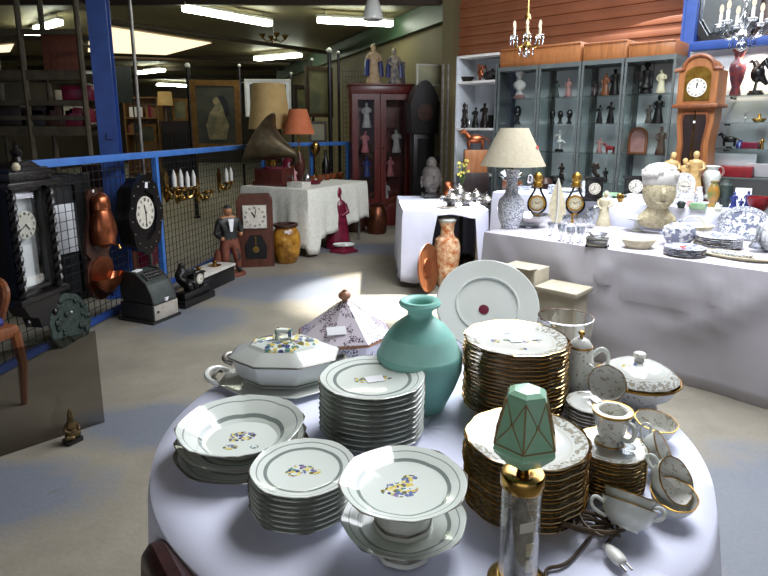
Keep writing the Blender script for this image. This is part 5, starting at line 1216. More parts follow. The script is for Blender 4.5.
# things under and beside the middle table
mat('orange_vase', S(190, 104, 50), S(240, 214, 176), 22, .25)
p, k = at(446, 285, 0)
t = thing('floor_vase', 'tall orange patterned floor vase under the parted white cloth', 'vase', p)
b = MB(); b.lathe(S_([(0, 0), (9, 0), (10, 2), (11, 14), (13, 28), (13.5, 40), (11.5, 47), (7.5, 50), (6.5, 54), (7, 60), (8.5, 64)], k), 32); b.build('body', 'orange_vase', t)
b = MB(); b.lathe(S_([(8.4, 64), (9.6, 66), (9.2, 68), (7.6, 68), (7.6, 64)], k), 32, closed=True); b.build('rim', 'white_glaze', t)
p, k = at(426, 292, 0)
t = thing('round_tray', 'brown round tray leaning beside the orange floor vase', 'tray', p, rot=(0, 0, radians(62)))
b = MB(); ML = Matrix.Translation((0, 0, 25*k)) @ Matrix.Rotation(radians(84), 4, 'X')
b.lathe(S_([(0, 0), (21, 0), (24.5, 2), (24, 3), (20, 1.2), (0, 1)], k), 36, M4=ML); b.build('dish', 'oak', t)
b = MB(); b.lathe(S_([(0, 1.2), (10, 1.2), (9, 2.2), (0, 2.6)], k), 24, M4=ML); b.build('boss', 'copper', t)
p, k = at(466, 279, 0); pot('dark_pot', 'dark pot in the shade under the middle table', 'pot', p+Vector((.02, .25, 0)), S_([(0, 0), (7, 0), (11, 8), (9, 17), (5, 20), (0, 20)], k), 'dark_bronze', 20)
# cartons between the round table and the long table
mat('carton', S(186, 178, 158), S(172, 164, 144), 6, .8)
p = PN(524, 128, -.30); z1 = PN(524, 268, -.30).z
t = thing('cardboard_carton', 'pale carton standing before the right table behind the charger', 'box', (p.x, p.y, 0), RROW)
b = MB(); b.box((0, .1, z1/2), (.25, .2, z1-.02), bev=.004); b.build('body', 'carton', t); b = MB(); b.box((0, -.02, z1+.004), (.25, .12, .006), rot=(-.12, 0, 0)); b.build('flap', 'carton', t)
p = PN(566, 128, -.32); z1 = PN(566, 292, -.32).z
t = thing('wooden_crate', 'pale crate with a stepped lid behind the glass vase', 'crate', (p.x, p.y, 0), RROW)
b = MB(); b.box((0, .1, z1/2-.015), (.24, .2, z1-.03), bev=.004); b.build('body', 'carton', t); b = MB(); b.box((0, .1, z1-.012), (.28, .24, .03), bev=.004); b.build('lid', 'carton', t)
# ---------------------------------------------------------------- wire fence along the left
F0, F1, F2 = Vector((-2.40, 3.2, 0)), Vector((-1.69, 8.2, 0)), Vector((-.55, 9.25, 0)); FH = 1.29
def fence(p, q, label, posts):
    d = q-p; L = d.length; t = thing('wire_fence', label, 'fence', p, math.atan2(d.y, d.x), 'blue-railed wire fence runs')
    b = MB(); b.box((L/2, 0, FH-.025), (L, .05, .055), bev=.004); b.build('top_rail', 'blue_rail', t)
    b = MB(); b.box((L/2, 0, .035), (L, .04, .045)); b.build('bottom_rail', 'blue_paint', t)
    for x in posts: b = MB(); b.box((x, 0, FH/2-.02), (.045, .045, FH-.06)); b.box((x, 0, .004), (.09, .09, .008)); b.build('post', 'blue_rail', t)
    b = MB(); n = int(L/.07)
    for i in range(1, n): b.box((i*L/n, 0, FH/2), (.004, .004, FH-.1))
    for j in range(1, 18): b.box((L/2, .004, .06+j*(FH-.11)/18), (L, .004, .004))
    b.build('wire_mesh', 'wire', t); return t
fd = (F1-F0).normalized(); fn = Vector((fd.y, -fd.x, 0)); RF = math.atan2(fn.x, -fn.y)
def FP(u, v, off=.0):
    d = ray(u, v); o = F0+fn*off; t = (o.dot(fn))/(d.x*fn.x+d.y*fn.y); return Vector((d.x*t, d.y*t, EYE+d.z*t))
fence(F0, F1, 'near run of blue-railed wire fence with clocks hung on it', [.02, (FP(159, 215)-F0).dot(fd), (F1-F0).length-.03])
fence(F1+Vector((.01, .02, 0)), F2, 'far run of blue-railed wire fence behind the gramophone table', [.05, .8, 1.5])
# things hung on it face fn: local -Y is the front
def kf(p): return (p.y*cos(PITCH)+(EYE-p.z)*sin(PITCH))/F

# carved wall clock with twisted columns
p = FP(34, 222, .17); k = kf(p)
t = thing('carved_wall_clock', 'black carved wall clock with twisted columns, nearest on the fence', 'clock', (p.x-fn.x*.145, p.y-fn.y*.145, 0), RF)
zt, zb = FP(34, 186, .17).z, FP(34, 300, .17).z; w = .17
b = MB(); b.box((0, -.0, (zt+zb)/2), (2*w+.02, .02, zt-zb)); b.box((-w, -.06, (zt+zb)/2), (.015, .13, zt-zb)); b.box((w, -.06, (zt+zb)/2), (.015, .13, zt-zb)); b.build('case', 'black_wood', t)
b = MB(); b.box((0, -.09, zt+.02), (2*w+.12, .22, .035), bev=.008); b.box((0, -.08, zt+.065), (2*w+.02, .18, .06), bev=.006); b.build('cornice', 'black_wood', t)
b = MB()
for i in range(7): b.lathe([(0, 0), (.012, 0), (.016, .018), (.008, .03), (.013, .05), (0, .055)], 10, c=((i-3)*.05, -.16, zt+.04))
b.box((0, -.08, zt+.105), (2*w-.02, .15, .02)); b.prism([(-.13, zt+.115), (.13, zt+.115), (.06, zt+.155), (-.06, zt+.155)], .1, Matrix.Translation((0, -.13, 0))); b.build('balustrade', 'black_wood', t)
b = MB(); b.lathe([(0, zt+.15), (.03, zt+.155), (.02, zt+.18), (.036, zt+.205), (.012, zt+.235), (.018, zt+.25), (0, zt+.275)], 14, c=(0, -.08, 0)); b.build('finial', 'black_wood', t)
for s in (-1, 1):
    pts = []; b = MB()
    for ph in (0, pi):
        b.tube([(s*(w-.01)+.014*cos(ph+i*.8), -.145+.014*sin(ph+i*.8), zb+.04+(zt-zb-.06)*i/40) for i in range(41)], .015, 7)
    b.build('twisted_column', 'black_wood', t)
b = MB(); b.frame(-w+.045, w-.045, zb+.05, zt-.005, .022, .03, -.125); dr = b.build('door', 'black_wood', t)
b = MB(); b.box((0, -.105, (zb+zt)/2+.02), (2*w-.12, .004, zt-zb-.09)); b.build('door_glass', 'pane', dr)
b = MB(); b.box((0, -.02, (zb+zt)/2), (2*w-.05, .006, zt-zb-.03)); b.box((0, -.045, zb+.19), (.15, .004, .27)); b.build('inner_board', 'paper', t)
dial(t, (0, -.085, FP(34, 222, .08).z), .088, 4, 40)
b = MB(); b.box((0, -.08, zb+.01), (2*w+.10, .2, .04), bev=.008); b.prism([(-.17, zb-.01), (.17, zb-.01), (.12, zb-.10), (.05, zb-.13), (.03, zb-.2), (-.03, zb-.2), (-.05, zb-.13), (-.12, zb-.10)], .12, Matrix.Translation((0, -.14, 0))); b.build('lower_bracket', 'black_wood', t)
b = MB()
for s in (-1, 0, 1): b.lathe([(0, -.05), (.014, -.04), (.02, -.015), (.01, 0), (0, 0)], 10, c=(s*.12, -.12, zb-.12+.0))
b.build('drop_finials', 'black_wood', t)
b = MB(); b.lathe([(0, 0), (.02, .01), (.024, .03), (.014, .05), (0, .055)], 12, c=(-.12, -.17, zt+.10)); b.build('brass_mask', 'cream', t)

# copper wall fountain on a shaped board
p = FP(95, 250, .02); k = kf(p)
t = thing('copper_fountain', 'copper wall fountain, tank above basin, on a dark shaped board', 'wall fountain', (p.x+fn.x*.012, p.y+fn.y*.012, 0), RF)
z = lambda v: FP(101, v, .05).z
zt, zm, zl = z(187), z(252), z(300)
half = [(.0, zt), (.055, zt-.01), (.085, zt-.06), (.075, zt-.14), (.095, zt-.24), (.135, zt-.36), (.15, zm+.02), (.10, zm-.03), (.15, zm-.08), (.165, zm-.18), (.15, zm-.26), (.10, zl+.04), (.03, zl), (0, zl)]
b = MB(); b.prism(half[:-1]+[(-x, q) for x, q in reversed(half[1:])], .022, Matrix.Translation((0, -.022, 0))); b.build('backboard', 'walnut', t)
b = MB(); h = zt-.03-(zm+.05); z0 = zm+.05
b.lathe([(0, z0-.01), (.03, z0-.005), (.09, z0+.03), (.112, z0+.10), (.105, z0+.17), (.08, z0+h*.62), (.07, z0+h*.68)], 28, c=(0, -.075, 0), sy=.8); b.build('tank', 'copper', t)
b = MB(); b.lathe([(.072, z0+h*.68), (.078, z0+h*.70), (.076, z0+h*.78), (.07, z0+h*.9), (.045, z0+h*.97), (.012, z0+h), (0, z0+h+.015)], 28, c=(0, -.075, 0), sy=.8); b.build('domed_lid', 'copper', t)
b = MB(); b.tube([(0, -.15, z0+.02), (0, -.19, z0+.015), (0, -.2, z0-.01)], .008, 8); b.build('tap', 'brass', t)
zc2 = zl+.065
b = MB(); b.lathe([(0, zc2-.01), (.05, zc2), (.12, zc2+.05), (.155, zc2+.11), (.165, zc2+.125), (.155, zc2+.125), (.11, zc2+.06), (0, zc2+.02)], 30, c=(0, -.08, 0), sy=.55); b.build('basin', 'copper', t)
b = MB(); b.prism([(x, zc2+.10+q) for x, q in ((-.14, -.05), (.14, -.05), (.14, .08), (.09, .15), (0, .18), (-.09, .15), (-.14, .08))], .012, Matrix.Translation((0, -.035, 0))); b.build('splashback', 'copper', t)
b = MB(); b.lathe([(0, 0), (.013, 0), (.013, .003), (0, .003)], 12, M4=Matrix.Translation((0, -.02, zt-.02)) @ Matrix.Rotation(pi/2, 4, 'X')); b.build('price_tag', 'paper', t)

# black octagonal wall clock
p = FP(145, 217, .13); k = kf(p)
t = thing('octagonal_wall_clock', 'black scalloped octagonal wall clock hung high on the fence', 'clock', (p.x-fn.x*.115, p.y-fn.y*.115, 0), RF)
zt, zb, zc = FP(140, 176, .13).z, FP(140, 256, .13).z, p.z; hh = (zt-zb)/2; zc = (zt+zb)/2
def lobed(sc, n=48): return [(sc*.78*cos(2*pi*i/n)*(1+.045*cos(16*pi*i/n)), zc+sc*sin(2*pi*i/n)*(1+.045*cos(16*pi*i/n))) for i in range(n)]
b = MB(); b.prism(lobed(hh*.93), .10, Matrix.Translation((0, -.10, 0))); b.build('case', 'black_wood', t)
b = MB(); b.ringplate(lobed(hh*1.0), lobed(hh*.62), .035, Matrix.Translation((0, -.135, 0))); rim = b.build('carved_rim', 'black_gloss', t)
b = MB()
for i in range(16): a = 2*pi*i/16+.1; b.sph((hh*.68*cos(a), -.137, zc+hh*.86*sin(a)), .007, n=8)
b.build('pearl_inlay', 'steel', rim)['kind'] = 'stuff'
b = MB(); b.prism(lobed(hh*.63), .012, Matrix.Translation((0, -.115, 0))); b.build('face_panel', 'black_gloss', t)
dial(t, (0, -.124, zc+.02), hh*.42, 11, 30)
b = MB(); b.box((.02, -.138, zc+hh*.76), (.04, .002, .05), rot=(0, .2, 0)); b.build('price_tag', 'paper', t)

# green relief platter leaning on the fence
p = FP(70, 322, .05); k = kf(p)
t = thing('relief_platter', 'round green relief platter leaning low against the fence', 'platter', p, rot=(radians(-8), 0, RF)); rr = random.Random(2)
b = MB(); ML = Matrix.Rotation(pi/2, 4, 'X'); R = 29*k
b.lathe([(0, -.012), (R*.9, -.012), (R, 0), (R*.98, .012), (R*.8, .016), (R*.76, .008), (0, .01)], 40, rf=scallop(10, .06), M4=ML); b.build('dish', 'verdigris', t)
b = MB()
for i in range(26):
    a, q = rr.uniform(0, 6.28), R*sqrt(rr.uniform(.02, .8)); b.sph((q*cos(a), -.014, q*sin(a)), rr.uniform(.012, .026), n=7)
b.build('relief_figures', 'verdigris', t)['kind'] = 'stuff'
b = MB(); b.sph((-.0, -.03, R*.35), .008, n=8); b.build('price_tag', 'paper', t)

# cash register on its drawer
p = P(152, 327); q = P(178, 320)
t = thing('cash_register', 'old dark green cash register with a slanted top on its drawer', 'cash register', P(153, 326)+Vector((.026, .163, 0)), radians(67)); t.scale = (.84, .84, .84)
mat('register_green', S(66, 74, 70), S(50, 58, 56), 12, .4); mat('register_front', S(176, 168, 158), S(156, 150, 140), 14, .45); mat('register_dark', S(46, 44, 44), S(34, 34, 34), 10, .5)
b = MB(); b.box((0, .17, .095), (.32, .40, .17), bev=.006); b.box((0, .17, .012), (.36, .43, .024)); b.build('drawer_case', 'register_dark', t)
b = MB(); b.box((0, -.034, .10), (.30, .012, .14), bev=.003); df = b.build('drawer_front', 'register_front', t)
b = MB(); b.lathe([(0, 0), (.009, 0), (.009, .012), (0, .014)], 12, M4=Matrix.Translation((-.11, -.04, .11)) @ Matrix.Rotation(pi/2, 4, 'X')); b.build('lock', 'dark_metal', df)
prof = [(-.03, .185), (.34, .185), (.36, .30), (.34, .43), (.30, .46), (.16, .45), (.04, .36), (-.01, .26)]
b = MB(); b.prism(prof, .28, Matrix.Rotation(pi/2, 4, 'Z') @ Matrix.Translation((0, -.14, 0))); b.build('body', 'register_green', t, ang=25)
for s in (-1, 1): b = MB(); b.prism([(x, z) for x, z in prof], .018, Matrix.Rotation(pi/2, 4, 'Z') @ Matrix.Translation((0, -.14-.009+(.28 if s > 0 else 0), 0)) @ Matrix.Diagonal((1.02, 1, 1.03, 1))); b.build('side_cheek', 'register_dark', t, ang=25)
b = MB(); b.box((0, .10, .425), (.2, .10, .02), rot=(radians(37), 0, 0)); kb = b.build('key_panel', 'silver', t)
b = MB()
for i in range(5):
    for j in range(3): b.lathe([(0, 0), (.011, 0), (.011, .012), (0, .014)], 8, c=((i-2)*.036, .065+j*.03, .412+j*.022))
b.build('keys', 'ink', kb)['kind'] = 'stuff'
b = MB(); b.box((-.04, .25, .458), (.10, .05, .012), rot=(.05, 0, .2)); b.build('receipt', 'paper', t)
b = MB(); b.box((.03, .0, .20), (.08, .06, .03), rot=(0, 0, .3)); b.build('price_tag', 'paper', t)

# black figure clock and marble-topped box on the floor along the fence
p, k = at(188, 303, 0)
t = thing('figure_clock', 'black mantel clock with a seated dark figure, on the floor by the register', 'clock', p+Vector((0, .05, 0)), RF-.2)
b = MB(); b.box((0, 0, .03), (.42, .24, .06), bev=.008); b.box((0, 0, .09), (.34, .18, .07), bev=.01); b.build('base', 'black_gloss', t)
b = MB(); b.box((.07, 0, .19), (.15, .13, .14), bev=.015); b.build('dial_block', 'black_gloss', t); dial(t, (.07, -.072, .195), .045, 2, 20)
nd = {'hip': (-.08, 0, .17, .055), 'che': (-.09, 0, .28, .052), 'nec': (-.085, 0, .325, .025), 'hea': (-.085, -.01, .37, .036), 'kn': (-.10, -.09, .19, .035), 'ft': (-.10, -.10, .13, .025), 'k2': (-.03, -.09, .19, .035), 'f2': (-.03, -.10, .13, .025), 'el': (-.155, -.03, .25, .022), 'ha': (-.13, -.08, .215, .02), 'e2': (-.02, -.03, .26, .022), 'h2': (.05, -.02, .275, .018)}
skin('seated_figure', nd, [('hip', 'che'), ('che', 'nec'), ('nec', 'hea'), ('hip', 'kn'), ('kn', 'ft'), ('hip', 'k2'), ('k2', 'f2'), ('che', 'el'), ('el', 'ha'), ('che', 'e2'), ('e2', 'h2')], 'dark_bronze', t, root='hip')
p, k = at(209, 286, 0)
t = thing('marble_top_box', 'long black box with white marble top and brass fittings by the fence', 'box', p, RF-.15)
b = MB(); b.box((0, 0, .075), (.56, .24, .15), bev=.008); b.build('body', 'black_gloss', t)
b = MB(); b.box((0, 0, .162), (.58, .26, .024), bev=.005); b.build('marble_top', 'marble', t)
for x in (-.15, .12): b = MB(); b.lathe([(0, .174), (.06, .174), (.065, .18), (.02, .185), (.016, .2), (.03, .22), (.028, .225), (0, .205)], 18, c=(x, 0, 0)); b.build('brass_fitting', 'brass', t)

# brass candle sconces hung on the fence
def sconce(u, v, lab, arms, candles, off=.08, h=.34):
    p = FP(u, v, off); t = thing('candle_sconce', lab, 'wall lamp', (p.x-fn.x*off, p.y-fn.y*off, p.z), RF, 'brass sconces on the fence')
    b = MB(); b.prism([(x*.8, z) for x, z in ((0, -h*.4), (.05, -h*.25), (.035, 0), (.05, h*.2), (0, h*.42), (-.05, h*.2), (-.035, 0), (-.05, -h*.25))], .02, Matrix.Translation((0, -.03, 0))); b.build('backplate', 'brass', t)
    for i in range(arms):
        x = (i-(arms-1)/2)*.13
        b = MB(); b.tube([(0, -.03, -h*.1), (x*.5, -.08, -h*.3), (x, -.13, -h*.22), (x, -.14, -.03)], .011, 8); b.sph((x*.55, -.09, -h*.26), .024, n=8); a = b.build('arm', 'brass', t)
        b = MB(); b.lathe([(0, -.04), (.02, -.035), (.045, -.015), (.042, -.01), (.014, -.02), (.016, .0), (0, 0)], 14, c=(x, -.14, 0)); b.build('drip_pan', 'brass', a)
        if candles: b = MB(); b.lathe([(0, 0), (.02, 0), (.022, .09), (.012, .13), (.003, .155), (0, .157)], 12, c=(x, -.14, 0)); b.build('candle_shade', 'white_matt', a)
    return t
sconce(172, 186, 'two-armed brass sconce with white candles just right of the octagonal wall clock', 2, True, h=.4)
sconce(184, 187, 'three-armed brass sconce with white candles, largest of those on the fence', 3, True, .10, .42)
sconce(203, 190, 'brass sconce with two bare arms and round bulbs', 2, False, .08, .34)
sconce(224, 181, 'brass sconce highest and farthest on the near fence run', 2, True, .08, .34)

# man statuette, old wooden clock, glazed jar
p, k = at(231, 275, 0)
t = thing('gentleman_statue', 'painted statue of a man in dark jacket and brown trousers beside the brown clock', 'statue', p, face_cam(p)+.35); h = .72
mat('trousers', S(128, 72, 52), S(104, 56, 42), 12, .5); mat('jacket', S(38, 40, 38), S(28, 30, 30), 10, .5)
b = MB(); b.lathe([(0, 0), (.16, 0), (.16, .02), (.14, .035), (0, .035)], 20, sy=.8); b.build('plinth', 'trousers', t)
nd = {'p': (0, 0, .37, .075), 'w': (0, 0, .45, .07), 'c': (0, 0, .55, .082), 'n': (0, 0, .615, .03), 'h': (0, -.012, .68, .043), 't': (0, -.01, .715, .035), 'no': (0, -.052, .675, .008),
      'l1': (-.05, 0, .33, .06), 'l2': (-.055, -.02, .19, .045), 'l3': (-.06, 0, .07, .03), 'l4': (-.06, -.055, .05, .022), 'r1': (.05, 0, .33, .06), 'r2': (.07, -.03, .19, .045), 'r3': (.08, -.01, .07, .03), 'r4': (.09, -.065, .05, .022),
      'a1': (-.10, 0, .57, .035), 'a2': (-.13, .01, .44, .03), 'a3': (-.08, -.08, .39, .024), 'b1': (.10, 0, .57, .035), 'b2': (.135, 0, .45, .03), 'b3': (.09, -.085, .43, .024)}
for q in ('h', 't', 'no'): nd.pop(q)
nd['n'] = (0, -.004, .64, .028)
bd = skin('figure', nd, [('p', 'w'), ('w', 'c'), ('c', 'n'), ('p', 'l1'), ('l1', 'l2'), ('l2', 'l3'), ('l3', 'l4'), ('p', 'r1'), ('r1', 'r2'), ('r2', 'r3'), ('r3', 'r4'), ('c', 'a1'), ('a1', 'a2'), ('a2', 'a3'), ('c', 'b1'), ('b1', 'b2'), ('b2', 'b3')], 'skin_paint', t, root='p', extra=lambda q: (q.sph((0, -.012, .672), .040, sz=1.25, n=16), q.sph((0, .004, .69), .043, sz=1.1, n=16), q.tube([(0, -.046, .68), (0, -.058, .665), (0, -.046, .66)], .007, 6), q.sph((.04, 0, .67), .01, n=8), q.sph((-.04, 0, .67), .01, n=8)))
bd.data.materials.append(M['trousers']); bd.data.materials.append(M['jacket'])
for f in bd.data.polygons:
    c = f.center
    if c.z < .085: f.material_index = 2
    elif c.z < .39 and not (abs(c.x) > .06 and c.y < -.06): f.material_index = 1
    elif c.z < .605 and not (c.y < -.07 and c.z < .46): f.material_index = 2
    elif c.z > .705 or (c.z > .655 and c.y > .008): f.material_index = 2
b = MB(); b.prism([(-.03, .6), (.03, .6), (.012, .47), (-.012, .47)], .012, Matrix.Translation((0, -.088, 0))); b.build('shirt_front', 'paper', t)
b = MB(); b.tube([(-.12, .03, .04), (-.11, .03, .2), (-.1, .03, .28)], [.045, .05, .03], 10); b.build('stump', 'trousers', t)
p, k = at(257, 267, 0)
t = thing('old_wooden_clock', 'brown wooden clock with square white dial standing on the floor', 'clock', p, face_cam(p)-.05); h = ZV(195, p.y)
wood('walnut_red', S(98, 54, 38), S(72, 38, 28))
b = MB(); b.prism([(-.19, 0), (.19, 0), (.19, h*.93), (.15, h), (-.15, h), (-.19, h*.93)], .18); b.build('case', 'walnut_red', t)
b = MB(); b.box((0, -.008, h*.705), (.26, .016, .26)); sq = b.build('dial_frame', 'silver', t); dial(sq, (0, -.024, h*.705), .125, 11, 2, name='dial')
b = MB(); b.box((0, -.017, h*.705), (.245, .003, .245)); b.build('dial_plate', 'dial_white', sq)
b = MB(); b.prism([(-.11, h*.12), (.11, h*.12), (.12, h*.3), (.06, h*.45), (-.06, h*.45), (-.12, h*.3)], .008, Matrix.Translation((0, -.007, 0))); dw = b.build('pendulum_window', 'black_gloss', t)
b = MB(); b.prism([(x, h*.25+z) for x, z in circ(.035, 20)], .004, Matrix.Translation((0, -.013, 0))); b.box((0, -.010, h*.36), (.008, .003, .12)); b.build('pendulum', 'brass', dw)
mat('amber_glaze', S(196, 144, 52), S(120, 76, 26), 9, .15)
p, k = at(287, 262, 0)
t = thing('glazed_jar', 'amber glazed jar standing on the floor before the gramophone table', 'jar', p)
b = MB(); b.lathe(S_([(0, 0), (9, 0), (10, 1), (13, 9), (14.5, 20), (14, 28), (11, 34), (10, 35.5)], k), 32); b.build('body', 'amber_glaze', t)
b = MB(); b.lathe(S_([(10, 35.5), (12, 36.5), (12, 39), (9.6, 39), (9, 36), (9.6, 33)], k), 32, closed=True); b.build('rim', 'walnut', t)
b = MB(); b.box((3*k, -12*k, 32*k), (5*k, .3*k, 4*k), rot=(.35, 0, .2)); b.build('price_tag', 'paper', t)

# gramophone table
TL = P(304, 188, .86); ct = P(242, 183, .86); cr_ = P(346, 179, .86)
gd = (TL-ct); GW = Vector((gd.x, gd.y, 0)).length; ga = math.atan2(gd.y, gd.x)
HG = .80; c0 = P(241, 186, HG); c1 = P(306, 190, HG); g = c1-c0; ga = math.atan2(g.y, g.x); GL = g.length
o0 = Vector((c0.x, c0.y, 0))
cloth_table('table at the back left carrying the gramophone', 'cream lace-edged cloth on the gramophone table', o0, ga, GL*1.02, 1.35, HG, lambda s, t: (.42+.28*t if s == 0 else .62-.3*t*0+(.14 if t < .12 else -.16*t) if s == 1 else .5), .02, 12, cm='cloth_lace')
def gat(u, v): return at(u, v, HG)
p, k = gat(275, 185)
t = thing('gramophone', 'gramophone with dark red case and big flared horn', 'gramophone', p, ga+.1)
wood('mahogany_mid', S(92, 44, 36), S(64, 30, 26), rough=.3)
b = MB(); b.box((0, 0, 2*k), (36*k, 26*k, 4*k), bev=.6*k); b.box((0, 0, 9.6*k), (32*k, 23*k, 14*k), bev=.5*k); b.build('case', 'mahogany_mid', t)
b = MB(); b.lathe(S_([(0, 16.8), (11, 16.8), (11, 18), (0, 18)], k), 32); b.build('turntable', 'maroon', t)
b = MB(); b.tube([(16*k, 0, 9*k), (21*k, 0, 9*k), (21*k, 0, 4*k), (24*k, 0, 4*k)], .8*k, 6); b.build('crank', 'steel', t)
hp = [(14, 9, 20), (20, 8, 24), (21, 6, 30), (14, 4, 33), (3, 0, 37), (-7, -4, 42), (-13, -6, 46)]; hr = [1.4, 2, 3, 6, 12, 20, 29]
mat('horn_metal', S(86, 74, 50), S(60, 52, 38), 14, .4, .6)
d_ = (Vector(hp[-1])-Vector(hp[-2])).normalized()
b = MB(); sp_ = [Vector(q)*k for q in hp]; 
for q in range(2): pass
b.tube(sp_, [r*k for r in hr], 24)
fs = [f for f in b.b.faces if len(f.verts) > 8]; bmesh.ops.delete(b.b, geom=fs[-1:], context='FACES_ONLY')
o = b.build('horn', 'horn_metal', t, fix=False); md = o.modifiers.new('thick', 'SOLIDIFY'); md.thickness = .006
b = MB(); b.tube([(13*k, 9*k, 16*k), (14*k, 9*k, 19*k), (14*k, 9*k, 22*k)], 1*k, 8); b.build('horn_support', 'brass', t)
# lamps on the table
def tlamp(u, v, lab, shade, r0, r1, zs0, zs1, base_m, nm='table_lamp', rf=None):
    p, k = gat(u, v); t = thing(nm, lab, 'lamp', p)
    b = MB(); b.lathe(S_([(0, 0), (7, 0), (7.5, 1.5), (3, 4), (5, 12), (6, 18), (3, 24), (2, 28), (0, 28)], k), 24); b.build('lamp_base', base_m, t)
    b = MB(); b.tube([(0, 0, 27*k), (0, 0, zs1*k)], .8*k, 8); b.build('stem', 'brass', t)
    b = MB(); b.lathe(S_([(r0, zs0), (r1, zs1), (r1-.4, zs1), (r0-.4, zs0)], k), 40, closed=True, rf=rf); b.build('lamp_shade', shade, t); return t
mat('shade_cone', S(206, 118, 76), S(190, 104, 66), 8, .8)
tlamp(272, 179, 'tall lamp with a big pleated beige shade behind the gramophone', 'shade_beige', 20.5, 15.5, 49, 92, 'brass', rf=lambda th, q: 1+.012*cos(40*th))
tlamp(300, 181, 'lamp with a small orange cone shade right of the gramophone', 'shade_cone', 16, 8.5, 46, 70, 'mahogany_mid')
# smaller things on the table
def gput(nm, lab, ct_, u, v, pf, m, n=18): p, k = gat(u, v); return pot(nm, lab, ct_, p, S_(pf, k), m, n)
p, k = gat(299, 187); b = MB(); b.box((0, 0, 2.6*k), (19*k, 15*k, 5.2*k), bev=.5*k); tag(b.build('white_box', 'marble', loc=p, rz=ga), 'flat white box right of the gramophone case', 'box'); bxz = HG+5.3*k
statuette('porcelain_figurine', 'white and pink figurine standing beside the gramophone', 'figurine', gat(292, 182)[0], 17*k, 'pink', 'pair', .2, None, seed=3)
gput('metal_coffee_pot', 'silver pot with pointed lid behind the flat white box', 'pot', 307, 183, [(0, 0), (4, 0), (4.6, 4), (3.4, 8), (1, 11), (1, 14), (0, 14)], 'silver')
p, k = gat(298, 178); statuette('brass_statue', 'brass bust figure behind the porcelain figurine', 'statue', p, 24*k, 'brass', 'bust', .2, 'mahogany_mid')
gput('maroon_dish', 'dark red dish at the front corner of the gramophone table', 'dish', 314, 184, [(0, .4), (6, 0), (8, 3), (7.6, 3.3), (5, 1.2), (0, 1)], 'maroon')
cups = [(312, 182, 'copper cup left of the row on the gramophone table'), (320, 181, 'copper cup second in the row on the gramophone table'), (327, 180, 'copper cup third in the row on the gramophone table'), (334, 179, 'copper cup fourth in the row on the gramophone table'), (340, 178.5, 'copper cup last in the row at the table corner')]
for u, v, lab in cups: gput('copper_cup', lab, 'cup', u, v, [(0, 0), (2.6, 0), (3.4, 3), (3.8, 6), (3.4, 6), (0, 1.4)], 'copper')['group'] = 'copper cups on the gramophone table'
gput('brass_globe', 'small round brass globe at the foot of the orange lamp', 'globe', 316, 176, [(0, 0), (3, 0), (1, 2), (1, 20), (4, 24), (5, 28), (4, 32), (0, 34)], 'brass')
gput('dark_bottle', 'dark bottle behind the copper cups', 'bottle', 326, 176, [(0, 0), (3.6, 0), (4, 12), (1.4, 18), (1.4, 26), (0, 26)], 'black_gloss')
gput('dark_vase', 'dark red vase between gramophone and brass bust', 'vase', 288, 178, [(0, 0), (5, 0), (7, 8), (6, 16), (3, 20), (4, 24), (0, 24)], 'maroon')

# maroon statue and kitchen scale on the floor, copper pots
p, k = at(338, 248, 0)
t = thing('maroon_statue', 'glossy maroon robed lady statue right of the gramophone table', 'statue', p, face_cam(p))
b = MB(); b.lathe(S_([(0, 0), (12, 0), (12.5, 3), (11, 12), (9.6, 26), (8, 34), (8.6, 42), (7.6, 46), (4, 49), (3.6, 52), (0, 53)], k), 24, rf=lambda th, q: 1+.05*cos(9*th)*q, sy=.8); b.sph((0, -1*k, 54*k), 4*k, sz=1.25, n=14); b.sph((0, 1*k, 56*k), 4.6*k, sz=1.2, n=14)
b.tube([(7*k, 0, 44*k), (10*k, -2*k, 36*k), (4*k, -6*k, 33*k)], [2.6*k, 2.2*k, 1.6*k], 8); b.tube([(-7*k, 0, 44*k), (-10*k, -2*k, 36*k), (-3*k, -6*k, 31*k)], [2.6*k, 2.2*k, 1.6*k], 8); b.build('figure', 'maroon', t, ang=60)
p, k = at(344, 252, 0)
t = thing('kitchen_scale', 'low maroon scale with an oval white plate before the maroon statue', 'scale', p+Vector((0, -.02, 0)), .1)
b = MB(); b.lathe(S_([(0, 0), (14, 0), (14, 2), (10, 4), (9, 7), (0, 7)], k), 4, sy=.7); b.build('base', 'maroon', t, ang=20)
b = MB(); b.lathe(S_([(0, 7), (10, 7), (11, 8.5), (10.6, 9), (9, 8), (0, 8)], k), 28, sy=.6); b.build('plate', 'white_glaze', t)
for u, v, s, lab, m in ((355, 231, 1.0, 'dark copper pot right of the maroon statue', 'walnut'), (377, 233, .95, 'copper churn before the red glazed cabinet', 'copper_dark')):
    mat('copper_dark', S(120, 72, 50), S(80, 46, 34), 8, .35, .8)
    p, k = at(u, v, 0); t = thing('copper_pot', lab, 'pot', p)
    b = MB(); b.lathe([(r*k*s, z*k*s) for r, z in [(0, 0), (9, 0), (10, 2), (11, 14), (9, 24), (7, 28), (8, 31), (7.4, 31), (0, 26)]], 28); b.build('body', m, t)
    b = MB(); b.tube([(8*k*s, 0, 28*k*s), (14*k*s, 0, 34*k*s), (19*k*s, 0, 38*k*s)], 1.2*k, 8); b.build('handle', m, t)

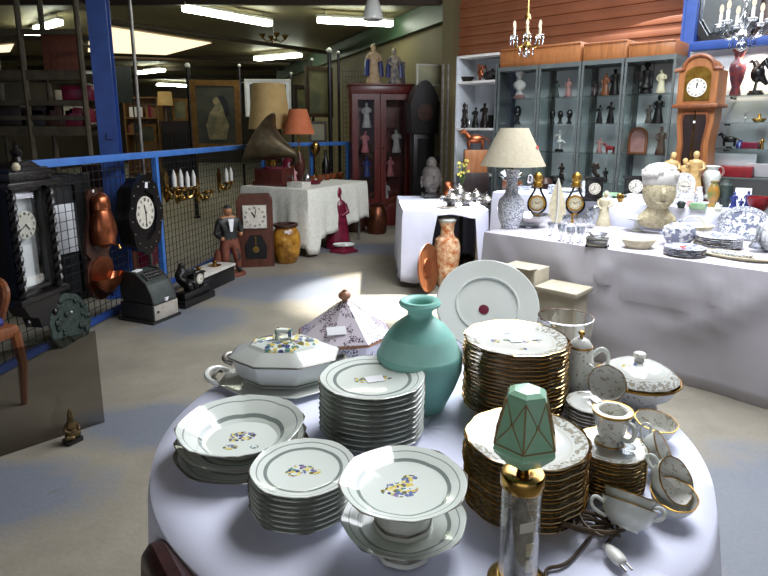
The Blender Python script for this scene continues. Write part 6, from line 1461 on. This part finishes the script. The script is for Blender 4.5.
# red glazed cabinet with dolls on top
p = P(377, 226); ang = radians(10)
VH = ZV(84, p.y)
t = thing('glazed_cabinet', 'tall dark red cabinet with glass doors, dolls standing on its top', 'cabinet', (-.48, p.y, 0), ang)
VW, VD = .90, .42
wood('cab_red', S(108, 34, 28), S(74, 20, 20), rough=.3)
b = MB(); b.box((VW/2, VD-.01, VH/2), (VW, .02, VH-.04)); b.box((.012, VD/2, VH/2), (.024, VD, VH-.04)); b.box((VW-.012, VD/2, VH/2), (.024, VD, VH-.04)); b.build('carcass', 'cab_red', t)
b = MB(); b.box((VW/2, VD/2-.02, .17), (VW+.02, VD+.04, .34), bev=.006); b.build('plinth', 'cab_red', t)
b = MB(); b.box((VW/2, VD/2-.02, VH-.07), (VW+.03, VD+.04, .14), bev=.006); b.box((VW/2, VD/2-.03, VH-.005), (VW+.09, VD+.08, .03), bev=.006); b.build('cornice', 'cab_red', t)
for x0, x1 in ((.0, .42), (.43, VW)):
    b = MB(); b.frame(x0, x1, .34, VH-.14, .085, .025, -.025); d = b.build('door', 'cab_red', t)
    b = MB(); b.box(((x0+x1)/2, -.012, (VH+.2)/2), (x1-x0-.16, .004, VH-.64)); b.build('door_glass', 'pane', d)
    b = MB(); b.sph((x1-.04 if x0 == 0 else x0+.04, -.035, 1.2), .014, n=8); b.build('knob', 'brass', d)
for z in (.75, 1.12, 1.5): b = MB(); b.box((VW/2, VD/2, z), (VW-.06, VD-.06, .008)); b.build('shelf', 'shelf_glass', t)
ro = Matrix.Translation((-.48, p.y, 0)) @ Matrix.Rotation(ang, 4, 'Z')
def incab(x, y, z): return ro @ Vector((x, y, z))
mat('doll_white', S(196, 192, 190), S(170, 164, 164), 16, .8); mat('doll_pink', S(190, 116, 120), S(170, 90, 100), 16, .8)
for x, z, h, m, lab in ((.25, 1.505, .38, 'doll_white', 'pale doll on upper shelf behind the narrow cabinet door'), (.22, 1.125, .33, 'doll_pink', 'pink-skirted doll behind the left cabinet door'), (.72, 1.125, .62, 'doll_white', 'tall doll in white dress behind the right cabinet door'), (.25, .755, .3, 'blue_dark', 'blue dressed doll low in the red cabinet'), (.62, .755, .3, 'doll_pink', 'small pink doll low in the red cabinet, right half'), (.55, .345, .32, 'doll_white', 'pale doll on the floor of the red cabinet'), (.2, .345, .3, 'shade_beige', 'beige doll on the left floor of the red cabinet')):
    if z == 1.125 and h > .5: z = 1.125; h = .36
    statuette('doll', lab, 'doll', incab(x, .2, z), h, m, 'robed', ang, None, 'dolls in the red cabinet', int(x*100))
mat('skirt_gold', S(196, 160, 110), S(220, 200, 170), 30, .7)
for x, lab, m in ((.36, 'doll with dark hair and cream gown standing on the cabinet, left of two', 'skirt_gold'), (.68, 'seated doll in blue and cream leaning on the cabinet top, right of two', 'blue_cream')):
    mat('blue_cream', S(60, 74, 110), S(206, 190, 160), 14, .7)
    hh = .58 if x < .5 else .52; o = statuette('doll', lab, 'doll', incab(x, .18, VH+.012), hh, m, 'robed', ang+.2, None, 'dolls on the cabinet top', 4 if x < .5 else 8)
    b = MB(); b.sph((0, .016, hh*.945), hh*.075, sz=1.12, n=12); b.tube([(0, .03, hh*.93), (0, .05, hh*.8)], [hh*.06, hh*.04], 8); b.build('hair', 'dark_brown' if x < .5 else 'shade_beige', o)
    b = MB(); b.tube([(-hh*.15, .01, hh*.75), (-hh*.19, .0, hh*.5), (-hh*.2, .0, hh*.2)], [hh*.05, hh*.07, hh*.08], 8); b.tube([(hh*.15, .01, hh*.75), (hh*.19, 0, hh*.5), (hh*.2, 0, hh*.2)], [hh*.05, hh*.07, hh*.08], 8); b.build('cloak', 'blue_dark', o)
q = incab(.76, .36, VH+.012); b = MB(); b.frame(-.13, .13, 0, .36, .03, .025); t2 = thing('small_picture', 'small dark framed picture leaning behind the seated doll', 'picture', q, ang)
b.build('frame', 'dark_brown', t2); b = MB(); b.box((0, .014, .18), (.22, .008, .32)); b.build('canvas', 'walnut', t2)

# dark long-case clock and what stands beside it
p = Vector((PD(425, 128, 8.6).x, 8.6, 0)); h = ZV(80, 8.6)
t = thing('dark_longcase_clock', 'nearly black long-case clock right of the red cabinet', 'clock', p, radians(14))
b = MB(); b.box((0, .12, .2), (.46, .26, .4), bev=.01); b.box((0, .13, .9), (.32, .2, 1.1), bev=.006); b.build('case', 'black_wood', t)
b = MB(); b.prism([(-.2, 1.42), (.2, 1.42), (.22, h-.3)]+[(.2*cos(a)*(1-.25*sin(a)), h-.3+.3*sin(a)) for a in [i*pi/12 for i in range(13)]]+[(-.22, h-.3)], .27); hd = b.build('hood', 'black_wood', t)
dial(t, (0, -.012, 1.72), .12, 8, 20, face='walnut', dark='bronze')
b = MB(); b.box((0, .026, .95), (.2, .01, .8)); b.build('trunk_door', 'black_gloss', t)
for i, x in enumerate((442, 447)):
    q = PD(x, 128, 8.0); b = MB(); b.tube([(0, 0, 0), (0, 0, ZV(64, 8.0))], .016, 8); b.lathe([(0, 0), (.03, 0), (.03, .015), (0, .02)], 16); o = b.build('steel_pole', 'steel', loc=(q.x, q.y, 0)); tag(o, 'left one of two slim steel poles before the yellow wall' if i == 0 else 'right one of two slim steel poles before the yellow wall', 'pole', 'slim steel poles')
q = PD(434, 150, 8.35)
for i in range(9):
    b = MB(); b.box((0, 0, .06), (.30-.012*(i % 3), .22, .11), bev=.01); o = b.build('book_stack_volume', 'walnut' if i % 2 else 'dark_brown', loc=(q.x+.19, q.y+.1, .72+.125*i-.72), rz=.2+.03*(i % 3)); tag(o, '%s dark album in the pile beside the black long-case clock' % (['lowest', 'second lowest', 'third from bottom', 'fourth from bottom', 'middle', 'fourth from top', 'third from top', 'second from top', 'topmost'][i]), 'album', 'pile of dark albums'); o.name = 'album'

# pictures
def picture(lab, c, w, h, rz, fm, cm, fw=.07, nm='framed_picture', lean=0, mount=None):
    t = thing(nm, lab, 'picture', c, rot=(-lean, 0, rz), group='framed pictures at the back')
    b = MB(); b.frame(-w/2, w/2, -h/2, h/2, fw, .045); b.build('frame', fm, t)
    b = MB(); b.box((0, .026, 0), (w-fw*1.8, .012, h-fw*1.8)); cv = b.build('canvas', cm, t)
    if mount: b = MB(); b.frame(-w/2+fw, w/2-fw, -h/2+fw, h/2-fw, mount, .006, .012); b.build('mount', 'paper', t)
    return cv
mat('canvas_dark', S(66, 64, 48), S(44, 46, 38), 4, .5); mat('canvas_green', S(112, 106, 72), S(80, 84, 62), 5, .5); mat('canvas_pale', S(176, 172, 140), S(150, 150, 126), 3, .6); mat('frame_gold', S(128, 92, 40), S(96, 66, 28), 10, .4, .5); mat('dress_pale', S(150, 136, 98), S(96, 92, 68), 7, .6)
def PDc(u, v, Y): return PD(u, v, Y)
c = PDc(216, 115, 9.6); cv = picture('big gold-framed painting of a dark-haired figure behind the brass sconces', c, 48/F*9.45, 67/F*9.45, radians(6), 'frame_gold', 'canvas_dark', .09)
kk = 9.45/F
b = MB(); b.prism([(x*kk, z*kk) for x, z in ((-8, -24), (9, -24), (12, -10), (8, 2), (6, 10), (0, 10), (-6, 2), (-10, -10))], .006, Matrix.Translation((0, .012, 0))); b.prism([(x*kk+0, z*kk) for x, z in circ(4.5, 14, 2, 13)], .006, Matrix.Translation((0, .012, 0))); b.build('painted_dress', 'dress_pale', cv)
b = MB(); b.prism([(x*kk, z*kk) for x, z in ((2, 18), (8, 19), (12, 12), (13, 0), (9, -2), (7, 8), (4, 14))], .004, Matrix.Translation((0, .010, 0))); b.build('painted_hair', 'ink', cv)
picture('white-framed print with dark figures behind the beige lampshade', PDc(268, 98, 9.8), 45/F*9.65, 36/F*9.65, radians(4), 'white_matt', 'canvas_dark', .03, mount=.05)
picture('narrow dark picture, left of two hanging on the rack at the far end', PDc(305, 101, 10.4), .42, 30/F*10.3, radians(40), 'dark_brown', 'canvas_green', .06)
wood('frame_dark', S(70, 52, 34), S(48, 36, 24))
picture('taller picture with wide brown frame, right of two hanging on the rack', PDc(320, 92, 9.7), .52, 48/F*9.6, radians(40), 'frame_dark', 'canvas_green', .06)
picture('small pale picture below the rack, behind the orange lamp', PDc(318, 132, 9.6), .3, .34, radians(20), 'frame_dark', 'canvas_pale', .04)
picture('pale landscape picture high on the yellow wall', PDc(432, 75, 8.75), 31/F*8.7, 20/F*8.7, radians(20), 'white_matt', 'canvas_pale', .02)
# display poles that carry the pictures
for i, (u, v, Y, lab) in enumerate(((190, 66, 9.7, 'black pole left of the big gold-framed painting'), (241, 66, 9.75, 'black pole right of the big gold-framed painting'), (292, 74, 10.3, 'thin black pole left of the narrow dark picture'), (313, 60, 10.0, 'thin black pole between the two hanging pictures'), (330, 51, 9.5, 'thick black pole right of the taller picture'), (339, 53, 9.5, 'thin black pole with white knob beside the wire grid'))):
    q = PD(u, 128, Y); zt = ZV(v, Y); t = thing('display_pole', lab, 'pole', (q.x, q.y+.08, 0), group='black display poles')
    r = .035 if i in (0, 4) else .022
    b = MB(); b.tube([(0, 0, .02), (0, 0, zt)], r, 10); b.build('tube', 'black_gloss', t)
    b = MB(); b.lathe([(0, 0), (.06, 0), (.06, .015), (.04, .03), (0, .03)], 20); b.build('foot', 'black_gloss', t)
    b = MB(); b.sph((0, 0, zt+.015), r*1.3, n=10); b.build('knob', 'white_matt', t)
a, c = PD(190, 84, 9.78), PD(292, 82, 10.2); b = MB(); b.tube([a, c], .012, 6); tag(b.build('crossbar', 'black_gloss'), 'thin black crossbar above the two central pictures', 'bar')
# wire grid between pole and cabinet
a = PD(342, 128, 9.45); b = MB(); gw, z0, z1 = .35, .4, ZV(68, 9.6)
t = thing('wire_grid_panel', 'tall black wire grid panel between the display poles and red cabinet', 'grid panel', (a.x, 9.75, 0), radians(8))
for i in range(8): b.box((i*gw/7, 0, z1/2), (.006, .006, z1))
for j in range(30): b.box((gw/2, .004, .05+j*(z1-.05)/29.5), (gw, .006, .006))
b.build('grid', 'dark_metal', t); b = MB(); b.box((gw/2, 0, .01), (gw, .3, .02)); b.build('foot', 'dark_metal', t)

# far bookcase with lamp, behind the fence
Y = 13.5; kk = Y*.985/F
def far(u, v, Y_=Y): return PD(u, v, Y_)
a, c = far(122, 95), far(161, 150); zt = far(140, 98).z
t = thing('far_bookcase', 'brown bookcase far behind the fence, right of the blue column', 'bookcase', (a.x, Y, 0), 0); w = c.x-a.x
wood('pine_dim', S(128, 96, 58), S(104, 76, 46)); 
b = MB(); b.box((w/2, .3, zt/2), (w, .02, zt)); b.build('back_panel', 'pine_dim', t)
for x in (.015, w-.015): b = MB(); b.box((x, .15, zt/2), (.03, .3, zt)); b.build('side_panel', 'pine_dim', t)
shelf_zs = [far(140, v).z for v in (97.5, 118, 134)]+[.5]
for z in shelf_zs: b = MB(); b.box((w/2, .14, z), (w-.06, .28, .03)); b.build('shelf', 'pine_dim', t)
rr = random.Random(11); cols = ['walnut', 'maroon', 'dark_brown', 'pine_dim', 'jacket', 'trousers']
for j, z in enumerate(shelf_zs[1:3]):
    x = a.x+.06+(0 if j else .42); n = 0
    names = ['at left end', 'second', 'third', 'fourth', 'fifth', 'sixth', 'seventh', 'eighth', 'ninth', 'tenth', 'eleventh', 'twelfth']
    while x < a.x+w-.1 and n < 11:
        wd = rr.uniform(.05, .08); hh = rr.uniform(.2, .27) if j == 0 else rr.uniform(.18, .24)
        b = MB(); b.box((0, 0, hh/2), (wd*.94, .2, hh)); o = b.build('book', cols[rr.randrange(6)], loc=(x+wd/2, Y+.14, z+.016)); tag(o, 'book %s in the %s row of the far bookcase' % (names[n], ['upper', 'lower'][j]), 'book', 'books in the far bookcase'); x += wd; n += 1
b = MB(); b.box((0, 0, .12), (.3, .02, .22)); q = far(135, 118); tag(b.build('white_sign', 'paper', loc=(a.x+.24, Y+.1, shelf_zs[1]+.016)), 'white blank card on the far bookcase', 'card')
# low dresser beside it with lamp and picture
a2, c2 = far(162, 121, 13.2), far(190, 121, 13.2); w2 = c2.x-a2.x; z2 = a2.z
t = thing('far_dresser', 'dark dresser far behind the fence under the beige lamp', 'dresser', (a2.x, 13.1, 0))
b = MB(); b.box((w2/2, .25, z2/2), (w2, .5, z2-.01)); b.box((w2/2, .25, z2-.02), (w2+.06, .54, .04)); b.build('body', 'dark_brown', t)
for x in (.25, .75): b = MB(); b.box((x*w2, -.01, z2*.5), (w2*.42, .02, z2*.7)); b.build('door', 'black_wood', t)
q = far(164, 121, 13.25); k = 13.1/F
t = thing('far_lamp', 'small beige drum-shaded lamp on the far dresser', 'lamp', (q.x+.04, 13.3, z2+.002))
b = MB(); b.lathe(S_([(0, 0), (3, 0), (3, 1), (1.6, 4), (2.4, 9), (1, 14), (1, 16), (0, 16)], k), 16); b.build('lamp_base', 'walnut', t)
b = MB(); b.lathe(S_([(7.4, 15), (6.4, 28), (6, 28), (7, 15)], k), 24, closed=True); b.build('lamp_shade', 'shade_beige', t)
picture('small gold-framed picture standing on the far dresser', Vector((far(180, 110, 13.4).x, 13.4, z2+.25)), .34, .48, .1, 'frame_gold', 'canvas_green', .05)
picture('small gilt picture leaning low by the thin steel pole', Vector((far(148, 134, 12.9).x, 12.9, far(148, 134, 12.9).z)), .36, .42, 0, 'frame_gold', 'canvas_dark', .05)
# dark board hanging left of the bookcase; steel pole by the column
q = far(122, 84, 11); t = thing('notice_screen', 'dark screen on posts between the blue column and the steel pole', 'screen', (q.x, 11, 0)); b = MB(); b.box((0, 0, q.z), (.36, .03, .62)); b.box((0, 0, q.z-.32), (.4, .05, .03)); b.build('screen', 'jacket', t)
for x in (-.16, .16): b = MB(); b.tube([(x, .03, 0), (x, .03, q.z+.3)], .014, 8); b.build('post', 'dark_metal', t)
q = P(150, 290); q = PD(140, 128, 5.6); b = MB(); b.tube([(0, 0, 0), (0, 0, CZ)], .017, 10); b.lathe([(0, 0), (.06, 0), (.06, .01), (0, .012)], 16); tag(b.build('thin_steel_pole', 'steel', loc=(q.x, q.y, 0)), 'thin grey steel pole just right of the blue column', 'pole')
q = PD(128, 127, 6.2); b = MB(); b.box((.0, 0, 0), (.42, .06, .05)); b.box((-.05, .02, -.3), (.34, .3, .5)); tag(b.build('red_cupboard', 'maroon', loc=(q.x, 6.3, .55)), 'dark red low cupboard seen behind the fence by the column', 'cupboard')

# steel scaffold rack with timber at the far left
t = thing('scaffold_rack', 'tall steel scaffold rack filling the dark far left corner', 'rack', (0, 0, 0))
mat('rack_steel', S(96, 88, 70), S(74, 66, 52), 10, .5, .3)
YA = 5.9
for u in (88, 31, -20):
    q = PD(u, 128, YA)
    for y in (YA, YA+.4): b = MB(); b.tube([(q.x, y, 0), (q.x, y, 3.25)], .028, 8); b.build('upright', 'rack_steel', t)
x0, x1 = PD(-20, 128, YA).x-.1, PD(88, 128, YA).x
for v, hgt in ((32, .05), (75, .09), (103, .05), (118, .04), (131, .09)):
    z = ZV(v, YA)
    for y in (YA, YA+.4): b = MB(); b.box(((x0+x1)/2, y, z), (x1-x0, .04, hgt)); b.build('crossbeam', 'rack_steel', t)
q = PD(88, 128, YA)
for i in range(8): b = MB(); b.tube([(q.x, YA, .4+i*.38), (q.x, YA+.4, .4+i*.38)], .016, 6); b.build('rung', 'rack_steel', t)
qa, qb = PD(44, 60, 6.2), PD(80, 60, 6.2)
for i in range(5):
    z = ZV(75, YA)+.05; w = (qb.x-qa.x)/5
    b = MB(); b.box((0, 0, .2), (w*.96, .03, .4)); o = b.build('wooden_board', 'trousers', loc=(qa.x+w*(i+.5), 6.2, z)); tag(o, ['leftmost', 'second', 'middle', 'fourth', 'rightmost'][i]+' upright brown board standing in the scaffold rack', 'board', 'brown boards in the scaffold rack')
for i, (u, v, w, h, m) in enumerate(((42, 131, .2, .16, 'jacket'), (62, 131, .2, .22, 'walnut'), (80, 131, .17, .18, 'maroon'), (48, 118, .28, .12, 'dark_brown'), (73, 118, .12, .1, 'cream'), (82, 103, .3, .14, 'maroon'), (65, 103, .08, .1, 'cream'), (15, 131, .28, .2, 'dark_brown'))):
    q = PD(u, v, 6.0); z = ZV(v, YA)+(.047 if v == 131 else .022 if v == 118 else .027); b = MB(); b.box((0, 0, h/2), (w, .3, h), bev=.01)
    for s in (-1,): b.box((0, -.152, h*.6), (w*.4, .006, h*.2))
    o = b.build('storage_box', m, loc=(q.x, 6.05, z)); tag(o, ['dark green box at the left on the lower rack beam', 'brown box in the middle of the lower rack beam', 'red box at the right of the lower rack beam', 'brown box on the middle rack beam', 'small pale box on the middle rack beam', 'red box on the upper rack beam', 'tiny pale box on the upper rack beam', 'long dark box at the left picture edge on the rack'][i], 'box', 'boxes on the scaffold rack')
# mirror with a painted white reflection, and dark goods behind the near fence
mat('painted_reflection', S(246, 248, 252), S(238, 240, 246), 4, .6)  # skylight reflected in the mirror, put into the colour as plain white
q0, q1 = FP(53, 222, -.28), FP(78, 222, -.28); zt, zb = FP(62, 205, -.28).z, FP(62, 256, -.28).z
t = thing('standing_mirror', 'mirror in a dark frame behind the fence, white reflection painted on its pane', 'mirror', ((q0+q1)/2)*1.0, RF-.25); t.location.z = 0
wm = (q1-q0).length*.62; b = MB(); b.frame(-wm, wm, .12, zt+.22, .07, .05); b.build('frame', 'black_wood', t); b = MB(); b.box((0, .03, (zt+zb)/2), (2*wm-.12, .012, zt-zb)); b.build('mirror_glass', 'painted_reflection', t)
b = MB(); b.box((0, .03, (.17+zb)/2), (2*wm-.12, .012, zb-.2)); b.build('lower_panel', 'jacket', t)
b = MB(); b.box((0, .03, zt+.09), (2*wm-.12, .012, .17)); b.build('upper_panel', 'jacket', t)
for i in range(5):
    u = 70+i*14; q = FP(u, 300, -.75); b = MB(); hh = [.9, 1.1, .95, 1.15, 1.0][i]
    b.box((0, 0, hh/2), (.1, .32, hh), bev=.012); b.box((0, -.165, hh*.6), (.05, .01, hh*.5)); tag(b.build('folded_board', ['dark_brown', 'jacket', 'walnut', 'dark_brown', 'walnut_red'][i], loc=(q.x, q.y, 0), rz=RF), ['first', 'second', 'third', 'fourth', 'fifth'][i]+' dark board in the row standing behind the copper fountain', 'board', 'dark boards behind the near fence')

# smoked glass sheet, small buddha and armchair at the left edge
a, c = P(104.5, 422), P(-40, 470); d = c-a; L = d.length; hg = PD(97, 331, a.y).z
t = thing('smoked_glass_screen', 'low smoked glass screen standing on the floor at the left', 'glass screen', a, math.atan2(d.y, d.x))
b = MB(); b.box((L/2, 0, hg/2+.002), (L, .008, hg)); b.build('pane', 'smoked', t)
p, k = at(73, 442, 0)
t = thing('buddha_figurine', 'small brass seated figurine on a dark base before the smoked glass', 'figurine', p, face_cam(p)+.5)
b = MB(); b.box((0, 0, .012), (.075, .06, .024), bev=.003); b.build('base', 'black_gloss', t)
mat('old_brass', S(104, 84, 50), S(60, 48, 30), 30, .4, .6)
nd = {'hip': (0, 0, .045, .028), 'che': (0, 0, .09, .026), 'nec': (0, 0, .115, .011), 'hea': (0, -.003, .137, .018), 'top': (0, 0, .158, .011), 'fl': (0, 0, .178, .004), 'kl': (-.038, -.015, .036, .013), 'fo': (.0, -.03, .034, .011), 'kr': (.038, -.015, .036, .013), 'el': (-.036, 0, .075, .010), 'hl': (-.02, -.024, .06, .008), 'er': (.036, 0, .075, .010), 'hr': (.02, -.024, .06, .008)}
skin('figure', nd, [('hip', 'che'), ('che', 'nec'), ('nec', 'hea'), ('hea', 'top'), ('top', 'fl'), ('hip', 'kl'), ('kl', 'fo'), ('hip', 'kr'), ('che', 'el'), ('el', 'hl'), ('che', 'er'), ('er', 'hr')], 'old_brass', t, root='hip')
p = P(17, 424)
t = thing('armchair', 'wooden armchair with curved arms cut by the left picture edge', 'chair', (p.x-.42, p.y+.06, 0), radians(70))
# local: front -Y ; right front leg near (+.26,-.25)
for x in (-.26, .26):
    b = MB(); b.tube([(x, -.25, .42), (x*1.03, -.27, .25), (x, -.25, .0)], [.03, .024, .016], 8); b.build('leg', 'oak', t)
    b = MB(); b.tube([(x*.9, .24, 0), (x*.9, .22, .42), (x*.9, .27, .7), (x*.84, .31, .98)], [.018, .025, .022, .02], 8); b.build('leg', 'oak', t)
    b = MB(); b.tube([(x*.9, .25, .68), (x*1.12, .1, .70), (x*1.2, -.1, .69), (x*1.1, -.2, .64), (x*1.05, -.16, .52), (x*1.0, -.12, .43)], .024, 8); b.build('armrest', 'oak', t)
b = MB(); b.box((0, -.01, .43), (.56, .52, .07), bev=.02); b.build('seat_frame', 'oak', t)
b = MB(); b.box((0, -.01, .485), (.48, .44, .06), bev=.03); b.build('seat_cushion', 'blue_dark', t)
b = MB(); b.tube([(-.22, .31, .97), (-.1, .315, 1.02), (0, .315, 1.035), (.1, .315, 1.02), (.22, .31, .97)], .024, 8); b.build('top_rail', 'oak', t)
b = MB(); b.box((0, .275, .76), (.36, .03, .36), rot=(-.13, 0, 0), bev=.012); b.build('back_cushion', 'blue_dark', t)
# small glass ceiling shade hanging near the level tube
p = PD(373, 20, 7.6); 
t = thing('pendant_shade', 'small white glass pendant shade hanging before the level fluorescent light', 'lamp', p, group=None)
k = 7.5/F
b = MB(); b.lathe(S_([(9.5, 0), (10, 2), (8, 10), (6, 17), (3, 20), (2, 20), (5, 16), (7, 9), (9, 2)], k), 28, closed=True, rf=scallop(14, .03)); b.build('glass_shade', 'white_glaze', t)
b = MB(); b.tube([(0, 0, 19*k), (0, 0, CZ-p.z)], .006, 6); b.build('cord', 'ink', t)
# pendant chandelier far back under the ceiling
chandelier_p = PD(274, 42, 10.5)
t = thing('ceiling_fan_lamp', 'small dim brass hanging lamp between the fluorescent lights', 'lamp', chandelier_p); k = 10.4/F
b = MB(); b.tube([(0, 0, 0), (0, 0, CZ-chandelier_p.z)], .01, 6); b.build('stem', 'steel', t)
for i in range(4):
    a = i*pi/2+.4; b = MB(); b.tube([(0, 0, .05), (.12*cos(a), .12*sin(a), .0), (.2*cos(a), .2*sin(a), .06)], .012, 6); b.lathe([(.02, .06), (.06, .12), (.055, .12), (.015, .06)], 12, c=(.2*cos(a), .2*sin(a), 0), closed=True); b.build('arm', 'brass', t)
